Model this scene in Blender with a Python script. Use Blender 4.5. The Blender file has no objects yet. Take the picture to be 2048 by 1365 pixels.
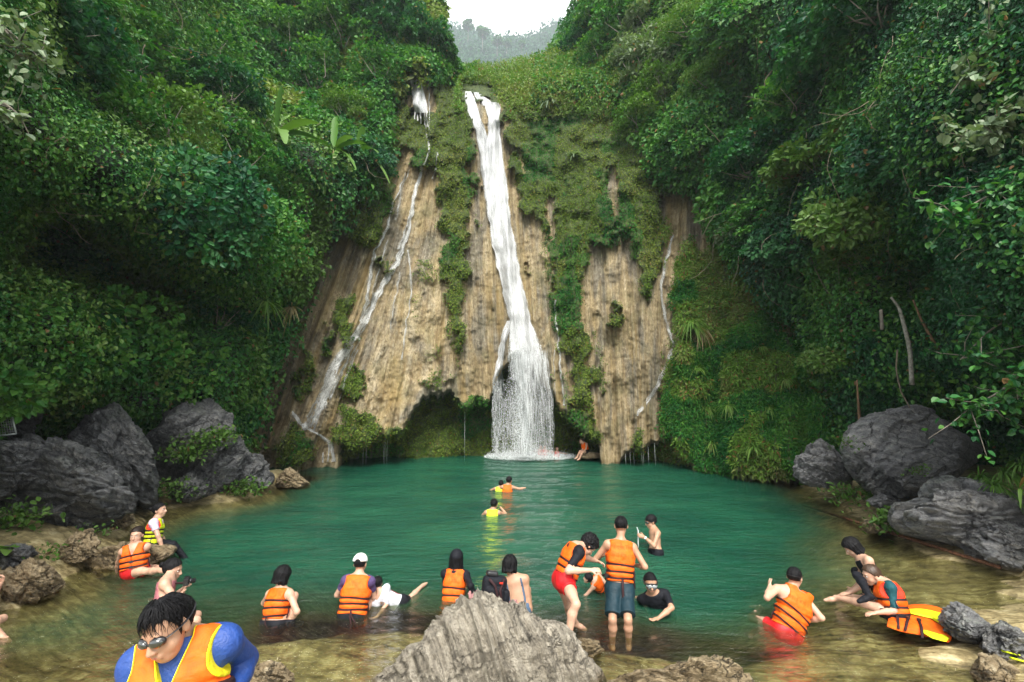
import bpy, math, random
import numpy as np
from mathutils import Vector, Matrix

random.seed(7)
RNG = np.random.default_rng(11)
SC = bpy.context.scene
COL = SC.collection

# ------------------------------------------------------------------ camera, world, sun, exposure
CAM_Z = 3.2
FPX = 910.2                       # 16 mm on 36 mm, in pixels of a 2048 wide frame
PITCH = math.atan(117.5 / FPX)
CP, SP = math.cos(PITCH), math.sin(PITCH)
cam_d = bpy.data.cameras.new("camera")
cam_d.sensor_width = 36.0
cam_d.lens = 16.0
cam_d.clip_start = 0.05
cam_d.clip_end = 3000
cam = bpy.data.objects.new("camera", cam_d)
COL.objects.link(cam)
cam.location = (0, 0, CAM_Z)
cam.rotation_euler = (math.pi / 2 + PITCH, 0, 0)
SC.camera = cam

SUN_EL, SUN_AZ = math.radians(52), math.radians(178)   # azimuth clockwise from +Y
world = bpy.data.worlds.new("World")
SC.world = world
world.use_nodes = True
wt = world.node_tree
wt.nodes.clear()
sky = wt.nodes.new("ShaderNodeTexSky")
sky.sky_type = 'NISHITA'
sky.sun_disc = False
sky.sun_elevation = SUN_EL
sky.sun_rotation = SUN_AZ
sky.dust_density = 4.0
sky.air_density = 1.0
bg1 = wt.nodes.new("ShaderNodeBackground")
bg1.inputs[1].default_value = 0.05
wt.links.new(sky.outputs[0], bg1.inputs[0])
bg2 = wt.nodes.new("ShaderNodeBackground")             # the even white cloud sheet over the valley
bg2.inputs[0].default_value = (0.93, 0.945, 0.95, 1)
bg2.inputs[1].default_value = 0.95
mixw = wt.nodes.new("ShaderNodeMixShader")
mixw.inputs[0].default_value = 0.8
wt.links.new(bg1.outputs[0], mixw.inputs[1])
wt.links.new(bg2.outputs[0], mixw.inputs[2])
wo = wt.nodes.new("ShaderNodeOutputWorld")
wt.links.new(mixw.outputs[0], wo.inputs[0])

sun_d = bpy.data.lights.new("sun", 'SUN')
sun_d.energy = 2.2
sun_d.angle = math.radians(26)
sun_d.color = (1.0, 0.95, 0.86)
sun = bpy.data.objects.new("sun", sun_d)
COL.objects.link(sun)
sdir = Vector((math.sin(SUN_AZ) * math.cos(SUN_EL), math.cos(SUN_AZ) * math.cos(SUN_EL), math.sin(SUN_EL)))
sun.rotation_euler = sdir.to_track_quat('Z', 'Y').to_euler()
sun.location = (0, 0, 60)

SC.view_settings.view_transform = 'Standard'
SC.view_settings.look = 'None'
SC.view_settings.gamma = 1.0
SC.view_settings.exposure = 1.62
SC.cycles.max_bounces = 8
SC.cycles.diffuse_bounces = 3
SC.cycles.glossy_bounces = 3
SC.cycles.transmission_bounces = 6
SC.cycles.transparent_max_bounces = 24
SC.cycles.use_denoising = True
SC.cycles.sample_clamp_indirect = 6.0

# ------------------------------------------------------------------ small maths helpers
def ray(x, y):
    """unit-depth direction (per metre of Y) through a point of the photograph"""
    x = np.asarray(x, float); y = np.asarray(y, float)
    dy = 682.5 - y
    den = FPX * CP - dy * SP
    return np.stack([(x - 1024) / den, np.ones_like(den), (FPX * SP + dy * CP) / den], -1)

def at(x, y, Y):
    r = ray(x, y)
    return r * np.asarray(Y, float)[..., None] + np.array([0, 0, CAM_Z])

def W(x, y, Y):
    return Vector(at(float(x), float(y), float(Y)))

def water_pt(x, y, z=0.0):
    r = ray(x, y)
    Y = (z - CAM_Z) / r[..., 2]
    return at(x, y, Y)

def y_water(Y):
    e = -CAM_Z / Y
    dy = (e * FPX * CP - FPX * SP) / (CP + e * SP)
    return 682.5 - dy

def pix(P):
    P = np.asarray(P, float)
    d = P - np.array([0, 0, CAM_Z])
    zc = d[..., 1] * CP + d[..., 2] * SP
    yc = -d[..., 1] * SP + d[..., 2] * CP
    return 1024 + FPX * d[..., 0] / zc, 682.5 - FPX * yc / zc

def _hash(i, j, k, seed):
    n = (i.astype(np.int64) * 73856093) ^ (j.astype(np.int64) * 19349663) ^ (k.astype(np.int64) * 83492791) ^ (seed * 2654435761)
    n &= 0xffffffff
    n = ((n ^ (n >> 13)) * 1274126177) & 0xffffffff
    n = ((n ^ (n >> 15)) * 2246822519) & 0xffffffff
    n ^= n >> 16
    return (n & 0xffffff) / float(0xffffff)

def vnoise(P, seed=0):
    P = np.asarray(P, float)
    if P.shape[-1] == 2:
        P = np.concatenate([P, np.zeros(P.shape[:-1] + (1,))], -1)
    I = np.floor(P).astype(np.int64)
    f = P - I
    f = f * f * f * (f * (f * 6 - 15) + 10)
    i, j, k = I[..., 0], I[..., 1], I[..., 2]
    r = 0
    for dx in (0, 1):
        wx = f[..., 0] if dx else 1 - f[..., 0]
        for dy in (0, 1):
            wy = f[..., 1] if dy else 1 - f[..., 1]
            for dz in (0, 1):
                wz = f[..., 2] if dz else 1 - f[..., 2]
                r = r + wx * wy * wz * _hash(i + dx, j + dy, k + dz, seed)
    return r * 2 - 1

def fbm(P, octv=4, seed=0, gain=0.5, lac=2.03):
    P = np.asarray(P, float)
    a, s, t = 1.0, 0, 0
    for o in range(octv):
        s = s + a * vnoise(P, seed + o * 17)
        t += a
        a *= gain
        P = P * lac + 3.7
    return s / t

def ridged(P, octv=4, seed=0):
    P = np.asarray(P, float)
    a, s, t = 1.0, 0, 0
    for o in range(octv):
        s = s + a * (1 - 2 * np.abs(vnoise(P, seed + o * 13)))
        t += a
        a *= 0.5
        P = P * 2.1 + 1.3
    return s / t

def worley(P, seed=0):
    P = np.asarray(P, float)
    if P.shape[-1] == 2:
        P = np.concatenate([P, np.zeros(P.shape[:-1] + (1,))], -1)
    I = np.floor(P).astype(np.int64)
    best = np.full(P.shape[:-1], 9.0); cid = np.zeros(P.shape[:-1])
    for dx in (-1, 0, 1):
        for dy in (-1, 0, 1):
            for dz in (-1, 0, 1):
                c = I + np.array([dx, dy, dz])
                hx = _hash(c[..., 0], c[..., 1], c[..., 2], seed)
                hy = _hash(c[..., 0], c[..., 1], c[..., 2], seed + 101)
                hz = _hash(c[..., 0], c[..., 1], c[..., 2], seed + 202)
                q = c + np.stack([hx, hy, hz], -1) - P
                d = np.sqrt((q * q).sum(-1))
                m = d < best
                best = np.where(m, d, best); cid = np.where(m, hx, cid)
    return best, cid

def sstep(a, b, x):
    t = np.clip((x - a) / (b - a), 0, 1)
    return t * t * (3 - 2 * t)

def in_poly(x, y, poly):
    poly = np.array(poly, float)
    inside = np.zeros(np.shape(x), bool)
    n = len(poly)
    for i in range(n):
        x1, y1 = poly[i]; x2, y2 = poly[(i + 1) % n]
        c = ((y1 > y) != (y2 > y)) & (x < (x2 - x1) * (y - y1) / (y2 - y1 + 1e-9) + x1)
        inside ^= c
    return inside

class RBF:
    def __init__(self, pts, vals, scale, smooth=1e-3):
        self.p = np.array(pts, float) / scale
        self.s = scale
        v = np.array(vals, float)
        n = len(v)
        d = np.linalg.norm(self.p[:, None] - self.p[None], axis=-1)
        K = self.phi(d) - np.eye(n) * smooth
        A = np.zeros((n + 3, n + 3))
        A[:n, :n] = K
        A[:n, n] = 1; A[:n, n + 1:] = self.p
        A[n, :n] = 1; A[n + 1:, :n] = self.p.T
        self.w = np.linalg.solve(A, np.concatenate([v, np.zeros(3)]))
    @staticmethod
    def phi(d):
        return d                      # biharmonic in 3D, taut in 2D: no wild overshoot
    def __call__(self, x, y):
        x = np.asarray(x, float) / self.s; y = np.asarray(y, float) / self.s
        r = self.w[-3] + self.w[-2] * x + self.w[-1] * y
        for i in range(len(self.p)):
            r = r + self.w[i] * self.phi(np.hypot(x - self.p[i, 0], y - self.p[i, 1]))
        return r

# ------------------------------------------------------------------ object helpers
def tag(o, label=None, cat=None, group=None, kind=None):
    if label: o['label'] = label
    if cat: o['category'] = cat
    if group: o['group'] = group
    if kind: o['kind'] = kind
    return o

def empty(name, loc=(0, 0, 0)):
    o = bpy.data.objects.new(name, None)
    o.empty_display_size = 0.1
    o.location = loc
    COL.objects.link(o)
    return o

def mesh_np(name, V, F, mat, parent=None, smooth=True, color=None, attrs=None, mats=None, midx=None):
    """V (N,3); F list of arrays of polygons with equal size each, or one array"""
    V = np.asarray(V, np.float32)
    if not isinstance(F, (list, tuple)) or not isinstance(F[0], np.ndarray): F = [np.asarray(F)]
    F = [np.asarray(f, np.int32) for f in F if len(f)]
    me = bpy.data.meshes.new(name)
    me.vertices.add(len(V)); me.vertices.foreach_set('co', V.ravel())
    nl = sum(f.size for f in F); npoly = sum(len(f) for f in F)
    me.loops.add(nl); me.loops.foreach_set('vertex_index', np.concatenate([f.ravel() for f in F]))
    me.polygons.add(npoly)
    tot = np.concatenate([np.full(len(f), f.shape[1], np.int32) for f in F])
    st = np.concatenate([[0], np.cumsum(tot)[:-1]]).astype(np.int32)
    me.polygons.foreach_set('loop_start', st)
    me.polygons.foreach_set('loop_total', tot)
    me.polygons.foreach_set('use_smooth', np.full(npoly, smooth))
    if color is not None:
        c = np.ones((len(V), 4), np.float32); c[:, :3] = color
        a = me.attributes.new('Col', 'FLOAT_COLOR', 'POINT'); a.data.foreach_set('color', c.ravel())
    for k, v in (attrs or {}).items():
        v = np.asarray(v, np.float32)
        if v.ndim == 1:
            a = me.attributes.new(k, 'FLOAT', 'POINT'); a.data.foreach_set('value', v)
        else:
            a = me.attributes.new(k, 'FLOAT_VECTOR', 'POINT'); a.data.foreach_set('vector', v.ravel())
    for m in (mats or [mat]): me.materials.append(m)
    if midx is not None: me.polygons.foreach_set('material_index', np.asarray(midx, np.int32))
    me.update(calc_edges=True)
    o = bpy.data.objects.new(name, me)
    COL.objects.link(o)
    if parent is not None: o.parent = parent
    return o

def grid_faces(nr, nc, wrap=False):
    i = np.arange(nr * nc).reshape(nr, nc)
    if wrap:
        j = np.roll(i, -1, 1)
        return np.stack([i[:-1], j[:-1], j[1:], i[1:]], -1).reshape(-1, 4)
    return np.stack([i[:-1, :-1], i[:-1, 1:], i[1:, 1:], i[1:, :-1]], -1).reshape(-1, 4)

class MB:
    """collects tubes, boxes, sheets into one mesh"""
    def __init__(self): self.V = []; self.F4 = []; self.n = 0; self.C = []
    def add(self, V, F, c=None):
        V = np.asarray(V, float).reshape(-1, 3)
        self.V.append(V); self.F4.append(np.asarray(F) + self.n); self.n += len(V)
        self.C.append(np.tile(np.array(c if c is not None else (1, 1, 1), float), (len(V), 1)) if c is None or np.ndim(c) == 1 else c)
    def tube(self, pts, radii, seg=8, flat=1.0, side=None, c=None):
        P = np.array(pts, float)
        n = len(P)
        R = np.broadcast_to(np.asarray(radii, float), (n,))
        T = np.gradient(P, axis=0)
        T /= np.linalg.norm(T, axis=1, keepdims=True) + 1e-9
        up = np.array(side if side is not None else (0.13, 0.27, 0.95), float)
        A = np.cross(T, up); bad = np.linalg.norm(A, axis=1) < 0.05
        A[bad] = np.cross(T[bad], (1, 0, 0))
        A /= np.linalg.norm(A, axis=1, keepdims=True)
        B = np.cross(T, A)
        th = np.linspace(0, 2 * np.pi, seg, endpoint=False)
        V = P[:, None] + R[:, None, None] * (np.cos(th)[None, :, None] * A[:, None] + flat * np.sin(th)[None, :, None] * B[:, None])
        V = V.reshape(-1, 3)
        F = grid_faces(n, seg, True)
        V = np.concatenate([V, P[:1], P[-1:]])
        k = len(V)
        i = np.arange(seg); j = (i + 1) % seg
        F = np.concatenate([F, np.stack([np.full(seg, k - 2), j, i, i], -1), np.stack([np.full(seg, k - 1), (n - 1) * seg + i, (n - 1) * seg + j, (n - 1) * seg + j], -1)])
        self.add(V, F, c)
    def box(self, c0, c1, col=None):
        a = np.array(c0, float); b = np.array(c1, float)
        V = [[(a, b)[i][0], (a, b)[j][1], (a, b)[k][2]] for i in (0, 1) for j in (0, 1) for k in (0, 1)]
        F = [[0, 1, 3, 2], [4, 6, 7, 5], [0, 4, 5, 1], [2, 3, 7, 6], [0, 2, 6, 4], [1, 5, 7, 3]]
        self.add(V, F, col)
    def build(self, name, mat, parent=None, smooth=True, color=False):
        V = np.concatenate(self.V); F = np.concatenate(self.F4)
        tri = F[:, 2] == F[:, 3]
        return mesh_np(name, V, [F[~tri], F[tri][:, :3]], mat, parent, smooth, color=np.concatenate(self.C) if color else None)

# ------------------------------------------------------------------ materials
class NT:
    def __init__(self, name):
        self.m = bpy.data.materials.new(name); self.m.use_nodes = True
        self.t = self.m.node_tree; self.t.nodes.clear()
        self.out = self.t.nodes.new('ShaderNodeOutputMaterial')
    def n(self, typ, ins=None, **kw):
        nd = self.t.nodes.new(typ)
        for k, v in kw.items(): setattr(nd, k, v)
        for k, v in (ins or {}).items(): self.set(nd, k, v)
        return nd
    def set(self, nd, k, v):
        s = nd.inputs[k]
        if isinstance(v, bpy.types.NodeSocket): self.t.links.new(v, s)
        else:
            if s.type == 'RGBA' and len(v) == 3: v = (*v, 1)
            s.default_value = v
    def math(self, op, a, b=0.0, c=0.0, clamp=False):
        nd = self.n('ShaderNodeMath', {0: a, 1: b, 2: c}, operation=op, use_clamp=clamp)
        return nd.outputs[0]
    def mix(self, f, a, b, blend='MIX'):
        nd = self.n('ShaderNodeMix', data_type='RGBA', blend_type=blend)
        self.set(nd, 0, f); self.set(nd, 6, a); self.set(nd, 7, b)
        return nd.outputs[2]
    def ramp(self, f, stops):
        nd = self.n('ShaderNodeValToRGB', {0: f})
        cr = nd.color_ramp
        while len(cr.elements) < len(stops): cr.elements.new(0.5)
        for e, (p, c) in zip(cr.elements, stops):
            e.position = p; e.color = (*c, 1) if len(c) == 3 else c
        return nd.outputs[0]
    def framp(self, f, stops):
        return self.ramp(f, [(p, (v, v, v)) for p, v in stops])
    def noise(self, vec, scale, detail=4, rough=0.55, dist=0.0):
        nd = self.n('ShaderNodeTexNoise', {'Vector': vec, 'Scale': scale, 'Detail': detail, 'Roughness': rough, 'Distortion': dist})
        return nd.outputs[0]
    def vscale(self, vec, s):
        nd = self.n('ShaderNodeVectorMath', operation='MULTIPLY'); self.set(nd, 0, vec); self.set(nd, 1, s)
        return nd.outputs[0]
    def attr(self, name, out=0):
        return self.n('ShaderNodeAttribute', attribute_name=name).outputs[out]
    def pos(self): return self.n('ShaderNodeNewGeometry').outputs[0]
    def obj(self): return self.n('ShaderNodeTexCoord').outputs[3]
    def bump(self, h, strength=0.5, dist=0.05):
        return self.n('ShaderNodeBump', {'Height': h, 'Strength': strength, 'Distance': dist}).outputs[0]
    def pbsdf(self, **kw):
        p = self.n('ShaderNodeBsdfPrincipled')
        for k, v in kw.items(): self.set(p, k.replace('_', ' '), v)
        return p
    def done(self, sh, disp=None):
        self.t.links.new(sh if isinstance(sh, bpy.types.NodeSocket) else sh.outputs[0], self.out.inputs[0])
        return self.m

def mat_simple(name, col, rough=0.7, spec=0.4, var=0.15, nscale=30, bump=0.1, bd=0.004, metallic=0.0, coat=0.0):
    t = NT(name)
    nz = t.noise(t.obj(), nscale, 4)
    c = t.mix(t.framp(nz, [(0.3, 0), (0.7, 1)]), tuple(v * (1 - var) for v in col), tuple(min(1, v * (1 + var)) for v in col))
    p = t.pbsdf(Base_Color=c, Roughness=rough, Metallic=metallic, Normal=t.bump(nz, bump, bd))
    p.inputs['Specular IOR Level'].default_value = spec
    p.inputs['Coat Weight'].default_value = coat
    return t.done(p)

def mat_leaf(name, rough=0.5, trans=0.28, spec=0.25, gain=1.0):
    t = NT(name)
    c = t.attr('Col')
    if gain != 1.0:
        c = t.mix(1.0, c, (gain, gain, gain), 'MULTIPLY')
    p = t.pbsdf(Base_Color=c, Roughness=rough)
    p.inputs['Specular IOR Level'].default_value = spec
    tr = t.n('ShaderNodeBsdfTranslucent', {0: t.mix(1.0, c, (1.3, 1.5, 0.6), 'MULTIPLY')})
    mx = t.n('ShaderNodeMixShader', {0: trans, 1: p.outputs[0], 2: tr.outputs[0]})
    return t.done(mx)

M_LEAF = mat_leaf('leaf')
M_GLOSSLEAF = mat_leaf('glossy_leaf', rough=0.42, trans=0.2, spec=0.32)
M_MOSS = mat_leaf('moss_leaf', rough=0.7, trans=0.3, spec=0.1)

def mat_cliff():
    t = NT('travertine')
    fl = t.attr('flow', 1)                       # runs down the drapery of the rock
    wet = t.attr('wet', 2); moss = t.attr('moss', 2)
    s1 = t.noise(t.vscale(fl, (9, 0.5, 0)), 1.0, 6, 0.6)
    s2 = t.noise(t.vscale(fl, (30, 1.0, 0)), 1.0, 6, 0.7)
    s3 = t.noise(t.vscale(fl, (3.2, 0.7, 0)), 1.0, 5, 0.6, 0.4)
    g = t.noise(t.pos(), 5.0, 7, 0.65)
    g2 = t.noise(t.pos(), 0.8, 5, 0.6)
    base = t.ramp(t.math('ADD', t.math('MULTIPLY', s1, 0.55), t.math('MULTIPLY', s2, 0.45)), [(0.34, (0.15, 0.10, 0.045)), (0.44, (0.38, 0.285, 0.145)), (0.53, (0.56, 0.45, 0.26)), (0.66, (0.72, 0.62, 0.43))])
    grey = t.ramp(s2, [(0.36, (0.12, 0.115, 0.09)), (0.64, (0.38, 0.35, 0.28))])
    c = t.mix(t.framp(s3, [(0.46, 0), (0.58, 0.85)]), base, grey)
    mg = t.noise(t.vscale(t.pos(), (9, 9, 4.5)), 1.0, 6, 0.72)
    c = t.mix(t.framp(mg, [(0.40, 0.55), (0.52, 0)]), c, (0.17, 0.125, 0.07))
    c = t.mix(t.framp(mg, [(0.55, 0), (0.68, 0.5)]), c, (0.74, 0.66, 0.48))
    och = t.ramp(s2, [(0.3, (0.22, 0.14, 0.04)), (0.7, (0.52, 0.38, 0.14))])
    c = t.mix(t.framp(t.noise(t.vscale(fl, (5.1, 0.4, 3)), 1.0, 4), [(0.52, 0), (0.66, 0.7)]), c, och)
    c = t.mix(t.framp(g, [(0.28, 0.5), (0.40, 0)]), c, (0.14, 0.115, 0.07))
    c = t.mix(t.framp(g2, [(0.5, 0), (0.68, 0.42)]), c, (0.145, 0.15, 0.05))
    c = t.mix(t.math('MULTIPLY', wet, 0.55), c, t.mix(1.0, c, (0.45, 0.40, 0.30), 'MULTIPLY'))
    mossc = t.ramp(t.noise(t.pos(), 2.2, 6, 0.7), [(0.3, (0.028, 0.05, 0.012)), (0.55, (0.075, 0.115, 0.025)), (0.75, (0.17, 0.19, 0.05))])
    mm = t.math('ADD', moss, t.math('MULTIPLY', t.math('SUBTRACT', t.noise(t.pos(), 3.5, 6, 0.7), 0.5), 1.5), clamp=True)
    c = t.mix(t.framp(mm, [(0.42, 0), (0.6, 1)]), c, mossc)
    h = t.math('ADD', t.math('MULTIPLY', t.noise(t.vscale(fl, (62, 2.4, 0)), 1.0, 6, 0.7), 1.3), t.math('ADD', t.math('MULTIPLY', g, 0.45), t.math('MULTIPLY', mg, 0.5)))
    vor = t.n('ShaderNodeTexVoronoi', {'Vector': t.vscale(fl, (60, 9, 0)), 'Scale': 1.0}).outputs[0]
    h = t.math('ADD', h, t.math('MULTIPLY', vor, 0.2))
    p = t.pbsdf(Base_Color=c, Roughness=t.math('SUBTRACT', 0.85, t.math('MULTIPLY', wet, 0.45)), Normal=t.bump(h, 1.0, 0.26))
    return t.done(p)

def mat_soil(name, ca, cb, cc):
    t = NT(name)
    n1 = t.noise(t.pos(), 1.3, 7, 0.65); n2 = t.noise(t.pos(), 9, 5, 0.6)
    c = t.ramp(n1, [(0.35, ca), (0.52, cb), (0.68, cc)])
    c = t.mix(t.framp(n2, [(0.35, 0.6), (0.5, 0)]), c, tuple(v * 0.4 for v in ca))
    return t.done(t.pbsdf(Base_Color=c, Roughness=0.9, Normal=t.bump(n2, 0.9, 0.12)))

def mat_rock(name, dark, mid, light, tilt=(0.5, 0.1, 1.0), sf=9.0, lichen=(0.35, 0.33, 0.27), wet_z=0.35, green=0.25, bd=0.05, ck=0.8):
    """bedded limestone: thin tilted strata, cracks, lichen and a wet brown foot"""
    t = NT(name)
    P = t.pos()
    dotn = t.n('ShaderNodeVectorMath', operation='DOT_PRODUCT'); t.set(dotn, 0, P); dotn.inputs[1].default_value = tilt
    wob = t.noise(P, 1.3, 5, 0.6)
    sc = t.math('ADD', t.math('MULTIPLY', dotn.outputs['Value'], sf), t.math('MULTIPLY', wob, 5.0))
    comb = t.n('ShaderNodeCombineXYZ', {0: sc, 1: t.math('MULTIPLY', wob, 2.0), 2: 0.0}).outputs[0]
    st = t.noise(comb, 1.0, 6, 0.7)
    g = t.noise(P, 7, 8, 0.7); g2 = t.noise(P, 28, 6, 0.7); big = t.noise(P, 0.9, 4)
    c = t.ramp(t.math('ADD', t.math('MULTIPLY', st, 0.6), t.math('MULTIPLY', g, 0.4)), [(0.36, dark), (0.5, mid), (0.66, light)])
    c = t.mix(t.framp(g, [(0.56, 0), (0.7, 0.5)]), c, lichen)
    c = t.mix(t.framp(g2, [(0.32, 0.55), (0.45, 0)]), c, tuple(v * 0.5 for v in dark))
    nz = t.n('ShaderNodeSeparateXYZ', {0: t.n('ShaderNodeNewGeometry').outputs[1]}).outputs[2]
    up = t.framp(nz, [(0.45, 0), (0.9, 1)])
    c = t.mix(t.math('MULTIPLY', t.math('MULTIPLY', up, t.framp(big, [(0.5, 0), (0.62, 1)])), green), c, (0.05, 0.09, 0.02))
    z = t.n('ShaderNodeSeparateXYZ', {0: P}).outputs[2]
    foot = t.framp(t.math('ADD', t.math('MULTIPLY', z, 1.0 / wet_z), t.math('MULTIPLY', g, 0.8)), [(0.5, 1), (1.0, 0)])
    c = t.mix(t.math('MULTIPLY', foot, 0.75), c, t.ramp(g, [(0.35, (0.11, 0.075, 0.03)), (0.62, (0.30, 0.22, 0.11))]))
    vor = t.n('ShaderNodeTexVoronoi', {'Vector': t.n('ShaderNodeVectorMath', {0: t.vscale(P, (0.9, 0.9, 1.7)), 1: t.n('ShaderNodeCombineXYZ', {0: wob, 1: g, 2: wob}).outputs[0]}, operation='ADD').outputs[0], 'Scale': 1.5}, feature='DISTANCE_TO_EDGE').outputs[0]
    crack = t.framp(vor, [(0.0, 1), (0.022, 0)])
    c = t.mix(t.math('MULTIPLY', crack, ck), c, tuple(v * 0.25 for v in dark))
    h = t.math('ADD', t.math('MULTIPLY', t.math('SUBTRACT', st, t.math('MULTIPLY', crack, 0.9)), 1.2), t.math('ADD', t.math('MULTIPLY', g, 0.7), t.math('MULTIPLY', g2, 0.25)))
    p = t.pbsdf(Base_Color=c, Roughness=t.math('SUBTRACT', 0.82, t.math('MULTIPLY', foot, 0.4)), Normal=t.bump(h, 1.0, bd))
    return t.done(p)

M_CLIFF = mat_cliff()
M_SOIL = mat_soil('forest_soil', (0.008, 0.014, 0.006), (0.016, 0.03, 0.010), (0.04, 0.045, 0.022))
M_ROCK = mat_rock('dark_limestone', (0.050, 0.053, 0.058), (0.16, 0.165, 0.17), (0.36, 0.355, 0.34), bd=0.14)
M_ROCKL = mat_rock('right_limestone', (0.075, 0.078, 0.084), (0.21, 0.213, 0.22), (0.42, 0.41, 0.385), bd=0.10, tilt=(0.2, 0.3, 1.0))
M_ROCKF = mat_rock('pale_fluted_rock', (0.085, 0.075, 0.058), (0.33, 0.295, 0.235), (0.62, 0.565, 0.46), tilt=(1.0, 0.35, 0.42), sf=13, lichen=(0.5, 0.46, 0.38), green=0.0, wet_z=0.2, ck=0.15, bd=0.08)
M_ROCKT = mat_rock('tan_shore_rock', (0.10, 0.075, 0.04), (0.25, 0.19, 0.11), (0.40, 0.33, 0.21), tilt=(0.3, 0.5, 1.0), lichen=(0.42, 0.38, 0.28), wet_z=0.2, green=0.1)
# ================================================================== the gorge: one continuous surface
CTRL = [  # photograph x, y, distance (m)
 (-700,1200,4.5),(-700,600,4.5),(-700,0,4.5),(-700,-400,4.5),(-300,1000,8),(-300,500,7.5),(-300,0,6.5),(-300,-400,6.5),
 (0,1040,15.5),(0,880,15.5),(0,780,14.2),(0,600,12.5),(0,240,9.6),(0,0,10),(0,-400,9),
 (150,1000,17),(150,820,16.8),(150,200,13.5),(150,0,14),(150,-400,14),
 (300,960,19),(300,840,19),(300,250,17),(300,100,19.5),(300,-100,20),(300,-400,20),
 (430,940,21),(430,840,20.3),(430,720,18.4),(450,350,19.5),(550,430,23.2),(560,600,24.6),(500,800,23.3),(520,910,23.8),(460,235,19.5),
 (590,330,22),(660,380,23.8),(640,440,24.6),(700,410,24.5),(450,170,24),(560,180,29),(500,60,29),(400,0,27),(400,-400,27),(700,200,30),(700,60,32),(700,-400,32),
 (850,80,33),(930,100,34.5),(900,0,36),(900,-200,37),(760,330,28),
 (640,925,23.9),(600,830,24.3),(640,650,24.5),(700,500,25.5),(760,400,26.5),(830,300,27.6),(830,165,29.5),
 (740,900,24.1),(850,790,24.8),(980,790,25.3),(900,600,26),(900,400,27.5),(900,250,29),(960,190,31),
 (1100,780,25.3),(1100,600,26.3),(1100,400,28),(1080,250,30),(1100,170,32.5),
 (1220,900,24.3),(1220,600,25.5),(1220,400,27),(1250,250,29),(1340,700,24.0),(1340,400,26.5),(1350,900,22.8),
 (1420,930,21.8),(1500,935,20.9),(1500,700,21.8),(1480,500,24),(1450,350,25.2),(1600,850,20.2),(1650,650,20.6),(1600,945,19.3),(1700,900,19.5),(1700,820,18.8),
 (1300,100,31),(1200,50,35),(1160,-50,38),(1160,-400,40),(1300,-400,30),(1300,230,28),(1400,200,25),(1400,0,26),(1550,300,21),(1550,100,21),(1550,-400,22),(1550,500,20.8),
 (1700,640,17.2),(1700,300,16.5),(1700,0,17),(1700,-400,17),(1900,680,14.6),(1900,300,12),(1900,0,12),(1900,-400,12),(1900,900,19.5),(1900,800,17.5),
 (2048,960,19),(2048,860,17),(2048,600,10.5),(2048,300,10),(2048,0,9.5),(2048,-400,9),(2400,1000,13),(2400,400,7),(2400,-400,7),(2750,1100,5),(2750,300,5),(2750,-400,5),
 (60,270,9.6),(200,335,11.6),(350,425,13.6),(480,500,16.2),(60,430,18),(180,500,20),(320,555,21.3),(0,520,17),(430,610,21.3),(100,640,12.6),(250,690,15),(0,480,14),(560,690,24.5),(280,185,20),
 (1800,585,17.5),(1900,540,16.0),(1950,600,13.5),(1540,235,23.5),(1620,420,18.2),(1760,460,16.2),(1860,250,11.6),(1990,480,10.2),(1700,520,17.5),
 (960,178,33),(1000,150,39),(1020,118,47),(1075,112,44),(945,125,46),(1060,150,38)]
_phi = lambda d: np.sqrt(d * d + 0.02)
RBF.phi = staticmethod(_phi)
rbf_depth = RBF([(c[0], c[1]) for c in CTRL], [math.log(c[2]) for c in CTRL], 300.0, 0.01)

FAN_X = np.array([300, 620, 760, 830, 870, 900, 950, 1050, 1150, 1250, 1340, 1400, 1700.])
FAN_K = np.array([-140, -180, -205, -190, -120, -35, 15, 40, 30, 20, -25, -10, 20.])
def fan(x, y):
    """coordinate across the drapery: lines of equal value run down the travertine"""
    t = np.clip((y - 300) / 580.0, -0.25, 1.1)
    x = np.asarray(x, float)
    lo, hi = x - 260.0, x + 260.0                # bisection: the map is monotone
    for _ in range(18):
        m = 0.5 * (lo + hi)
        g = m + np.interp(m, FAN_X, FAN_K) * t - x
        hi = np.where(g > 0, m, hi); lo = np.where(g > 0, lo, m)
    return 0.5 * (lo + hi)

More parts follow.
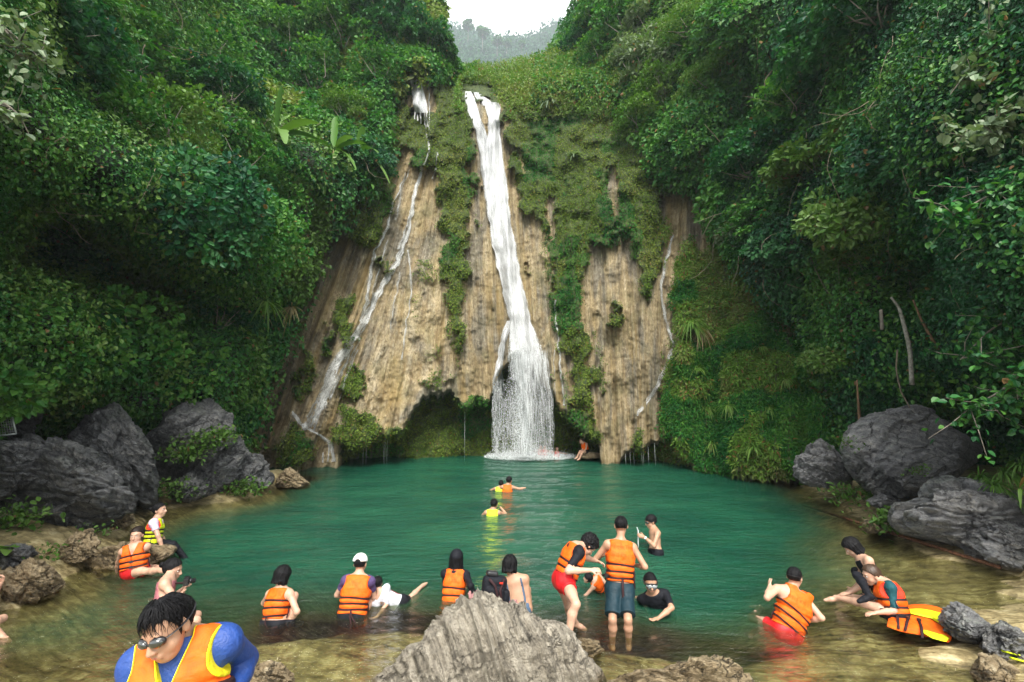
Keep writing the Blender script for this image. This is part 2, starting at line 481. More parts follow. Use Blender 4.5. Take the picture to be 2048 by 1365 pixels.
CLIFF_POLY = [(470, 960), (505, 870), (530, 800), (560, 715), (600, 620), (640, 540), (655, 500), (690, 480), (690, 430), (735, 370), (765, 300), (768, 200),
              (800, 165), (850, 150), (930, 160), (1000, 190), (1120, 200), (1235, 200), (1290, 300), (1330, 350), (1400, 380), (1450, 470), (1520, 570), (1620, 650), (1680, 780), (1640, 1000), (470, 1000)]
MOSS_POLYS = [
 [(858, 150), (935, 160), (945, 250), (950, 330), (940, 450), (930, 560), (922, 660), (905, 690), (892, 620), (892, 480), (876, 400), (862, 330), (862, 230)],
 [(760, 190), (828, 150), (812, 215), (856, 228), (866, 320), (835, 330), (812, 300), (775, 330), (740, 370), (730, 340)],
 [(735, 330), (800, 310), (772, 400), (768, 450), (735, 490), (695, 475), (680, 430)],
 [(1003, 165), (1300, 190), (1335, 380), (1330, 450), (1312, 560), (1285, 600), (1266, 540), (1244, 450), (1218, 500), (1180, 500), (1160, 540), (1178, 640), (1186, 760), (1180, 830), (1150, 800), (1130, 700), (1100, 580), (1092, 470), (1060, 420), (1036, 400), (1022, 330), (1010, 250)],
 [(1372, 470), (1345, 560), (1352, 700), (1330, 800), (1325, 870), (1370, 900), (1390, 945), (1760, 945), (1760, 500), (1450, 480), (1400, 500)],
 [(650, 650), (664, 655), (666, 715), (652, 715)], [(676, 610), (710, 600), (708, 690), (686, 688)], [(610, 700), (628, 700), (622, 760), (610, 750)], [(594, 755), (612, 760), (604, 792), (592, 788)],
 [(700, 735), (728, 735), (722, 805), (690, 800)], [(548, 880), (570, 850), (610, 862), (632, 885), (628, 925), (560, 925)],
 [(680, 820), (735, 830), (760, 870), (800, 880), (800, 935), (670, 930), (675, 870)],
 [(766, 520), (772, 520), (772, 545), (764, 545)], [(470, 780), (540, 760), (560, 690), (600, 640), (585, 560), (470, 500)],
 [(1290, 690), (1330, 680), (1325, 770), (1300, 770)], [(1215, 615), (1240, 610), (1245, 650), (1222, 655)], [(1265, 880), (1285, 870), (1292, 900), (1270, 905)],
 [(780, 870), (900, 800), (990, 800), (990, 930), (780, 935)], [(1140, 800), (1200, 860), (1200, 915), (1160, 900)],
 [(925, 110), (1140, 90), (1240, 180), (1140, 260), (1003, 210), (930, 190)],
]
DAMP_POLYS = [  # thin green film and small plants over the rock
 [(800, 540), (900, 500), (925, 760), (880, 790), (830, 760)], [(1100, 640), (1190, 600), (1210, 760), (1200, 880), (1110, 830)],
 [(1040, 330), (1110, 330), (1110, 560), (1060, 560)]]
TAN_POLYS = [  # bare rock showing through the plants
 [(1338, 350), (1400, 375), (1430, 460), (1375, 470), (1345, 560), (1350, 690), (1325, 770), (1290, 830), (1235, 905), (1210, 905), (1240, 640), (1280, 620), (1315, 570), (1335, 460)],
 [(812, 158), (864, 162), (872, 228), (818, 216)], [(1215, 330), (1235, 330), (1240, 430), (1225, 440)], [(1250, 480), (1262, 470), (1285, 570), (1262, 610), (1240, 540)], [(1040, 300), (1046, 300), (1046, 350), (1040, 350)],
 [(1440, 430), (1452, 430), (1466, 560), (1450, 560)], [(1490, 590), (1530, 600), (1600, 670), (1590, 690), (1540, 640)], [(1062, 425), (1073, 420), (1070, 520), (1052, 540)], [(1092, 395), (1112, 400), (1116, 470), (1100, 480)]]

def poly_mask(x, y, polys, warp=14.0, seed=5):
    q = np.stack([x / 30.0, y / 30.0], -1)
    wx = x + warp * fbm(q, 3, seed) + 5 * vnoise(np.stack([x / 6.0, y / 6.0], -1), seed + 2)
    wy = y + warp * 1.3 * fbm(q + 9.1, 3, seed + 5)
    m = np.zeros(np.shape(x), bool)
    for p in polys: m |= in_poly(wx, wy, p)
    return m.astype(float)

def moss_mask(x, y):
    m = poly_mask(x, y, MOSS_POLYS, 24)
    d = poly_mask(x, y, DAMP_POLYS, 22, 31) * sstep(-0.05, 0.35, fbm(np.stack([fan(x, y) / 16.0, y / 60.0], -1), 4, 91))
    m = np.maximum(m, d * 0.5)
    t = poly_mask(x, y, TAN_POLYS, 9, 57)
    return m * (1 - t * 0.95)

def forestness(x, y):
    m = 1 - poly_mask(x, y, [CLIFF_POLY], 18, 77)
    return m

HEM1 = np.array([(640, 960), (672, 935), (679, 872), (700, 892), (733, 884), (760, 868), (797, 868), (817, 837), (837, 803), (854, 790), (881, 786), (901, 776), (915, 800), (932, 817), (942, 797),
                 (979, 800), (992, 760), (1007, 728), (1024, 722), (1060, 740), (1102, 782), (1119, 807), (1137, 828), (1165, 860), (1193, 874), (1199, 893), (1204, 960)], float)
HEM2 = np.array([(1236, 960), (1241, 918), (1252, 905), (1278, 895), (1306, 884), (1330, 877), (1355, 877), (1369, 902), (1383, 925), (1388, 960)], float)
HEM0 = np.array([(800, 300), (812, 232), (826, 214), (852, 232), (860, 300)], float)
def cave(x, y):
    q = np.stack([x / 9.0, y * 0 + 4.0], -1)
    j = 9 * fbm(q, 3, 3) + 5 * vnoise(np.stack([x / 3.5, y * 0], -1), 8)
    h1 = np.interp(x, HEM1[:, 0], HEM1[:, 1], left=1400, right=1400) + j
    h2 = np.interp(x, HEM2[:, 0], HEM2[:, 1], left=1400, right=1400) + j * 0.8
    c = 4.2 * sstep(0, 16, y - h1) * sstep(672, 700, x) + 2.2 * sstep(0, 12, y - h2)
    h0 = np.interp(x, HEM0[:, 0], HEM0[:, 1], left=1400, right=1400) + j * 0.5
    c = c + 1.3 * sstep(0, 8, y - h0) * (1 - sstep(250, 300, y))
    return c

def relief(x, y, P0):
    fo = forestness(x, y)
    ms = moss_mask(x, y)
    x0 = fan(x, y)
    a = ridged(np.stack([x0 / 95.0, y / 900.0], -1), 2, 1) * 0.6
    b = ridged(np.stack([x0 / 30.0, y / 420.0], -1), 3, 2) * 0.46
    c = ridged(np.stack([x0 / 8.0, y / 160.0], -1), 3, 3) * 0.27
    d = fbm(P0 * np.array([1.6, 1.6, 1.1]), 4, 4) * 0.27 + fbm(P0 * 6.0, 3, 9) * 0.07
    low = sstep(700, 880, y)
    skirt = 1.3 * sstep(560, 900, y) * sstep(-0.5, 0.5, fbm(np.stack([x0 / 55.0, y / 900.0], -1), 2, 33)) + 0.5 * sstep(780, 900, y)
    skirt = skirt * (1 - 0.85 * np.exp(-((x - 1040) / 75.0) ** 2)) * (1 - 0.9 * np.exp(-((x - 1165) / 55.0) ** 2))
    rockr = skirt + a + b + c * (1 + low) + d * (1 + 0.8 * low) + 0.5 * ms * sstep(-0.3, 0.4, fbm(P0 * 1.1, 3, 14))
    w1, _ = worley(P0 / 2.7, 21)
    w2, _ = worley(P0 / 0.95, 22)
    lump = 1.7 * np.sqrt(np.clip(1 - w1 * w1, 0, 1)) + 0.6 * np.sqrt(np.clip(1 - w2 * w2, 0, 1)) + 1.2 * fbm(P0 / 5.5, 3, 23)
    small = 0.45 * np.sqrt(np.clip(1 - w2 * w2, 0, 1)) * ms
    r = fo * lump + (1 - fo) * (rockr + small)
    cv = cave(x, y)
    r = r - cv * (1 - fo)
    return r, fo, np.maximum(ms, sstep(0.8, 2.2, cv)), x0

def surface(x, y):
    Y0 = np.exp(rbf_depth(x, y))
    P0 = at(x, y, Y0)
    r, fo, ms, x0 = relief(x, y, P0)
    near = sstep(4, 14, Y0)
    Y = Y0 - r * (0.35 + 0.65 * near)
    return at(x, y, Y), fo, ms, x0

def sheet(name, xs, ytop_f, nrow, mat, extra_bottom=True, mats=None):
    X = np.tile(xs, (nrow, 1))
    yt = ytop_f(xs)
    yb = np.full(len(xs), 950.0)
    for _ in range(10):
        P, *_r = surface(xs, yb)
        yb = 0.5 * yb + 0.5 * np.clip(y_water(np.maximum(P[:, 1], 3.0)), 860, 1700)
    yb = np.minimum(yb, 1600)
    v = np.linspace(0, 1, nrow)[:, None]
    Yp = yt[None] * (1 - v) + yb[None] * v
    P, fo, ms, x0 = surface(X, Yp)
    for dz in (0.5, 1.2, 3.5):
        Q = P[-1:].copy(); 
        Q[..., 2] = np.minimum(Q[..., 2], 0) - dz
        P = np.concatenate([P, Q]); fo = np.concatenate([fo, fo[-1:]]); ms = np.concatenate([ms, ms[-1:] * 0]); x0 = np.concatenate([x0, x0[-1:]]); Yp = np.concatenate([Yp, Yp[-1:] + dz * 10])
    X = np.tile(xs, (len(P), 1))
    wet = np.exp(-np.maximum(P[..., 2], 0) / 0.35)
    wet = np.maximum(wet, 0.5 * sstep(0.3, 0.65, fbm(np.stack([x0 / 22.0, Yp / 700.0], -1), 3, 44)) * (1 - ms))
    flow = np.stack([x0 / 100.0, Yp / 100.0, P[..., 2] * 0], -1)
    o = mesh_np(name, P.reshape(-1, 3), grid_faces(P.shape[0], P.shape[1])[:, ::-1], mat, smooth=True,
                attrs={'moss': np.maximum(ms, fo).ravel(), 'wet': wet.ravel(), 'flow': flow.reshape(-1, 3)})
    return o

XL, XR = 480, 1690
SKX = np.array([-700, 856, 880, 898, 920, 985, 1040, 1094, 1114, 1144, 1168, 1188, 2750.])
SKY = np.array([-400, -400, -60, 80, 130, 142, 128, 118, 88, 35, -40, -400, -400.])
top_line = lambda xs: np.interp(xs, SKX, SKY)
cliff_top = lambda xs: np.maximum(np.interp(xs, [470, 700, 760, 890, 918, 985, 1040, 1098, 1110, 1150, 1240, 1320, 1700], [330, 330, 130, 130, 132, 142, 128, 118, 122, 130, 150, 300, 330]), top_line(xs))
xs_c = np.arange(XL, XR + 1, 2.6); xs_c[-1] = XR
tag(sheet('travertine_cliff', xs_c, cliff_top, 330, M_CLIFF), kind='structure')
# hillsides: left, right, and the two walls above the cliff
xl = np.arange(-700, XL + 6, 6.0); xl[-1] = XL + 4
tag(sheet('left_hillside', xl, lambda x: x * 0 - 400.0, 300, M_SOIL), kind='structure')
xr = np.arange(XR - 4, 2751, 6.0)
tag(sheet('right_hillside', xr, lambda x: x * 0 - 400.0, 300, M_SOIL), kind='structure')
def upper(name, xs, nrow):
    X = np.tile(xs, (nrow, 1)); v = np.linspace(0, 1, nrow)[:, None]
    Yp = top_line(xs)[None] * (1 - v) + (cliff_top(xs) + 12)[None] * v
    P, fo, ms, x0 = surface(X, Yp)
    P[:, :, 1] += 0.02
    return tag(mesh_np(name, P.reshape(-1, 3), grid_faces(*X.shape)[:, ::-1], M_SOIL), kind='structure')
upper('hill_above_the_left_fall', np.arange(XL, 926, 4.0), 150)
upper('hill_above_the_right_bank', np.arange(1098, XR + 1, 4.0), 150)

# ------------------------------------------------------------------ surface lookup grid for everything that grows on it
GX = np.arange(-300, 2360, 5.0); GY = np.arange(-200, 1120, 5.0)
_gx, _gy = np.meshgrid(GX, GY)
GP, GF, GM, GX0 = surface(_gx, _gy)
_du = np.gradient(GP, axis=1); _dv = np.gradient(GP, axis=0)
GN = np.cross(_dv, _du); GN /= np.linalg.norm(GN, axis=-1, keepdims=True) + 1e-9
_cam = np.array([0, 0, CAM_Z]); _flip = ((GP - _cam) * GN).sum(-1) > 0
GN[_flip] *= -1
def lookup(x, y, arr=None):
    fx = np.clip((x - GX[0]) / 5.0, 0, len(GX) - 1.001); fy = np.clip((y - GY[0]) / 5.0, 0, len(GY) - 1.001)
    i = fx.astype(int); j = fy.astype(int); u = fx - i; v = fy - j
    def g(A):
        if A.ndim == 3: uu, vv = u[..., None], v[..., None]
        else: uu, vv = u, v
        return (A[j, i] * (1 - uu) + A[j, i + 1] * uu) * (1 - vv) + (A[j + 1, i] * (1 - uu) + A[j + 1, i + 1] * uu) * vv
    if arr is not None: return g(arr)
    return g(GP), g(GN), g(GF), g(GM)
def on_surf(x, y, out=0.0):
    P, N, _, _ = lookup(np.array([x], float), np.array([y], float))
    n = N[0] / (np.linalg.norm(N[0]) + 1e-9)
    return P[0] + n * out, n

# ------------------------------------------------------------------ far hazy ridge, sky side
def far_ridge():
    xs = np.arange(820, 1200, 3.0)
    xp = np.array([820, 880, 910, 940, 970, 1000, 1020, 1050, 1075, 1100, 1140, 1200])
    yp = np.array([40, 45, 55, 58, 66, 84, 74, 80, 72, 52, 40, 30])
    top = np.interp(xs, xp, yp) + 5 * fbm(np.stack([xs / 22, xs * 0], -1), 3, 3)
    nr = 60
    v = np.linspace(0, 1, nr)[:, None]
    Yp = top[None] * (1 - v) + 170 * v
    X = np.tile(xs, (nr, 1))
    Y = 520 - 200 * v + 0 * X
    P0 = at(X, Yp, Y)
    w1, _ = worley(P0 / 22, 4)
    P = at(X, Yp, Y - 16 * np.sqrt(np.clip(1 - w1 * w1, 0, 1)))
    tag(mesh_np('far_ridge', P.reshape(-1, 3), grid_faces(*X.shape)[:, ::-1], M_SOIL), kind='structure')
    return X, Yp, P
FAR = far_ridge()

# ------------------------------------------------------------------ pool bed
BED = [  # photograph x, y on the water plane, height of the bed
 (-300,1400,.5),(-200,1200,.6),(0,1215,.05),(0,1150,.5),(60,1200,.05),(130,1150,.05),(130,1080,.4),(230,1095,.02),(270,1050,.05),(330,1012,.05),(480,1000,.03),(600,962,.03),(560,930,.3),(400,940,.5),(200,1000,.6),(0,1060,.8),
 (-400,1000,1.0),(1590,957,.05),(1650,988,.05),(1720,1032,.03),(1800,1064,.02),(1900,1112,.03),(2048,1165,.05),(2048,1080,.5),(1900,1040,.5),(1750,980,.5),(2300,1200,.6),(2400,1000,1.0),
 (0,1290,-.35),(200,1215,-.55),(300,1180,-.7),(200,1300,-.38),(400,1330,-.35),(560,1250,-.3),(700,1250,-.3),(600,1330,-.22),(850,1240,-.26),(950,1300,-.3),(1240,1290,-.24),(1240,1250,-.35),(1400,1290,-.32),(1450,1350,-.42),(1530,1350,-.35),(1600,1300,-.25),(1700,1240,-.2),(1700,1340,-.2),(1850,1300,-.06),(2000,1255,.06),(2048,1340,.1),(1930,1200,-.14),(1820,1130,-.22),(1760,1095,-.3),(1660,1048,-.45),(2040,1210,.02),
 (450,1190,-.8),(560,1170,-1.0),(700,1160,-1.1),(900,1150,-1.4),(1100,1170,-1.4),(1350,1215,-1.2),(1440,1240,-.8),(1500,1160,-1.1),(1640,1150,-.6),
 (600,1050,-2.6),(1000,1060,-3.2),(1400,1030,-3),(1000,950,-3.2),(1300,960,-3),(700,970,-2.6),(1520,1000,-1.5),(1600,1090,-.7),(400,1060,-1.2),(350,1120,-1.1),(450,1015,-.35),(600,1005,-1.0),(520,1040,-1.6),
 (1240,925,-1.5),(640,935,-1.2),(1400,940,-.9),(1500,950,-.5),
 (300,1500,-.3),(1000,1500,-.4),(1700,1500,-.1),(1000,1900,-.5)]
_bw = np.array([water_pt(b[0], b[1]) for b in BED])
rbf_bed = RBF(_bw[:, :2], [b[2] for b in BED], 4.0, 2e-3)
BED_CAP = np.array([0.25])
def bed_height(X, Y):
    h = rbf_bed(X, Y)
    h = np.clip(h, -3.4, 1.1)
    h = np.where(Y > 21, np.minimum(h, -0.8 - (Y - 21) * 0.2), h)
    q = np.stack([X, Y], -1)
    shallow = sstep(-1.4, -0.2, h)
    # thin tilted beds of rock break the shallow floor into steps running to the lower right
    s = X * 0.45 + Y * 1.0 + 0.35 * fbm(q * 0.7, 3, 6)
    st = ridged(np.stack([s * 2.1, X * 0.15], -1), 3, 12)
    h = h + shallow * (0.095 * st + 0.10 * fbm(q * 1.3, 4, 7) + 0.02 * fbm(q * 7, 3, 8))
    return h
def make_bed():
    xs = np.concatenate([np.arange(-26, -12, 0.3), np.arange(-12, 12, 0.075), np.arange(12, 26, 0.3)])
    ys = np.concatenate([np.arange(-6, 4.6, 0.2), np.arange(4.6, 12, 0.06), np.arange(12, 34, 0.2)])
    X, Y = np.meshgrid(xs, ys)
    Z = bed_height(X, Y)
    Z = np.where(Y < 4.4, np.maximum(Z, np.interp(Y, [0, 2.6, 4.4], [0.95, 0.9, -0.4])), Z)
    P = np.stack([X, Y, Z], -1)
    t = NT('pool_bed_rock')
    pos = t.pos()
    dotn = t.n('ShaderNodeVectorMath', operation='DOT_PRODUCT'); t.set(dotn, 0, pos); dotn.inputs[1].default_value = (0.45, 1.0, 0.6)
    wob = t.noise(pos, 0.7, 5, 0.6)
    comb = t.n('ShaderNodeCombineXYZ', {0: t.math('ADD', t.math('MULTIPLY', dotn.outputs['Value'], 8.0), t.math('MULTIPLY', wob, 6.0)), 1: t.math('MULTIPLY', wob, 4.0), 2: 0.0}).outputs[0]
    st = t.noise(comb, 1.0, 6, 0.7); g = t.noise(pos, 4.5, 7, 0.7); big = t.noise(pos, 0.45, 4)
    c = t.ramp(t.math('ADD', t.math('MULTIPLY', st, 0.5), t.math('MULTIPLY', g, 0.5)), [(0.38, (0.028, 0.022, 0.009)), (0.48, (0.19, 0.145, 0.06)), (0.55, (0.38, 0.31, 0.155)), (0.64, (0.60, 0.53, 0.34))])
    c = t.mix(t.framp(big, [(0.45, 0), (0.62, 0.5)]), c, t.ramp(g, [(0.3, (0.20, 0.17, 0.085)), (0.7, (0.36, 0.31, 0.17))]))
    leaf = t.n('ShaderNodeTexVoronoi', {'Vector': t.vscale(pos, (3.0, 4.6, 1)), 'Scale': 2.2, 'Randomness': 1.0})
    c = t.mix(t.framp(leaf.outputs[0], [(0.10, 0.55), (0.13, 0)]), c, (0.05, 0.04, 0.015))
    h = t.math('ADD', st, t.math('MULTIPLY', g, 0.8))
    m = t.done(t.pbsdf(Base_Color=c, Roughness=0.6, Normal=t.bump(h, 0.8, 0.06)))
    tag(mesh_np('pool_bed', P.reshape(-1, 3), grid_faces(*X.shape), m), kind='structure')
make_bed()

# wide ground below everything, reaching the horizon
tag(mesh_np('ground', [(-900, -900, -6), (900, -900, -6), (900, 900, -6), (-900, 900, -6)], [[0, 1, 2, 3]], M_SOIL), kind='structure')

# ------------------------------------------------------------------ water
FALL_X, FALL_Y = at(1062, 914, 26.2)[0], 25.6
PEOPLE_AT = []
def make_water():
    xs = np.concatenate([np.arange(-26, -13, 0.5), np.arange(-13, 13, 0.10), np.arange(13, 26, 0.5)])
    ys = np.concatenate([np.arange(4.0, 12, 0.06), np.arange(12, 34, 0.14)])
    X, Y = np.meshgrid(xs, ys)
    q = np.stack([X, Y], -1)
    r = np.hypot(X - FALL_X, Y - FALL_Y)
    ph = r + 0.5 * fbm(q * 0.5, 3, 40)
    Z = 0.012 * np.sin(ph * 5.2) * np.exp(-r / 9) + 0.012 * fbm(q * np.array([1.3, 2.2]), 3, 41) + 0.035 * np.exp(-r / 1.8) * fbm(q * 3, 3, 42)
    for px_, py_ in PEOPLE_AT:
        rr = np.hypot(X - px_, Y - py_)
        Z = Z + 0.0055 * np.sin((rr + 0.08 * fbm(q * 3, 2, 9)) * 30) * np.exp(-rr / 0.45)
    Z = Z * (0.55 + 0.45 * sstep(6, 11, Y))
    dep = np.maximum(-bed_height(X, Y), 0)
    t = NT('pool_water')
    pos = t.pos()
    d = t.attr('depth', 2)
    murk = t.math('SUBTRACT', 1.0, t.math('POWER', 2.718, t.math('MULTIPLY', t.math('MAXIMUM', t.math('SUBTRACT', d, 0.26), 0.0), -2.0)))
    warp = t.noise(t.vscale(pos, (1, 1.6, 1)), 1.1, 3, 0.5)
    deep = t.ramp(t.noise(t.vscale(pos, (0.35, 0.6, 1)), 1.0, 4), [(0.35, (0.005, 0.056, 0.034)), (0.65, (0.013, 0.092, 0.050))])
    shal = t.mix(t.framp(d, [(0.0, 0), (0.22, 0.0), (0.50, 1)]), (0.13, 0.12, 0.048), (0.045, 0.092, 0.040))
    col = t.mix(t.framp(d, [(0.30, 0), (1.0, 1)]), shal, deep)
    # wind ripple, swell from the fall, current lines in the shallows
    b1 = t.noise(t.vscale(pos, (2.6, 5.2, 1)), 1.0, 5, 0.62, 0.6)
    b2 = t.noise(t.vscale(pos, (9, 19, 1)), 1.0, 4, 0.6, 0.3)
    b3 = t.noise(t.vscale(pos, (1.0, 1.6, 1)), 1.0, 3, 0.5)
    cur = t.n('ShaderNodeMapping', {0: pos}); cur.inputs['Rotation'].default_value = (0, 0, math.radians(-28)); cur.inputs['Scale'].default_value = (1.3, 7.0, 1)
    b4 = t.noise(cur.outputs[0], 1.0, 4, 0.6, 0.9)
    h = t.math('ADD', t.math('MULTIPLY', b1, 1.0), t.math('ADD', t.math('MULTIPLY', b2, 0.32), t.math('ADD', b3, t.math('MULTIPLY', b4, 0.7))))
    nrm = t.bump(h, 1.0, 0.085)
    dif = t.n('ShaderNodeBsdfDiffuse', {0: col, 2: nrm})
    trn = t.n('ShaderNodeBsdfTransparent', {0: (0.88, 0.92, 0.76, 1)})
    body = t.n('ShaderNodeMixShader', {0: murk, 1: trn.outputs[0], 2: dif.outputs[0]})
    fr = t.n('ShaderNodeFresnel', {'IOR': 1.33, 'Normal': nrm})
    gl = t.n('ShaderNodeBsdfGlossy', {'Color': (1, 1, 1, 1), 'Roughness': 0.04, 'Normal': nrm})
    surf = t.n('ShaderNodeMixShader', {0: fr.outputs[0], 1: body.outputs[0], 2: gl.outputs[0]})
    m = t.done(surf)
    tag(mesh_np('water', np.stack([X, Y, Z], -1).reshape(-1, 3), grid_faces(*X.shape), m, attrs={'depth': dep.ravel()}), kind='structure')

# ------------------------------------------------------------------ falling water
def mat_fall(name, dens_lo, dens_hi, sx=30, sy=1.6, col=(0.90, 0.93, 0.95), fine=0.4):
    t = NT(name)
    uv = t.attr('flow', 1); den = t.attr('dens', 2)
    s = t.noise(t.vscale(uv, (sx, sy, 0)), 1.0, 6, 0.7, 0.25)
    s2 = t.noise(t.vscale(uv, (sx * 2.3, sy * 9, 0)), 1.0, 4, 0.7)
    k = t.math('ADD', t.math('MULTIPLY', s, 1.0 - fine), t.math('MULTIPLY', s2, fine))
    a = t.math('ADD', den, t.math('MULTIPLY', t.math('SUBTRACT', k, 0.5), 3.2))
    al = t.framp(a, [(dens_lo, 0), (dens_hi, 1)])
    c = t.mix(t.framp(k, [(0.38, 0), (0.60, 1)]), tuple(v * 0.36 for v in col), tuple(v * 0.9 for v in col))
    p = t.pbsdf(Base_Color=c, Roughness=0.5, Normal=t.bump(k, 0.6, 0.08))
    trn = t.n('ShaderNodeBsdfTransparent')
    tl = t.n('ShaderNodeBsdfTranslucent', {0: c})
    w = t.n('ShaderNodeMixShader', {0: 0.3, 1: p.outputs[0], 2: tl.outputs[0]})
    return t.done(t.n('ShaderNodeMixShader', {0: al, 1: trn.outputs[0], 2: w.outputs[0]}))
M_FALL = mat_fall('white_water', 0.3, 0.8, sx=34, sy=2.2)
M_VEIL = mat_fall('falling_veil', 0.0, 1.15, sx=24, sy=1.1, fine=0.22)
M_RILL = mat_fall('thin_water', 0.3, 0.75, sx=9, sy=2.5, col=(0.80, 0.82, 0.80))
M_DROP = mat_simple('spray', (0.86, 0.90, 0.92), 0.4, 0.5, 0.05)

def fall_sheet(name, rows, ncol, out, dens, parent=None, step=3.0, mat=None, useed=0, curtain_Y=None, bulge=0.25):
    """rows: (y, x left, x right); hugs the cliff, or hangs free at distance curtain_Y"""
    R = np.array(rows, float)
    ys = np.arange(R[0, 0], R[-1, 0] + 0.1, step)
    xa = np.interp(ys, R[:, 0], R[:, 1]); xb = np.interp(ys, R[:, 0], R[:, 2])
    n = len(ys)
    jit = 2.2 * vnoise(np.stack([ys / 14.0, ys * 0 + useed], -1), 5)
    xa = xa + jit; xb = xb - jit * 0.7
    u = np.linspace(0, 1, ncol)
    X = xa[:, None] * (1 - u) + xb[:, None] * u
    Yp = np.tile(ys[:, None], (1, ncol))
    if curtain_Y is None:
        P, _, _ , _ = lookup(X, Yp)
        Yd = P[..., 1]
        # smooth the depth so the sheet bridges small hollows
        for _ in range(6):
            Yd = np.minimum(Yd, 0.5 * Yd + 0.25 * (np.roll(Yd, 1, 1) + np.roll(Yd, -1, 1)))
        for _ in range(8):
            Yd[1:-1] = 0.5 * Yd[1:-1] + 0.25 * (Yd[:-2] + Yd[2:])
        Yd = Yd - out - bulge * np.sin(np.pi * u)[None] - 0.08 * fbm(np.stack([X / 5.0, Yp / 60.0], -1), 3, 6)
    else:
        Yd = curtain_Y(ys)[:, None] - bulge * np.sin(np.pi * u)[None] - 0.25 * fbm(np.stack([X / 9.0, Yp / 90.0], -1), 3, 6)
    P = at(X, Yp, Yd)
    if callable(dens): D = dens(Yp, np.tile(u, (n, 1)))
    else: D = np.full(X.shape, dens) 
    D = D * np.clip(np.minimum(u, 1 - u) * 7 + 0.25, 0, 1)[None]
    fl = np.stack([(u[None] * (X[:, -1:] - X[:, :1]) * 0 + u[None] * (R[:, 2] - R[:, 1]).mean()) / 40.0 + useed * 3.1, Yp / 40.0, X * 0], -1)
    return mesh_np(name, P.reshape(-1, 3), grid_faces(n, ncol)[:, ::-1], mat or M_FALL, parent, attrs={'flow': fl.reshape(-1, 3), 'dens': D.ravel()})

def drops(name, fpos, n, size, parent, seed=1, sub=None):
    """many small lengthened water drops"""
    rng = np.random.default_rng(seed)
    P = fpos(rng, n)
    n = len(P)
    s = size * rng.uniform(0.4, 1.3, n)[:, None]
    l = s * rng.uniform(1.2, 3.2, n)[:, None]
    ex = np.array([1, 0, 0]); ey = np.array([0, 1, 0]); ez = np.array([0, 0, 1])
    V = np.stack([P + ez * l, P + ex * s, P + ey * s, P - ex * s, P - ey * s, P - ez * l], 1)
    base = np.arange(n)[:, None, None] * 6
    F = np.array([[0, 1, 2], [0, 2, 3], [0, 3, 4], [0, 4, 1], [5, 2, 1], [5, 3, 2], [5, 4, 3], [5, 1, 4]])[None] + base
    return mesh_np(name, V.reshape(-1, 3), F.reshape(-1, 3), M_DROP, parent, smooth=False)

def make_main_fall():
    root = empty('waterfall', at(1060, 914, 25.6))
    tag(root, 'tall white main waterfall dropping from the notch in the cliff to the pool', 'waterfall')
    def W0(o):
        o.matrix_parent_inverse = Matrix.Translation(-root.location); return o
    left = [(183, 930, 943), (202, 931, 951), (230, 937, 960), (262, 950, 973), (290, 957, 979), (340, 962, 988), (400, 971, 992), (420, 975, 992)]
    W0(fall_sheet('left_strand', left, 14, 0.12, 1.0, root, useed=1))
    rimw = [(185, 946, 958), (192, 950, 966), (204, 958, 984), (212, 966, 998)]
    W0(fall_sheet('lip_water', rimw, 10, 0.1, 0.75, root, useed=2))
    right = [(205, 974, 996), (214, 971, 1001), (236, 977, 998), (290, 972, 1004), (337, 966, 1011), (404, 971, 1018), (460, 980, 1025), (500, 986, 1034), (543, 995, 1041), (590, 1007, 1051), (638, 1018, 1061), (691, 1018, 1082), (726, 1012, 1094), (760, 1014, 1100)]
    def dm(y, u):
        return 1.25 - 1.0 * sstep(660, 775, y) - 0.30 * sstep(0.78, 1, u) * sstep(620, 700, y) 
    W0(fall_sheet('main_strand', right, 30, 0.3, dm, root, useed=3, bulge=0.45))
    side = [(642, 1014, 1022), (665, 1005, 1018), (690, 997, 1012), (719, 993, 1008), (745, 987, 1006), (790, 985, 1010)]
    W0(fall_sheet('side_strand', side, 10, 0.15, 0.75, root, useed=4))
    cur = lambda ys: np.interp(ys, [700, 915], [24.35, 24.6])
    core = [(700, 1020, 1094), (796, 1026, 1108), (870, 1032, 1108), (913, 1030, 1108)]
    def dc(y, u):
        return 0.40 + 0.55 * np.exp(-((u - 0.28 - 0.03 * np.sin(y / 30)) / 0.13) ** 2) * (1 - 0.3 * sstep(860, 910, y)) + 0.20 * np.exp(-((u - 0.93) / 0.08) ** 2) * (1 - sstep(820, 905, y)) - 0.10 * sstep(800, 910, y) + 0.35 * (1 - sstep(700, 800, y)) - 0.9 * (1 - sstep(690, 722, y))
    W0(fall_sheet('falling_curtain', core, 40, 0, dc, root, useed=5, curtain_Y=cur, bulge=0.5, mat=M_VEIL))
    veil = [(745, 985, 1022), (800, 984, 1030), (913, 984, 1040)]
    def dv(y, u): return 0.33 - 0.9 * (1 - sstep(742, 790, y + 18 * np.sin(u * 7))) + 0.1 * np.sin(u * 9) - 0.06 * sstep(840, 910, y)
    W0(fall_sheet('side_veil', veil, 20, 0, dv, root, useed=6, curtain_Y=lambda ys: ys * 0 + 24.7, mat=M_VEIL))
    def fp(rng, n):
        y = 690 + 225 * rng.random(n) ** 0.8
        k = rng.random(n)
        mid = np.interp(y, [690, 913], [1040, 1054])
        x = np.where(k < 0.45, rng.normal(mid, 11), np.where(k < 0.75, rng.uniform(1030, 1108, n), rng.uniform(984, 1040, n)))
        lim = np.interp(y, [690, 800, 913], [1082, 1106, 1110]); x = np.minimum(x, lim - rng.random(n) * 3)
        x = np.where((y < 760) & (x < 1016), 1020 + rng.random(n) * 40, x)
        return at(x, y, 24.3 + rng.normal(0, 0.3, n))
    W0(drops('drops', fp, 16000, 0.0085, root, 3))
    return root
make_main_fall()

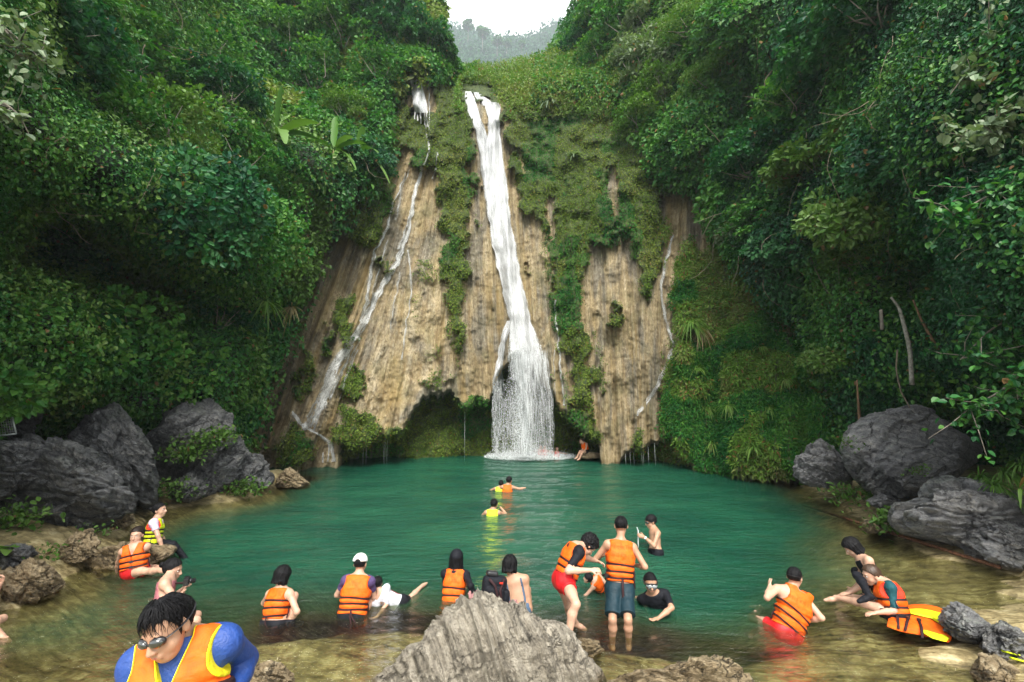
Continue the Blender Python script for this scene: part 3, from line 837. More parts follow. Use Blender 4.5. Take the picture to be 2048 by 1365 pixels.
FOAM_MAT = None
def make_foam():
    t = NT('foam')
    d = t.attr('dens', 2); pos = t.pos()
    k = t.math('ADD', t.math('MULTIPLY', t.noise(t.vscale(pos, (2.2, 4.5, 1)), 1.0, 7, 0.75, 0.4), 0.7), t.math('MULTIPLY', t.noise(pos, 9, 5, 0.7), 0.3))
    al = t.framp(t.math('ADD', d, t.math('MULTIPLY', t.math('SUBTRACT', k, 0.5), 1.6)), [(0.42, 0), (0.85, 0.92)])
    m = t.done(t.n('ShaderNodeMixShader', {0: al, 1: t.n('ShaderNodeBsdfTransparent').outputs[0], 2: t.pbsdf(Base_Color=(0.88, 0.92, 0.92), Roughness=0.6).outputs[0]}))
    c = water_pt(1060, 912)
    nr, na = 30, 72
    r = np.linspace(0, 1, nr)[:, None]; a = np.linspace(0, 2 * np.pi, na, endpoint=False)[None]
    rx, ry = 4.2, 3.2
    X = c[0] - 0.3 + rx * r * np.cos(a); Y = c[1] - 1.2 + ry * r * np.sin(a)
    q = np.stack([X, Y], -1)
    Z = 0.05 + 0.10 * np.exp(-(r / 0.5) ** 2) * (1 + fbm(q * 2.5, 3, 3)) + 0 * X
    D = 1.05 - r ** 0.6 + 0 * X
    tag(mesh_np('foam', np.stack([X, Y, Z], -1).reshape(-1, 3), grid_faces(nr, na, True), m, attrs={'dens': D.ravel()}),
        'white churned foam where the waterfall meets the pool', 'foam', kind='stuff')
    def fp(rng, n):
        ang = rng.uniform(0, 6.28, n); rr = 2.6 * rng.random(n) ** 0.7
        z = np.abs(rng.normal(0, 0.40, n)) * np.exp(-rr / 1.6)
        return np.stack([c[0] + rr * np.cos(ang), c[1] - 1.0 + 0.6 * rr * np.sin(ang), 0.05 + z], -1)
    o = drops('splash', fp, 9000, 0.010, None, 9)
    tag(o, 'fine spray thrown up at the foot of the main waterfall', 'spray', kind='stuff')
make_foam()

def rill(root, name, path, w, dens=0.8, useed=0, out=0.06):
    """narrow stream of water down the rock: (x, y) points and widths in photograph pixels"""
    p = np.array(path, float)
    s = np.concatenate([[0], np.cumsum(np.hypot(*np.diff(p, axis=0).T))])
    q = np.arange(0, s[-1], 3.0)
    x = np.interp(q, s, p[:, 0]); y = np.interp(q, s, p[:, 1])
    x = x + 2.0 * vnoise(np.stack([q / 13.0, q * 0 + useed], -1), 6)
    ww = np.interp(q / s[-1], np.linspace(0, 1, len(np.atleast_1d(w))), np.atleast_1d(w)) if np.ndim(w) else np.full(len(q), w)
    ww = ww * (1 + 0.35 * vnoise(np.stack([q / 18.0, q * 0 + useed + 5], -1), 7))
    tx = np.gradient(x); ty = np.gradient(y); L = np.hypot(tx, ty)
    ww = ww * 1.55
    nx, ny = ty / L, -tx / L
    nc = 5; u = np.linspace(-0.5, 0.5, nc)
    X = x[:, None] + nx[:, None] * u * ww[:, None]; Yp = y[:, None] + ny[:, None] * u * ww[:, None]
    P, N, _, _ = lookup(X, Yp)
    Yd = P[..., 1]
    Yd[1:-1] = np.minimum(Yd[1:-1], 0.5 * (Yd[:-2] + Yd[2:]))
    P = at(X, Yp, Yd - out - 0.05)
    D = dens * np.clip(1.25 - np.abs(u) * 1.6, 0, 1)[None] + 0 * X
    fl = np.stack([(u * 0.5)[None] + 0 * X + useed * 2.3, (q / 40.0)[:, None] + 0 * X, 0 * X], -1)
    o = mesh_np(name, P.reshape(-1, 3), grid_faces(len(q), nc), M_RILL, root, attrs={'flow': fl.reshape(-1, 3), 'dens': D.ravel()})
    o.matrix_parent_inverse = Matrix.Translation(-root.location)
    return o

def side_falls():
    r = empty('small_waterfall', on_surf(838, 165)[0])
    tag(r, 'small upper cascade over the bare lip left of the main waterfall', 'waterfall')
    rows = [(160, 820, 842), (180, 822, 848), (200, 825, 853), (228, 828, 858)]
    o = fall_sheet('cascade_sheet', rows, 12, 0.35, 0.85, r, useed=7); o.matrix_parent_inverse = Matrix.Translation(-r.location)
    for i, xx in enumerate((829, 835, 841, 847, 852)):
        rill(r, 'strand', [(xx, 224), (xx + 2, 240 + 4 * i)], 1.6, 0.8, 20 + i, 0.9)
    rill(r, 'strand', [(857, 165), (859, 230), (858, 302)], 2.2, 0.7, 31)
    rill(r, 'strand', [(848, 226), (853, 262), (859, 302)], 3, 0.62, 32)
    r = empty('small_waterfall', on_surf(660, 900)[0])
    tag(r, 'forked stream running down the tan rock left of the main waterfall', 'waterfall')
    P1 = [(859, 302), (846, 332), (834, 372), (826, 410), (819, 454), (806, 492), (797, 520), (782, 545), (766, 567), (746, 608), (733, 635), (716, 660), (698, 690), (669, 730), (650, 786), (630, 830), (614, 852), (604, 856)]
    rill(r, 'stream', P1, [3, 4, 5, 7, 8, 10, 12, 14, 9], 0.86, 1)
    rill(r, 'stream', [(844, 338), (826, 400), (822, 430), (797, 500)], [3, 4, 4], 0.66, 2)
    rill(r, 'stream', [(813, 346), (786, 410), (777, 450), (766, 478), (750, 500), (742, 530), (739, 560), (734, 605), (719, 645)], [2, 3, 4, 5, 5], 0.74, 3)
    rill(r, 'stream', [(774, 480), (764, 520), (752, 560), (742, 600)], [3, 3], 0.55, 4)
    rill(r, 'stream', [(704, 690), (690, 730), (676, 765), (660, 800)], [4, 4], 0.66, 5)
    rill(r, 'stream', [(716, 700), (700, 735), (686, 770), (680, 800)], [3, 2], 0.55, 6)
    rill(r, 'stream', [(690, 700), (660, 745), (640, 790), (612, 838)], [5, 5, 4], 0.66, 7)
    rill(r, 'stream', [(585, 824), (592, 835), (608, 854), (632, 867), (648, 877), (662, 888), (668, 925)], [4, 6, 5, 6, 7], 0.82, 8)
    rill(r, 'stream', [(700, 712), (676, 755), (652, 800), (634, 842), (628, 862)], [4, 5, 4], 0.6, 33)
    rill(r, 'stream', [(742, 625), (722, 668), (706, 712), (696, 740)], [3, 4, 3], 0.55, 34)
    rill(r, 'stream', [(822, 330), (806, 372), (800, 400), (792, 440)], [2, 3], 0.55, 35)
    rill(r, 'stream', [(657, 885), (656, 925)], [3, 3], 0.7, 9)
    rill(r, 'stream', [(648, 905), (646, 928)], [3, 3], 0.6, 10)
    r = empty('small_waterfall', on_surf(800, 600)[0])
    tag(r, 'thin trickles on the broad tan rock between the left stream and the moss strip', 'waterfall')
    rill(r, 'trickle', [(800, 544), (793, 590), (784, 630), (780, 662)], 2.6, 0.55, 11)
    rill(r, 'trickle', [(816, 500), (824, 577), (812, 650), (803, 722)], 2.6, 0.6, 12)
    rill(r, 'trickle', [(874, 305), (874, 336), (866, 359)], 2.4, 0.6, 13)
    r = empty('small_waterfall', on_surf(1320, 700)[0])
    tag(r, 'thin stream sliding down the bare tan gully right of the main waterfall', 'waterfall')
    rill(r, 'stream', [(1345, 470), (1335, 510), (1327, 545), (1322, 585), (1330, 635), (1342, 672), (1346, 695), (1335, 730), (1320, 764), (1305, 790), (1290, 810), (1272, 832)], [3, 5, 3, 4, 5, 7, 7, 4], 0.7, 14)
    rill(r, 'stream', [(1322, 560), (1324, 610), (1330, 640)], 3, 0.5, 15)
    r = empty('small_waterfall', on_surf(1115, 680)[0])
    tag(r, 'threadlike trickle on the rock close to the right side of the main waterfall', 'waterfall')
    rill(r, 'trickle', [(1110, 600), (1116, 690), (1122, 745), (1130, 815)], 2.6, 0.66, 16)
    rill(r, 'trickle', [(1108, 700), (1110, 790)], 1.8, 0.5, 17)
    # drips hanging under the cave lips
    r = empty('dripping_water', on_surf(1285, 895)[0])
    tag(r, 'row of thin drips falling from the low cave lip on the right', 'drips')
    mb = MB()
    for x, y0, Y in ((1260, 905, 23), (1267, 900, 23), (1283, 895, 23), (1286, 894, 23), (1309, 886, 22.8), (1296, 890, 22.9), (1251, 908, 23)):
        a = W(x, y0, Y); mb.tube([a, (a.x, a.y, a.z * 0.5), (a.x + 0.01, a.y, 0.0)], [0.002, 0.004, 0.002], 5)
    o = mb.build('drip', M_DROP, r); o.matrix_parent_inverse = Matrix.Translation(-r.location)
    r = empty('dripping_water', on_surf(771, 880)[0])
    tag(r, 'thin drips below the green cave mouth on the left', 'drips')
    mb = MB()
    for x, y0, Y in ((771, 868, 23.6), (775, 872, 23.6), (768, 890, 23.6), (733, 890, 23.3), (727, 892, 23.3), (930, 820, 24.6)):
        a = W(x, y0, Y); mb.tube([a, (a.x, a.y, a.z * 0.5), (a.x + 0.01, a.y, 0.0)], [0.002, 0.004, 0.002], 5)
    o = mb.build('drip', M_DROP, r); o.matrix_parent_inverse = Matrix.Translation(-r.location)
side_falls()
# ================================================================== boulders and ledges
def rock(name, outline, Y, depth, mat, label, cat='boulder', seed=0, amp=0.15, p=0.42, res=(100, 150), tilt=(0.4, 0.1, 1.0), strata=0.05, group=None, lean=0.0, flute=0.0, planes=(), cuts=14, chunk=1.0):
    """a boulder whose silhouette follows an outline at distance Y, with its own thickness and broken, bedded faces"""
    o2 = np.array(outline, float)
    P = at(o2[:, 0], o2[:, 1], np.full(len(o2), float(Y)))[:, [0, 2]]
    c = P.mean(0)
    d = P - c
    ang = np.arctan2(d[:, 1], d[:, 0]); od = np.argsort(ang)
    ang, d = ang[od], d[od]
    na, nf = res[1], res[0]
    th = np.linspace(-np.pi, np.pi, na, endpoint=False)
    # exact radius of the polygon along each direction
    R = np.zeros(na)
    n = len(d)
    for i in range(n):
        a, b = d[i], d[(i + 1) % n]
        e = b - a
        den = np.cos(th) * e[1] - np.sin(th) * e[0]
        with np.errstate(divide='ignore', invalid='ignore'):
            t = (a[0] * e[1] - a[1] * e[0]) / den
            s = (a[0] * np.sin(th) - a[1] * np.cos(th)) / den
        ok = (t > 0) & (s >= -1e-6) & (s <= 1 + 1e-6)
        R = np.where(ok, np.maximum(R, t), R)
    R = 0.25 * np.roll(R, 1) + 0.5 * R + 0.25 * np.roll(R, -1)
    uu = np.linspace(0, 1, nf // 4 + 2)[:-1]; ph1 = np.arccos(uu ** (1 / p))
    phi = np.unique(np.concatenate([ph1, -ph1, np.linspace(-1.35, 1.35, nf - 2 * len(ph1))]))[:, None]; nf = len(phi)
    rr = np.abs(np.cos(phi)) ** p * R[None]
    sy = np.sign(np.sin(phi)) * np.abs(np.sin(phi)) ** 0.8
    X = c[0] + rr * np.cos(th); Z = c[1] + rr * np.sin(th)
    Yv = Y + depth * sy + 0 * X + lean * (Z - c[1])
    V = np.stack([X, Yv, Z], -1)
    C = np.array([c[0], Y, c[1]])
    N = (V - C) / np.array([R.mean(), depth, R.mean()]); N /= np.linalg.norm(N, axis=-1, keepdims=True)
    sz = float(R.mean())
    q = V + seed * 13.7
    # flat broken faces: pull vertices in to a few random planes
    rng = np.random.default_rng(seed + 50)
    D = V - C
    for k in range(cuts + len(planes)):
        if k < cuts:
            nn = rng.normal(size=3) * np.array([1, 0.9, 1]); nn[1] = -abs(nn[1]); hf = rng.uniform(0.55, 0.9)
        else:
            nn = np.array(planes[k - cuts][:3], float); hf = planes[k - cuts][3]
        nn /= np.linalg.norm(nn)
        h = hf * np.percentile(D.reshape(-1, 3) @ nn, 98)
        ex = np.maximum(D @ nn - h, 0)
        D = D - ex[..., None] * nn * np.array([0.05, 0.95, 0.05])
    V = C + D
    t = np.array(tilt, float); t /= np.linalg.norm(t)
    s = (q @ t) / (0.10 + 0.05 * sz) + 1.5 * fbm(q * 0.9 / max(sz, 0.4), 3, seed)
    st = ridged(np.stack([s, s * 0.1, s * 0], -1), 3, seed + 1)
    step = np.abs((s * 0.35) % 1 - 0.5)
    disp = amp * sz * 0.7 * (0.8 * fbm(q * 1.7 / sz, 4, seed + 2) + 0.5 * ridged(q * 2.6 / sz, 4, seed + 3) + 0.36 * ridged(q * 6.5 / sz, 3, seed + 9)) + strata * (st * 0.7 - (step < 0.06) * 0.9) + 0.02 * fbm(q * 9, 3, seed + 4)
    if not flute:
        wq = np.stack([q @ np.array([.9, .2, -.3]), q @ np.array([-.2, .9, .1]), (q @ t) * 1.8], -1) + 0.25 * fbm(q * 1.5 / sz, 3, seed)[..., None]
        _, i1 = worley(wq / (0.75 * sz), seed + 11); _, i2 = worley(wq / (0.33 * sz), seed + 12)
        disp = disp + chunk * sz * ((i1 - .5) * 0.26 + (i2 - .5) * 0.11)
    if flute:
        f = np.stack([(q[..., 0] * 8.5 + q[..., 2] * 2.8 + 0.5 * fbm(q * 1.3, 2, 3)), q[..., 2] * 0.5, q[..., 1] * 1.2], -1)
        disp = disp + flute * (1.3 * ridged(f, 4, seed + 7) + 0.5 * ridged(f * 2.7, 2, seed + 8))
    V = V + N * disp[..., None]
    # widen the near side and narrow the far side a little, as the bedding planes do, and run the block back into the bank
    cc = np.array([0, 0, CAM_Z]); V0 = V.copy(); V0[..., 1] = Y
    V = cc + (V0 - cc) * (np.maximum(V[..., 1:2], 1.0) / Y)
    root_loc = np.array([c[0], Y, V[..., 2].min()])
    ob = mesh_np(name, (V - root_loc).reshape(-1, 3), grid_faces(nf, na, True), mat)
    ob.location = root_loc
    tag(ob, label, cat, group)
    return ob

rock('boulder', [(-60, 1090), (-60, 930), (0, 896), (70, 884), (130, 905), (190, 935), (240, 960), (272, 1000), (262, 1022), (215, 1048), (150, 1062), (95, 1085), (20, 1100)], 11.2, 1.7, M_ROCK,
     'broad layered dark boulder at the left edge of the pool, largest on that side', seed=1, tilt=(0.25, 0, 1), strata=0.06)
rock('boulder', [(-60, 1000), (-60, 905), (10, 890), (70, 884), (110, 900), (120, 930), (60, 960), (0, 1000)], 10.4, 0.8, M_ROCK,
     'flat slab of dark rock lying on top of the broad boulder at the left edge', seed=2, tilt=(0.2, 0, 1), strata=0.07)
rock('boulder', [(140, 960), (135, 900), (150, 870), (195, 822), (232, 815), (262, 850), (300, 905), (315, 960), (312, 1010), (270, 1010), (220, 960), (180, 940)], 13.2, 1.6, M_ROCK,
     'tall peaked dark boulder behind the broad left boulder', seed=3, tilt=(0.8, 0, 0.7), strata=0.05)
rock('boulder', [(300, 880), (330, 850), (330, 830), (395, 812), (430, 808), (455, 835), (465, 880), (430, 925), (400, 960), (340, 985), (290, 960), (285, 900)], 15.6, 1.7, M_ROCK,
     'leafy topped dark boulder with leaning beds, middle of the left bank', seed=4, tilt=(-0.7, 0, 0.8), strata=0.08)
rock('boulder', [(380, 985), (400, 930), (440, 885), (480, 872), (494, 905), (480, 945), (440, 985), (400, 1000)], 15.6, 0.9, M_ROCK,
     'slanted slab boulder leaning against the leafy topped one on the left bank', seed=5, tilt=(-0.7, 0, 0.8), strata=0.06)
rock('boulder', [(440, 985), (455, 950), (500, 912), (520, 915), (550, 950), (552, 965), (510, 985), (460, 995)], 16.4, 0.9, M_ROCK,
     'low pointed dark boulder where the left bank meets the pool', seed=6, tilt=(-0.6, 0, 0.8), strata=0.05)
rock('boulder', [(335, 1000), (345, 965), (385, 943), (410, 965), (415, 990), (380, 1005)], 14.6, 0.7, M_ROCK,
     'small grey boulder under the leafy topped boulder at the waterline', seed=7, tilt=(-0.5, 0, 0.8))
rock('boulder', [(548, 975), (560, 950), (580, 937), (605, 955), (620, 968), (590, 975)], 17.3, 0.7, M_ROCKT,
     'low tan tipped rock at the far end of the left boulders', seed=8)
rock('boulder', [(240, 800), (250, 765), (275, 748), (300, 775), (322, 800), (310, 815), (270, 815)], 15.8, 0.6, M_ROCK,
     'grey stone showing in the leaves high above the tall peaked boulder', seed=9)
rock('boulder', [(-30, 900), (-20, 800), (20, 780), (60, 785), (90, 810), (70, 850), (60, 900)], 12.6, 0.7, M_ROCK,
     'dark upright rock behind the metal frame at the left edge', seed=10)
rock('boulder', [(107, 1125), (120, 1100), (150, 1072), (180, 1060), (195, 1085), (185, 1110), (150, 1125), (120, 1130)], 9.3, 0.5, M_ROCKT,
     'pale brown rock with a dark hollow beneath, left of the girl in the orange vest', seed=11)
rock('boulder', [(105, 1150), (150, 1125), (190, 1105), (240, 1092), (300, 1085), (350, 1092), (345, 1110), (300, 1130), (240, 1148), (160, 1158)], 9.4, 0.7, M_ROCKT,
     'long flat wet tan rock the two seated women rest on', seed=12, amp=0.06)
rock('boulder', [(-20, 1215), (-20, 1160), (30, 1140), (60, 1120), (92, 1130), (110, 1150), (132, 1165), (110, 1185), (60, 1205), (10, 1225)], 7.9, 0.6, M_ROCKT,
     'knobbly tan brown rock beside the water at the left edge', seed=13, amp=0.12)
rock('boulder', [(-30, 1140), (-20, 1100), (20, 1095), (68, 1094), (72, 1110), (40, 1128), (0, 1145)], 8.6, 0.5, M_ROCK,
     'small split slab of grey rock under the broad leaves at the left edge', seed=14, strata=0.05)
rock('boulder', [(200, 1052), (225, 1040), (262, 1030), (270, 1045), (245, 1056), (215, 1060)], 11.6, 0.4, M_ROCKT,
     'small tan rock at the foot of the broad left boulder', seed=15)
# right bank
rock('boulder', [(1676, 900), (1690, 860), (1740, 828), (1790, 822), (1822, 814), (1860, 822), (1905, 855), (1970, 895), (1955, 925), (1900, 965), (1850, 985), (1790, 990), (1740, 985), (1700, 945)], 13.2, 1.5, M_ROCKL,
     'huge angular grey boulder with a smooth slanted face on the right bank', seed=20, p=0.4, chunk=0.35, amp=0.035, tilt=(-0.5, 0.3, 1), strata=0.02, cuts=3, planes=((0.15, -1, 0.55, 0.35), (-0.8, -0.5, -0.5, 0.55), (0.1, -0.6, -0.9, 0.6)))
rock('boulder', [(1680, 905), (1700, 900), (1745, 935), (1800, 965), (1850, 985), (1800, 996), (1750, 988), (1705, 950)], 12.5, 0.8, M_ROCK,
     'ragged dark underside layer of the huge grey boulder', seed=21, amp=0.12, tilt=(-0.6, 0.2, 1), strata=0.09)
rock('boulder', [(1588, 950), (1600, 910), (1640, 888), (1665, 900), (1695, 930), (1700, 970), (1650, 972), (1610, 968)], 14.8, 0.9, M_ROCKL,
     'low grey boulder left of the huge angular one on the right bank', seed=22)
rock('boulder', [(1735, 1000), (1760, 990), (1800, 1000), (1805, 1015), (1770, 1018), (1745, 1012)], 12.2, 0.5, M_ROCKL,
     'small flat grey stone in front of the huge angular boulder', seed=23)
rock('rock_ledge', [(1790, 1045), (1800, 1010), (1850, 1000), (1858, 972), (1900, 965), (1960, 975), (2048, 990), (2150, 1000), (2180, 1100), (2120, 1150), (2040, 1128), (1960, 1105), (1880, 1080), (1820, 1065)], 10.3, 1.3, M_ROCKL,
     'long cracked grey ledge running out of the picture on the right', cat='rock', seed=24, amp=0.05, tilt=(0.1, 0.2, 1), strata=0.07)
rock('rock_ledge', [(1880, 1075), (1930, 1052), (1990, 1048), (2060, 1060), (2150, 1090), (2150, 1170), (2060, 1150), (1960, 1118)], 9.4, 0.7, M_ROCKL,
     'lower pale step of the cracked grey ledge at the right edge', cat='rock', seed=25, amp=0.06, strata=0.04)
rock('boulder', [(1722, 1052), (1735, 1040), (1765, 1045), (1790, 1060), (1770, 1068), (1735, 1065)], 11.4, 0.4, M_ROCKT,
     'small tan stone in the water under the rusty pipe', seed=26)
rock('boulder', [(1878, 1240), (1888, 1218), (1915, 1211), (1955, 1235), (1985, 1255), (1980, 1275), (1960, 1292), (1920, 1275), (1890, 1262)], 6.5, 0.45, M_ROCKL,
     'rounded grey stone beside the empty life jacket', seed=27, amp=0.05)
rock('boulder', [(1965, 1300), (1975, 1262), (2000, 1248), (2060, 1275), (2120, 1310), (2080, 1345), (2020, 1335), (1975, 1322)], 6.1, 0.5, M_ROCKL,
     'grey stone in the lower right corner next to the rounded one', seed=28, amp=0.06)
# foreground
rock('boulder', [(742, 1365), (765, 1350), (850, 1275), (890, 1232), (935, 1202), (950, 1190), (1000, 1212), (1040, 1216), (1068, 1240), (1110, 1250), (1150, 1288), (1175, 1320), (1196, 1350), (1210, 1400), (1200, 1500), (960, 1560), (760, 1520)], 5.6, 0.7, M_ROCKF,
     'pale fluted rock in the middle of the foreground with a backpack on it', seed=30, p=0.5, amp=0.045, res=(240, 360), strata=0.0, flute=0.075, cuts=9)
rock('boulder', [(1205, 1420), (1215, 1372), (1240, 1352), (1290, 1338), (1340, 1335), (1400, 1318), (1450, 1316), (1488, 1335), (1506, 1370), (1500, 1430), (1350, 1460)], 5.3, 0.45, M_ROCKT,
     'wet tan brown rock at the bottom right of the pale fluted rock', seed=31, amp=0.09, p=0.5)
rock('boulder', [(475, 1400), (500, 1345), (530, 1330), (560, 1335), (580, 1352), (575, 1400)], 5.6, 0.35, M_ROCKT,
     'small tan rock under the elbow of the man in blue', seed=32)
rock('boulder', [(1945, 1345), (1965, 1316), (2000, 1322), (2048, 1350), (2060, 1400), (1980, 1390)], 5.8, 0.4, M_ROCKT,
     'low tan stone under the yellow strip in the lower right corner', seed=33)
rock('boulder', [(1140, 1285), (1160, 1278), (1195, 1283), (1205, 1300), (1190, 1318), (1155, 1318)], 6.3, 0.25, M_ROCKT,
     'half sunken brown rock behind the legs of the bending man', seed=34)

# ================================================================== leaves
def leaf_mesh(name, P, N, T, L, wid, C, mat, parent=None, fold=0.25, droop=0.15, simple=False):
    """one mesh of many leaves: P base, N face normal, T direction of the tip, L length"""
    T = T / (np.linalg.norm(T, axis=1, keepdims=True) + 1e-9)
    S = np.cross(T, N); S /= np.linalg.norm(S, axis=1, keepdims=True) + 1e-9
    Nn = np.cross(S, T)
    L = L[:, None]; w = L * np.asarray(wid).reshape(-1, 1) if np.ndim(wid) else L * wid
    tip = P + T * L - Nn * L * droop
    n = len(P)
    if simple:
        mid = P + T * L * 0.48
        V = np.stack([P, mid + S * w + Nn * w * fold, tip, mid - S * w + Nn * w * fold], 1); k = np.arange(n)[:, None] * 4
        F = np.array([[0, 1, 2, 3]]) + k; rep = 4
    else:
        m1 = P + T * L * 0.27 + Nn * w * fold; m2 = P + T * L * 0.68 + Nn * (w * fold - L * droop * 0.35)
        V = np.stack([P, m1 + S * w, m2 + S * w * 0.82, tip, m2 - S * w * 0.82, m1 - S * w], 1); k = np.arange(n)[:, None, None] * 6
        F = (np.array([[0, 1, 2, 3], [0, 3, 4, 5]])[None] + k).reshape(-1, 4); rep = 6
    col = np.repeat(C, rep, 0)
    return mesh_np(name, V.reshape(-1, 3), F, mat, parent, smooth=False, color=col)

PAL = {  # base colours of foliage
 'deep': [(0.006, 0.052, 0.030), (0.013, 0.082, 0.034), (0.026, 0.12, 0.036), (0.052, 0.16, 0.052)],
 'mid': [(0.011, 0.080, 0.026), (0.025, 0.13, 0.028), (0.062, 0.19, 0.030), (0.12, 0.25, 0.046)],
 'fresh': [(0.060, 0.15, 0.022), (0.085, 0.19, 0.028), (0.11, 0.21, 0.04), (0.14, 0.22, 0.05)],
 'pale': [(0.10, 0.155, 0.085), (0.14, 0.20, 0.11), (0.17, 0.23, 0.13), (0.08, 0.14, 0.06)],
 'moss': [(0.06, 0.125, 0.020), (0.105, 0.18, 0.028), (0.16, 0.225, 0.042), (0.22, 0.23, 0.07)],
 'grass': [(0.065, 0.15, 0.024), (0.095, 0.20, 0.030), (0.14, 0.23, 0.045), (0.21, 0.22, 0.09)],
 'straw': [(0.24, 0.20, 0.10), (0.18, 0.17, 0.075), (0.30, 0.22, 0.13), (0.13, 0.16, 0.05)],
}
def colors(rng, pal, n, odd=0.01, clump=None):
    p = np.array(PAL[pal])
    t = rng.random(n) * 0.75 + (0 if clump is None else 0)
    if clump is not None: t = np.clip(0.55 * rng.random(n) + 0.55 * clump, 0, 0.999)
    f = t * 3; i = np.clip(f.astype(int), 0, 2); f = (f - i)[:, None]
    c = p[i] * (1 - f) + p[i + 1] * f
    c = c * rng.uniform(0.75, 1.25, (n, 1))
    m = rng.random(n) < odd
    c[m] = np.array([0.22, 0.13, 0.05]) * rng.uniform(0.5, 1.2, (m.sum(), 1))
    return np.clip(c, 0.004, 0.7)

FR_Y = [172, 183, 202, 262, 340, 404, 500, 590, 691, 735]; FR_A = [928, 930, 931, 950, 962, 971, 986, 1007, 1012, 1012]; FR_B = [985, 985, 1000, 1000, 1011, 1018, 1034, 1051, 1082, 1096]
def cover(name, label, n, box, cond, size, pal, mat, seed, out=(0.0, 0.45), wid=0.34, up=0.35, simple=False, cat='foliage', tipdown=0.8, palmix=None, thr=None, odd=0.01, bias=None):
    """leaves over part of the gorge, thickest where clumps stand out"""
    rng = np.random.default_rng(seed)
    xs, ys = [], []
    got = 0
    while got < n:
        x = rng.uniform(box[0], box[2], n * 2); y = rng.uniform(box[1], box[3], n * 2)
        fo = lookup(x, y, GF); ms = lookup(x, y, GM)
        ok = cond(x, y, fo, ms, rng.random(len(x))) & (y > np.interp(x, SKX, SKY) + 3) & ~((y > 172) & (y < 735) & (x > np.interp(y, FR_Y, FR_A) - 5) & (x < np.interp(y, FR_Y, FR_B) + 5)) & ~((y > 150) & (y < 232) & (x > 816) & (x < 866))
        xs.append(x[ok]); ys.append(y[ok]); got += ok.sum()
        if ok.mean() < 0.01: break
    x = np.concatenate(xs)[:n]; y = np.concatenate(ys)[:n]
    P, N, fo, ms = lookup(x, y)
    keep = P[:, 2] > 0.05
    x, y, P, N = x[keep], y[keep], P[keep], N[keep]
    N /= np.linalg.norm(N, axis=1, keepdims=True) + 1e-9
    n = len(P)
    if thr is not None:                       # gaps between clumps
        g = fbm(P * thr[0], 3, seed + 3)
        k = g > thr[1]
        x, y, P, N = x[k], y[k], P[k], N[k]; n = len(P)
    o = rng.uniform(out[0], out[1], n)[:, None]
    P = P + N * o + rng.normal(0, 0.05, (n, 3))
    upv = np.array([0, 0, 1.0])
    nn = N * 0.75 + upv * up + rng.normal(0, 0.38, (n, 3))
    t = rng.normal(0, 0.7, (n, 3)) + N * 0.5 - upv * tipdown
    L = rng.uniform(size[0], size[1], n) * (np.clip(P[:, 1] / 19.0, 0.55, 1.25) if cat == 'foliage' else 1.0)
    cl = np.clip(0.5 + 0.9 * fbm(P * 0.55, 3, seed + 8), 0, 1)
    C = colors(rng, pal, n, odd, cl)
    if palmix:
        m = fbm(P * palmix[1], 3, seed + 6) > palmix[2]
        C[m] = colors(rng, palmix[0], m.sum(), 0.01, cl[m])
    ob = leaf_mesh(name, P, nn, t, L, wid, C, mat, simple=simple)
    return tag(ob, label, cat, kind='stuff')

FRAME = (-60, -40, 2110, 1060)
nearY = lambda x, y: lookup(x, y, GP)[..., 1]
frst = lambda x, y, fo, ms, r: fo > 0.5
cover('vine_foliage', 'dense dark vines and leaves covering the steep left hillside', 185000, (-285, -60, 720, 1040), lambda x, y, fo, ms, r: (fo > 0.5) & (nearY(x, y) < 23.5) & (y > 200 - 0 * x) | ((fo > 0.5) & (nearY(x, y) < 23.5) & (x < 480)), (0.09, 0.22), 'mid', M_GLOSSLEAF, 1, out=(0.0, 0.7), palmix=('fresh', 0.28, 0.28))
cover('vine_foliage', 'bluish green vines on the far wall above the small upper cascade', 120000, (380, -40, 950, 420), lambda x, y, fo, ms, r: (fo > 0.5) & (nearY(x, y) >= 23.5), (0.13, 0.27), 'mid', M_LEAF, 2, out=(0.0, 0.8), palmix=('moss', 0.3, 0.2))
cover('vine_foliage', 'dense leaves over the high wall right of the gap of sky', 110000, (1070, -40, 1560, 520), lambda x, y, fo, ms, r: (fo > 0.5) & (nearY(x, y) >= 20), (0.13, 0.28), 'mid', M_LEAF, 3, out=(0.0, 0.8), palmix=('pale', 0.35, 0.3))
cover('vine_foliage', 'dark leaves and creepers over the near right hillside', 205000, (1440, -60, 2345, 1000), lambda x, y, fo, ms, r: (fo > 0.5) & (nearY(x, y) < 20.5), (0.09, 0.21), 'deep', M_GLOSSLEAF, 4, out=(0.0, 0.7), palmix=('mid', 0.35, 0.15))
cover('moss_cover', 'small creeping plants and moss hanging over the travertine cliff', 150000, (480, 90, 1400, 930), lambda x, y, fo, ms, r: (fo < 0.6) & (r < ms * 1.3 - 0.25) & ((x < 1350) | (y < 470)), (0.04, 0.115), 'moss', M_MOSS, 5, out=(-0.08, 0.14), simple=True, wid=0.4, cat='moss', palmix=('mid', 0.5, 0.22), odd=0.03)
cover('slope_grass', 'rough grass and low herbs on the green slope right of the cliff', 110000, (1325, 420, 1760, 950), lambda x, y, fo, ms, r: (fo < 0.6) & (r < ms), (0.09, 0.26), 'grass', M_MOSS, 6, out=(-0.02, 0.22), simple=True, wid=0.16, cat='grass', palmix=('mid', 0.45, 0.15), odd=0.08)
cover('slope_scrub', 'golden green scrub on the saddle behind the top of the falls', 42000, (915, 95, 1250, 240), lambda x, y, fo, ms, r: (y < 175 + 70 * r) & (y > 110), (0.10, 0.30), 'grass', M_LEAF, 7, out=(0, 0.8), simple=True, wid=0.25, cat='scrub', palmix=('moss', 0.4, 0.1), tipdown=-0.3, odd=0.05)

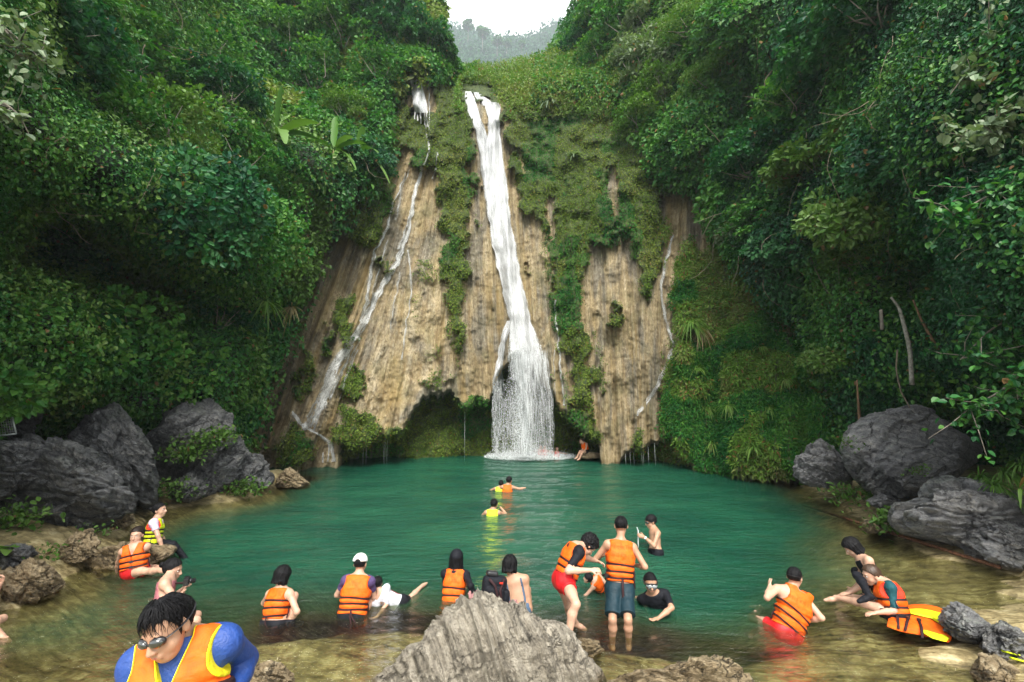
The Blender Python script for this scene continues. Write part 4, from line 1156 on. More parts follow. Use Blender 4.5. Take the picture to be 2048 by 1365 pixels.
for _i, (_box, _pal, _lab) in enumerate([((-60, -40, 700, 900), 'fresh', 'patches of larger bright leaves among the vines of the left hillside'), ((1440, -40, 2110, 900), 'mid', 'patches of larger leaves among the creepers of the right hillside')]):
    cover('large_leaf_creeper', _lab, 26000, _box, lambda x, y, fo, ms, r: (fo > 0.5) & (nearY(x, y) < 23), (0.13, 0.24), _pal, M_GLOSSLEAF, 60 + _i, out=(0.45, 0.95), thr=(0.45, 0.12), wid=0.38)
def lianas():
    rng = np.random.default_rng(5); mb = MB()
    for i in range(190):
        if i % 3: x = rng.uniform(1440, 2030); y = rng.uniform(-20, 560)
        else: x = rng.uniform(20, 760); y = rng.uniform(-20, 460)
        if lookup(np.array([x]), np.array([y]), GF)[0] < 0.5: continue
        p, n = on_surf(x, y, rng.uniform(0.5, 0.95)); L = rng.uniform(0.8, 3.0) * p[1] / 18
        d = np.array([rng.normal(0, 0.35), rng.normal(0, .1), -1.0]) if rng.random() < 0.7 else np.array([rng.normal(0, 1.0), 0, rng.normal(-0.2, 0.4)])
        pts = [p]; dd = d
        for k in range(6):
            dd = dd + rng.normal(0, 0.22, 3); q = pts[-1] + dd / np.linalg.norm(dd) * L / 6; pts.append(q)
        r = rng.uniform(0.008, 0.018) * p[1] / 18
        mb.tube(pts, [r, r, r * .9, r * .8, r * .7, r * .6, r * .4], 4)
    tag(mb.build('lianas', mat_simple('liana', (0.24, 0.20, 0.15), 0.9, 0.2, 0.4, 9)), 'tangle of thin bare lianas hanging through the hillside leaves', 'lianas', kind='stuff')
lianas()

# far ridge trees
def far_green():
    X, Yp, P = FAR
    rng = np.random.default_rng(12)
    n = 26000
    i = rng.integers(0, P.shape[0] - 1, n); j = rng.integers(0, P.shape[1] - 1, n)
    Q = P[i, j] + rng.normal(0, 2.4, (n, 3)) + np.array([0, -1.5, 1.6])
    C = colors(rng, 'deep', n, 0)
    tag(leaf_mesh('ridge_forest', Q, rng.normal(0, 1, (n, 3)) + np.array([0, -0.4, 1]), rng.normal(0, 1, (n, 3)), rng.uniform(1.8, 4.0, n), 0.4, C, M_LEAF, simple=True),
        'hazy forest on the distant ridge beyond the gap', 'forest', kind='stuff')
far_green()

M_BARK = mat_simple('grey_bark', (0.20, 0.18, 0.15), 0.9, 0.2, 0.45, 6, 0.8, 0.02)
M_BARKW = mat_simple('pale_blotched_bark', (0.26, 0.25, 0.22), 0.85, 0.2, 0.5, 9, 0.8, 0.02)
M_BARKB = mat_simple('brown_bark', (0.16, 0.10, 0.06), 0.9, 0.2, 0.4, 9, 0.8, 0.02)
M_VINE = mat_simple('vine_stem', (0.13, 0.11, 0.08), 0.9, 0.2, 0.4, 9)

def crown_parts(seed, rx, rz, nclump, nleaf, size, pal, wid=0.34, limbs=True, odd=0.01, core=0.35):
    """local foliage cloud round the origin plus limb tubes from (0,0,-rz*1.2)"""
    rng = np.random.default_rng(seed)
    c = rng.normal(size=(nclump, 3)); c /= np.linalg.norm(c, axis=1, keepdims=True)
    c *= rng.uniform(core, 1.0, (nclump, 1)) ** 0.6
    c[:, 2] = c[:, 2] * 0.9 + 0.1
    c *= np.array([rx, rx, rz])
    rad = rng.uniform(0.22, 0.46, nclump) * rx
    k = rng.integers(0, nclump, nleaf)
    d = rng.normal(size=(nleaf, 3)); d[:, 2] = np.abs(d[:, 2]) * 0.9 + d[:, 2] * 0.25
    d /= np.linalg.norm(d, axis=1, keepdims=True)
    P = c[k] + d * rad[k][:, None] * rng.uniform(0.65, 1.12, (nleaf, 1)) * np.array([1, 1, 0.62])
    nn = d * 0.5 + np.array([0, 0, 0.8]) + rng.normal(0, 0.4, (nleaf, 3))
    t = d * 0.9 + rng.normal(0, 0.6, (nleaf, 3)) - np.array([0, 0, 0.35])
    cl = rng.random(nclump)[k]
    C = colors(rng, pal, nleaf, odd, cl)
    return P, nn, t, rng.uniform(size[0], size[1], nleaf), wid, C, c, rad

PROTO = {}
def tree_proto(key, seed, pal, leaf=(0.10, 0.2), n=2600, nclump=26, rx=1.5, rz=1.25, trunk=2.2, wid=0.34, mat=None, bark=None, odd=0.01):
    P, nn, t, L, w, C, c, rad = crown_parts(seed, rx, rz, nclump, n, leaf, pal, wid, odd=odd)
    off = np.array([0, 0, trunk])
    root = None
    ob = leaf_mesh('crown', P + off, nn, t, L, w, C, mat or M_LEAF)
    mb = MB(); rng = np.random.default_rng(seed + 4)
    b = np.array([0.0, 0, -0.4]); j = np.array([rng.normal(0, 0.12), rng.normal(0, 0.12), trunk * 0.55]); tp = off + np.array([0, 0, -0.1])
    mb.tube([b, (b + j) / 2 + rng.normal(0, 0.05, 3), j, tp], [0.085, 0.07, 0.058, 0.03], 8)
    for i in range(0, len(c), 2):
        s = j + (tp - j) * rng.random() * 0.8
        e = off + c[i]
        m = (s + e) / 2 + rng.normal(0, 0.12, 3) - np.array([0, 0, 0.1])
        mb.tube([s, m, e], [0.03, 0.02, 0.006], 5)
    tr = mb.build('trunk', bark or M_BARK)
    PROTO[key] = [('crown', ob.data), ('trunk', tr.data)]
    bpy.data.objects.remove(ob); bpy.data.objects.remove(tr)

def place(key, name, loc, scale, rz, tilt, label, cat, group=None, tdir=(1, 0, 0)):
    root = empty(name, loc)
    root.rotation_mode = 'QUATERNION'
    from mathutils import Quaternion
    root.rotation_quaternion = Quaternion(Vector(tdir), tilt) @ Quaternion((0, 0, 1), rz)
    root.scale = (scale,) * 3 if np.ndim(scale) == 0 else scale
    tag(root, label, cat, group)
    for nm, me in PROTO[key]:
        o = bpy.data.objects.new(nm, me); COL.objects.link(o); o.parent = root
    return root

tree_proto('dark', 1, 'deep', (0.11, 0.22), 3600, 30, odd=0.008)
tree_proto('mid', 2, 'mid', (0.10, 0.2), 3600, 30)
tree_proto('fresh', 3, 'fresh', (0.10, 0.19), 3200, 26, rz=1.0)
tree_proto('pale', 4, 'pale', (0.12, 0.24), 2600, 24, wid=0.28)
tree_proto('small', 5, 'mid', (0.14, 0.26), 900, 12, rz=0.9, trunk=1.3)
tree_proto('feather', 6, 'fresh', (0.07, 0.13), 4200, 22, rx=1.6, rz=0.7, wid=0.22)
tree_proto('umbrella', 7, 'fresh', (0.16, 0.28), 2200, 20, rx=1.5, rz=0.55, trunk=2.3, wid=0.27, mat=M_GLOSSLEAF, odd=0.03)
tree_proto('tall', 8, 'mid', (0.25, 0.5), 1300, 14, rx=1.3, rz=1.5, trunk=4.5)

# x, y (photograph) of the crown centre, scale, kind, label, group
G_L = 'trees on the left hillside'; G_B = 'trees on the far left wall'; G_R = 'trees on the right hillside'; G_C = 'trees on the high right wall'
TREES = [
 (60, 60, 0.9, 'dark', 'dark tree with drooping leaves in the upper left corner', G_L), (170, 40, 1.0, 'mid', 'bushy green tree along the top edge, second from the upper left corner', G_L),
 (260, 120, 1.1, 'mid', 'rounded tree on the crest of the near left hillside below the top edge', G_L), (340, 175, 1.0, 'fresh', 'yellow green tree on the ridge line of the left hillside', G_L),
 (420, 150, 1.2, 'mid', 'vine draped round tree where the left ridge drops, above the gully', G_L), (445, 215, 1.0, 'dark', 'dark rounded tree hump just under the vine draped one on the left ridge', G_L),
 (210, 260, 0.9, 'mid', 'leafy tree in the middle of the upper left hillside', G_L), (330, 300, 1.0, 'fresh', 'bright leaved tree on the left hillside with yellow tips', G_L),
 (460, 330, 1.05, 'mid', 'tree left of the banana plants, at their height', G_L), (520, 390, 1.1, 'mid', 'broad tree right below the tallest banana plant', G_L),
 (600, 400, 1.1, 'fresh', 'fresh green tree under the banana plants nearest to the cliff', G_L), (380, 420, 1.0, 'dark', 'shaded tree in the centre of the left hillside', G_L),
 (490, 480, 1.0, 'mid', 'tree hanging over the dark hollow left of the tan cliff foot', G_L), (120, 560, 0.8, 'dark', 'shadowed tree low on the left above the big leaves', G_L),
 (60, 690, 0.8, 'small', 'low bush above the metal frame at the left edge', G_L), (240, 690, 0.9, 'small', 'low bush with big leaves above the tall peaked boulder', G_L), (360, 740, 0.9, 'small', 'low green bush above the leafy topped boulder', G_L),
 (430, 660, 1.0, 'dark', 'shaded bush halfway up between the left boulders and the hanging palm fronds', G_L), (170, 790, 0.6, 'small', 'small leafy bush between the metal frame and the tall peaked boulder', G_L), (110, 830, 0.6, 'small', 'low leafy bush right beside the metal frame', G_L),
 (560, 110, 1.5, 'mid', 'tall vine hung tree on the far left wall nearest to the gully', G_B), (640, 190, 1.5, 'mid', 'tree on the far left wall above the banana plants', G_B), (700, 100, 1.7, 'mid', 'big tree high on the far left wall', G_B),
 (600, 30, 1.7, 'mid', 'tree at the top edge over the far left wall, left of the big one', G_B), (770, 50, 1.8, 'dark', 'large dark tree left of the gap of sky at the top edge', G_B), (782, 96, 1.2, 'dark', 'dark overhanging tree right above the small upper cascade', G_B),
 (838, 100, 1.2, 'dark', 'darkest tree at the left side of the gap of sky', G_B), (790, 5, 1.5, 'mid', 'tree at the top edge touching the gap of sky on its left', G_B), (700, 255, 1.1, 'fresh', 'bright yellow green tree left of the recess under the upper cascade', G_B),
 (715, 330, 1.1, 'dark', 'dark tree between the banana plants and the cliff', G_B), (760, 170, 1.3, 'mid', 'tree left of the top of the small upper cascade', G_B),
 (1172, 100, 1.1, 'dark', 'dark slim tree at the right side of the gap of sky', G_C), (1232, 40, 1.4, 'mid', 'tree at the right side of the gap of sky near the top edge', G_C), (1205, 130, 1.1, 'mid', 'green tree with bare pale trunks beneath it on the high right wall', G_C),
 (1255, 60, 1.6, 'mid', 'big tree at the top edge of the high right wall', G_C), (1290, 150, 1.4, 'pale', 'grey green tree with small pale leaves on the high right wall', G_C), (1330, 60, 1.6, 'pale', 'tall pale leaved tree at the top edge of the high right wall', G_C),
 (1290, 260, 1.1, 'fresh', 'bright fresh green tree overhanging the mossy cliff on its right side', G_C), (1340, 200, 1.3, 'fresh', 'fresh green tree above the bright overhanging one', G_C), (1390, 300, 1.2, 'mid', 'tree above the bare tan gully', G_C),
 (1400, 60, 1.4, 'feather', 'feathery leaved tree at the top edge right of the pale trees', G_R), (1440, 170, 1.2, 'feather', 'feathery leaved tree hanging below the other feathery one', G_R), (1500, 60, 1.4, 'mid', 'tree at the top edge, right of the feathery trees', G_R),
 (1530, 330, 1.2, 'dark', 'dark tree left of the dead brown leaves on the right hillside', G_R), (1620, 230, 1.1, 'mid', 'bright leaved tree in the middle of the right hillside', G_R), (1700, 100, 1.2, 'dark', 'dark creeper hung tree high on the right hillside', G_R),
 (1780, 30, 1.1, 'dark', 'dark tree at the top edge above the creeper hung one', G_R), (1660, 330, 1.0, 'umbrella', 'layered tree with yellow green leaf tips on the right hillside', G_R), (1750, 390, 1.0, 'umbrella', 'second layered yellow green tree, lower and to the right', G_R),
 (1700, 420, 0.55, 'feather', 'small acacia like tree with bright green fronds', G_R), (1780, 430, 0.55, 'feather', 'small bright frond tree right of the other bright one', G_R), (1540, 420, 1.1, 'mid', 'tree over the top of the green grassy slope', G_R),
 (1830, 300, 0.8, 'dark', 'dark tree behind the big leaved branch on the right', G_R), (1760, 520, 0.95, 'umbrella', 'leafy tree above the pale blotched trunk', G_R), (1690, 690, 0.72, 'umbrella', 'small flat topped tree standing behind the huge angular boulder', G_R),
 (1600, 480, 1.0, 'dark', 'shaded tree right of the bare tan gully', G_R), (1900, 780, 0.7, 'small', 'low bush right of the curved vine above the huge boulder', G_R), (1640, 780, 0.8, 'small', 'low bush at the right end of the grassy slope', G_R),
 (1980, 850, 0.6, 'small', 'low fresh bush at the right edge over the rocks', G_R), (1800, 780, 0.6, 'small', 'low bush directly over the huge angular boulder', G_R),
]
rt = random.Random(4)
for x, y, s, kind, lab, grp in TREES:
    C, n = on_surf(x, y, 0.45 * s)
    h = {'small': 1.3, 'tall': 4.5, 'umbrella': 2.3}.get(kind, 2.2) * s
    px = 940.0 / C[1]
    B, _n = on_surf(x + rt.uniform(-8, 8), min(y + 0.75 * h * px, y_water(C[1]) - 8), -0.25)
    d = Vector(C) - Vector(B)
    if d.length < 0.5 * h: d = d.normalized() * 0.5 * h if d.length > 0.05 else Vector((0, -0.4, 0.9)) * h
    q = d.to_track_quat('Z', 'Y'); e = q.to_matrix() @ Vector((0, 0, 1))
    ax = Vector((0, 0, 1)).cross(e); tilt = math.acos(max(-1, min(1, e.z)))
    ax = ax.normalized() if ax.length > 0.01 else Vector((1, 0, 0))
    zf = min(1.25, d.length / h)
    place(kind, 'bush' if kind == 'small' else 'tree', Vector(C) - e * h * zf, (s, s, s * zf), rt.uniform(0, 6.28), tilt, lab, 'bush' if kind == 'small' else 'tree', grp, ax)

# thin trees standing up on the distant ridge
for x, y, Y, s, lab in ((936, 52, 400, 3.6, 'spindly tree on the distant ridge, leftmost of the skyline trees'), (965, 66, 400, 4.0, 'bushy tree on the distant ridge, second from the left'), (995, 84, 400, 3.6, 'rounded tree in the middle of the distant ridge'),
                        (1014, 88, 400, 2.8, 'thin open tree right of the middle of the distant ridge'), (1044, 90, 400, 2.5, 'low umbrella shaped tree on the distant ridge, rightmost')):
    p = W(x, y, Y)
    place('tall', 'tree', p - Vector((0, 0, 4.5 * s)), s, x, 0, lab, 'tree', 'skyline trees on the distant ridge')

# ---------------------------------------------------------------- banana plants, strap leaved plants, ferns, grass tufts
def blade(mb, p0, d, L, w, droop, col, n=9, cup=0.25, taper=0.55, jag=0.0, rng=None):
    d = np.array(d, float); d /= np.linalg.norm(d)
    t = np.linspace(0, 1, n)
    g = np.array([0, 0, -1.0])
    C = p0 + d * (L * t)[:, None] + g * (droop * L * t ** 2)[:, None]
    T = np.gradient(C, axis=0); T /= np.linalg.norm(T, axis=1, keepdims=True)
    S = np.cross(T, np.array([0, 0, 1.0])); ln = np.linalg.norm(S, axis=1, keepdims=True); S = np.where(ln < 0.05, np.array([[1.0, 0, 0]]), S / (ln + 1e-9))
    Nn = np.cross(S, T)
    ww = w * np.sin(np.pi * np.clip(t * 0.94 + 0.04, 0, 1)) ** taper
    if jag and rng is not None: wl = ww * (1 - jag * rng.random(n)); wr = ww * (1 - jag * rng.random(n))
    else: wl = wr = ww
    A = C + S * wl[:, None] + Nn * (cup * wl)[:, None]; B = C - S * wr[:, None] + Nn * (cup * wr)[:, None]
    V = np.stack([A, C, B], 1).reshape(-1, 3)
    mb.add(V, grid_faces(n, 3), np.tile(np.array(col, float), (len(V), 1)))

def banana(x, y, Y, s, seed, label, dirs=None):
    rng = np.random.default_rng(seed)
    p, _n = on_surf(x, y, 0.75); root = empty('banana_plant', p - np.array([0, 0, 1.6 * s]))
    tag(root, label, 'banana plant', 'banana plants on the left hillside')
    st = MB(); st.tube([(0, 0, -0.5), (0.03, 0, 0.8 * s), (0, 0, 1.6 * s)], [0.08 * s, 0.06 * s, 0.04 * s], 10)
    st.build('stem', mat_simple('banana_stem', (0.16, 0.17, 0.06), 0.6, 0.4, 0.3, 6), root)
    for i, (dx, dy, dz, L, dr) in enumerate(dirs):
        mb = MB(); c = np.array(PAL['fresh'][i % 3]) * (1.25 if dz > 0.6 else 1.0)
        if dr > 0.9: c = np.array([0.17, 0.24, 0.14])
        base = np.array([0, 0, 1.55 * s])
        mb.tube([base, base + np.array([dx, dy, dz]) * 0.25 * s], [0.03 * s, 0.02 * s], 6, c=c)
        blade(mb, base + np.array([dx, dy, dz]) * 0.25 * s, (dx, dy, dz), L * s * 1.35, 0.24 * s, dr, c, 16, 0.3, 0.5, 0.28, rng)
        mb.build('leaf', M_GLOSSLEAF, root, color=True)
banana(556, 300, 19.2, 1.15, 1, 'tallest banana plant, one broad leaf standing straight up, left of the others', [(0.05, 0, 1, 1.5, 0.05), (-0.35, -0.2, 0.9, 1.4, 0.3), (0.9, -0.3, 0.35, 1.5, 0.35), (0.9, -0.1, 0.1, 1.4, 0.4), (-0.8, -0.4, 0.4, 1.3, 0.5), (0.5, -0.6, 0.1, 1.1, 0.9)])
banana(650, 322, 20.5, 0.9, 2, 'banana plant with an upright leaf, middle of the three', [(0.0, 0, 1, 1.4, 0.05), (0.9, -0.3, 0.3, 1.5, 0.35), (0.8, -0.5, 0.6, 1.3, 0.5), (-0.7, -0.4, 0.5, 1.2, 0.6), (0.6, -0.3, -0.1, 1.2, 0.8)])
banana(700, 330, 22.5, 1.1, 3, 'shaded banana plant nearest to the cliff with drooping leaves', [(-0.5, 0, 0.85, 1.6, 0.15), (0.2, -0.2, 0.9, 1.2, 0.3), (0.8, -0.3, -0.1, 1.3, 0.9), (0.6, -0.5, 0.2, 1.2, 0.6), (-0.6, -0.5, 0.1, 1.3, 0.7)])

def tuft(name, x, y, Y, n, L, w, pal, seed, label, cat='plant', group=None, spread=0.9, up=0.7, droop=0.9, out=0.35, surf=True, toward=0.5, mat=None):
    rng = np.random.default_rng(seed)
    if surf: p, nv = on_surf(x, y, out)
    else: p = at(x, y, Y); nv = np.array([0, -1, 0.3])
    mb = MB()
    cs = colors(rng, pal, n, 0.03)
    for i in range(n):
        d = np.array([rng.normal(0, spread), rng.normal(0, spread) - toward, up + rng.normal(0, 0.3)]) + nv * 0.3
        blade(mb, rng.normal(0, 0.03 * L, 3), d, L * rng.uniform(0.6, 1.2), w * rng.uniform(0.7, 1.2), droop * rng.uniform(0.5, 1.3), cs[i], 7, 0.3, 0.6)
    ob = mb.build(name, mat or M_LEAF, color=True)
    ob.location = p
    return tag(ob, label, cat, group)

tuft('pandanus', 1100, 215, 0, 60, 1.3, 0.06, 'pale', 1, 'spiky grey green strap leaved plant on the mossy slope right of the main waterfall top', 'plant', spread=0.8, up=0.8)
tuft('pandanus', 1150, 310, 0, 26, 0.9, 0.05, 'pale', 2, 'small spiky strap leaved plant in the moss below the larger one', 'plant')
tuft('reed_clump', 1375, 655, 0, 150, 1.0, 0.022, 'grass', 3, 'large drooping clump of long grass at the left edge of the green slope', 'grass clump', droop=1.1, out=0.2)
tuft('reed_clump', 1412, 655, 0, 60, 0.9, 0.022, 'straw', 4, 'straw coloured dead grass clump beside the large drooping one', 'grass clump', droop=1.3, up=0.2)
GT = [(1400, 540, 'tuft below the bare tan gully'), (1450, 600, 'tuft in the upper middle of the green slope'), (1500, 550, 'tuft near the shaded top of the green slope'), (1380, 740, 'tuft below the large drooping clump'), (1440, 720, 'tuft in the middle of the green slope'), (1510, 700, 'tuft right of the middle of the green slope'),
      (1580, 760, 'tuft near the right end of the green slope'), (1400, 820, 'tuft above the low right cave'), (1470, 810, 'tuft in the lower middle of the green slope'), (1550, 830, 'tuft in the lower right of the green slope'), (1620, 850, 'tuft beside the low grey boulder'), (1440, 890, 'tuft near the water under the green slope'), (1520, 900, 'tuft at the foot of the green slope')]
for i, (x, y, l) in enumerate(GT):
    tuft('grass_tuft', x, y, 0, 46, 0.62, 0.02, 'grass', 10 + i, 'long bladed grass ' + l, 'grass tuft', 'grass tufts on the green slope', droop=1.0)
FR = [(505, 560, 'upper left of the hanging palm fronds'), (545, 585, 'right hand frond of the hanging palm group'), (490, 625, 'lower left of the hanging palm fronds'), (530, 640, 'lowest of the hanging palm fronds')]
for i, (x, y, l) in enumerate(FR):
    tuft('palm_frond', x, y, 0, 30, 0.85, 0.035, 'grass' if i % 2 == 0 else 'straw', 40 + i, 'brown tipped fan of leaves, ' + l, 'palm frond', 'palm fronds hanging on the left hillside', spread=0.9, up=0.0, droop=0.8, out=1.1)
tuft('big_leaf_plant', 150, 650, 0, 14, 0.85, 0.14, 'mid', 50, 'large heart leaved plant with a long drooping leaf low on the left', 'plant', spread=1.0, up=0.3, droop=0.5, out=0.5)
tuft('big_leaf_plant', 190, 665, 0, 8, 0.9, 0.15, 'mid', 51, 'pale broad leaf reaching right beside the heart leaved plant', 'plant', spread=0.9, up=0.1, droop=0.4, out=0.6)
tuft('big_leaf_plant', 15, 1100, 8.4, 7, 0.5, 0.09, 'fresh', 52, 'bright broad leaves over the split slab at the left edge', 'plant', surf=False, up=0.5, droop=0.5)
tuft('fern', 690, 1, 0, 6, 0.5, 0.04, 'fresh', 53, 'small fern at the top edge above the far left wall', 'plant')
tuft('corn_plant', 2040, 985, 8.3, 9, 0.8, 0.035, 'grass', 54, 'tall reed like plant at the right edge above the grey ledge', 'plant', surf=False, up=1.2, droop=1.0, spread=0.6)
for i, (x, y, Y, l) in enumerate([(1960, 960, 11.0, 'left part of the grass bank'), (2010, 950, 10.6, 'middle of the grass bank'), (1990, 975, 10.0, 'front of the grass bank'), (2045, 935, 10.4, 'right part of the grass bank')]):
    tuft('grass_tuft', x, y, Y, 90, 0.55, 0.015, 'fresh', 60 + i, 'bright soft grass, ' + l + ' above the right ledge', 'grass tuft', 'grass bank above the right ledge', surf=False, up=1.0, droop=0.9)
ROCKP = [(400, 885, 14.0, 0.36, 'leafy sprig across the top of the leafy boulder'), (440, 870, 14.0, 0.32, 'leafy sprig at the right of the leafy boulder top'), (370, 905, 13.9, 0.3, 'leafy sprig at the left of the leafy boulder'),
         (190, 1062, 9.6, 0.22, 'fern patch beside the pale brown rock'), (95, 1105, 8.9, 0.22, 'fern patch left of the pale brown rock'), (30, 1030, 9.6, 0.3, 'ferns in the crack of the broad left boulder'), (350, 975, 14.0, 0.4, 'green patch at the left foot of the leafy boulder'),
         (490, 975, 15.2, 0.35, 'green patch under the low pointed boulder'), (1780, 1040, 11.0, 0.3, 'green patch right of the small tan stone'), (1705, 985, 13.0, 0.4, 'dark green patch under the low grey boulder'), (1690, 885, 12.2, 0.25, 'sprig on the left corner of the huge boulder'), (1835, 940, 11.7, 0.18, 'tiny plant on the face of the huge boulder')]
def sprig(x, y, Y, s, label, seed, n=260):
    rng = np.random.default_rng(seed)
    P = rng.normal(0, 1, (n, 3)) * np.array([s, s * 0.5, s * 0.4])
    C = colors(rng, 'fresh', n, 0.01) * 0.75
    root = empty('leafy_plant', at(x, y, Y))
    leaf_mesh('leaves', P, rng.normal(0, 0.5, (n, 3)) + np.array([0, -0.3, 1]), rng.normal(0, 1, (n, 3)) + np.array([0.4, -0.5, -0.3]), rng.uniform(0.07, 0.16, n) * (1 if s > 0.25 else 0.6), 0.3, C, M_LEAF, root)
    mb = MB()
    for i in range(0, n, 12): mb.tube([(0, 0.1, -0.15 * s), P[i] * 0.5 + np.array([0, 0, -0.05]), P[i]], [0.008, 0.006, 0.003], 4)
    mb.build('stem', M_VINE, root)
    tag(root, label, 'plant', 'small plants growing on the boulders')
for i, (x, y, Y, s, l) in enumerate(ROCKP): sprig(x, y, Y, s, l, 70 + i, 260 if s > 0.28 else 60)

# near branches with large leaves
def branch(name, pts, n, size, pal, seed, label, spread=0.5, mat=None, wid=0.36, down=0.6):
    rng = np.random.default_rng(seed)
    P = np.array([at(*p) for p in pts]); o = P[0].copy()
    root = empty(name, o); tag(root, label, 'branch')
    Q = P - o
    mb = MB(); t = np.linspace(0, 1, len(Q)); tt = np.linspace(0, 1, 14)
    C = np.stack([np.interp(tt, t, Q[:, k]) for k in range(3)], -1)
    mb.tube(C, np.linspace(0.035, 0.008, 14), 6)
    twigs = []
    for i in range(16):
        u = rng.uniform(0.15, 1); b = np.array([np.interp(u, t, Q[:, k]) for k in range(3)])
        e = b + rng.normal(0, spread, 3) * np.array([1, 0.7, 0.8]) + np.array([0, 0, -0.1])
        mb.tube([b, (b + e) / 2 + rng.normal(0, 0.05, 3), e], [0.012, 0.008, 0.004], 4); twigs.append((b, e))
    mb.build('stem', M_BARK, root)
    k = rng.integers(0, len(twigs), n); u = rng.random(n)[:, None]
    B = np.array([a for a, _ in twigs])[k]; E = np.array([b for _, b in twigs])[k]
    Pl = B * (1 - u) + E * u + rng.normal(0, 0.09, (n, 3))
    C = colors(rng, pal, n, 0.01)
    leaf_mesh('leaves', Pl, rng.normal(0, 0.35, (n, 3)) + np.array([0, -0.35, 1]), rng.normal(0, 0.8, (n, 3)) + np.array([0, -0.3, -down]), rng.uniform(size[0], size[1], n), wid, C, mat or M_GLOSSLEAF, root, fold=0.18)
branch('leafy_branch', [(2120, 40, 8.2), (2040, 60, 8.0), (1960, 110, 7.9), (1900, 190, 8.0)], 420, (0.10, 0.2), 'pale', 1, 'big leaved grey green branch reaching in from the upper right corner', 0.55)
branch('leafy_branch', [(2140, 150, 7.6), (2050, 200, 7.6), (1960, 250, 7.7), (1900, 290, 7.9)], 420, (0.10, 0.2), 'pale', 2, 'big leaved branch second from the top at the right edge', 0.5)
branch('leafy_branch', [(2140, 330, 7.6), (2060, 350, 7.6), (1980, 390, 7.7), (1890, 440, 7.9)], 380, (0.10, 0.19), 'mid', 3, 'long bare tipped branch with big leaves at the right edge, halfway up', 0.5)
branch('leafy_branch', [(2140, 600, 8.8), (2050, 620, 8.8), (1980, 660, 8.9), (1920, 720, 9.0)], 480, (0.09, 0.17), 'mid', 4, 'lower right branch with rounded leaves above the right ledge', 0.6)
branch('leafy_branch', [(2140, 720, 8.4), (2060, 740, 8.4), (1990, 790, 8.6), (1930, 820, 8.8)], 420, (0.09, 0.17), 'mid', 5, 'lowest rounded leaf branch at the right edge', 0.55)
branch('leafy_branch', [(-80, 20, 6.6), (0, 50, 6.6), (50, 90, 6.8), (95, 130, 7.0)], 260, (0.08, 0.16), 'pale', 6, 'light leaved branch in the upper left corner', 0.4)
branch('leafy_branch', [(-90, 170, 6.2), (-20, 190, 6.3), (20, 215, 6.4), (50, 240, 6.5)], 90, (0.10, 0.17), 'pale', 7, 'short branch with large pale leaves at the left edge', 0.22)

# trunks, bare branches and hanging vines
def stem_thing(name, pts, r, mat, label, cat, seg=8, group=None, wob=0.02):
    P = np.array([at(*p) for p in pts]); o = P[-1].copy(); Q = P - o
    n = 6 * len(Q); t = np.linspace(0, 1, len(Q)); tt = np.linspace(0, 1, n)
    C = np.stack([np.interp(tt, t, Q[:, k]) for k in range(3)], -1)
    for _ in range(3): C[1:-1] = 0.5 * C[1:-1] + 0.25 * (C[:-2] + C[2:])
    C = C + wob * fbm(C * 3 + o, 3, 5)[:, None]
    mb = MB(); mb.tube(C, np.interp(tt, np.linspace(0, 1, len(r)), r), seg)
    ob = mb.build(name, mat); ob.location = o
    tag(ob, label, cat, group); return ob
stem_thing('bare_tree', [(1782, 595, 13.0), (1798, 615, 13.0), (1808, 650, 13.0), (1820, 700, 13.1), (1824, 770, 13.3)], [0.03, 0.045, 0.055, 0.06], M_BARKW, 'pale blotched leaning tree trunk on the right hillside above the huge boulder', 'tree')
stem_thing('bare_tree', [(1826, 600, 12.6), (1842, 640, 12.6), (1858, 668, 12.6), (1876, 700, 12.7)], [0.02, 0.035, 0.045], M_BARKB, 'thin brown leaning trunk right of the pale blotched one', 'tree')
stem_thing('bare_tree', [(1762, 620, 13.3), (1764, 660, 13.3)], [0.045, 0.05], M_BARK, 'short grey green trunk left of the pale blotched one', 'tree')
stem_thing('bare_tree', [(1714, 760, 13.6), (1716, 800, 13.6), (1720, 850, 13.8)], [0.02, 0.03, 0.045], M_BARKB, 'slim dark bare tree rising behind the left corner of the huge boulder', 'tree')
stem_thing('bare_tree', [(1160, 132, 31.0), (1158, 160, 31.0), (1158, 190, 31.0)], [0.11, 0.13, 0.14], M_BARKB, 'brown bare trunk standing above the mossy slope, left of the thin pale ones', 'tree')
for i, (x, a, b) in enumerate(((1180, 150, 195), (1192, 165, 215), (1200, 175, 222))):
    stem_thing('bare_tree', [(x, a, 30), (x + 2, (a + b) / 2, 30), (x + 1, b, 30)], [0.05, 0.06, 0.07], M_BARKW, ['leftmost', 'middle', 'rightmost'][i] + ' of the three thin pale trunks above the mossy slope', 'tree', group='thin pale trunks above the mossy slope')
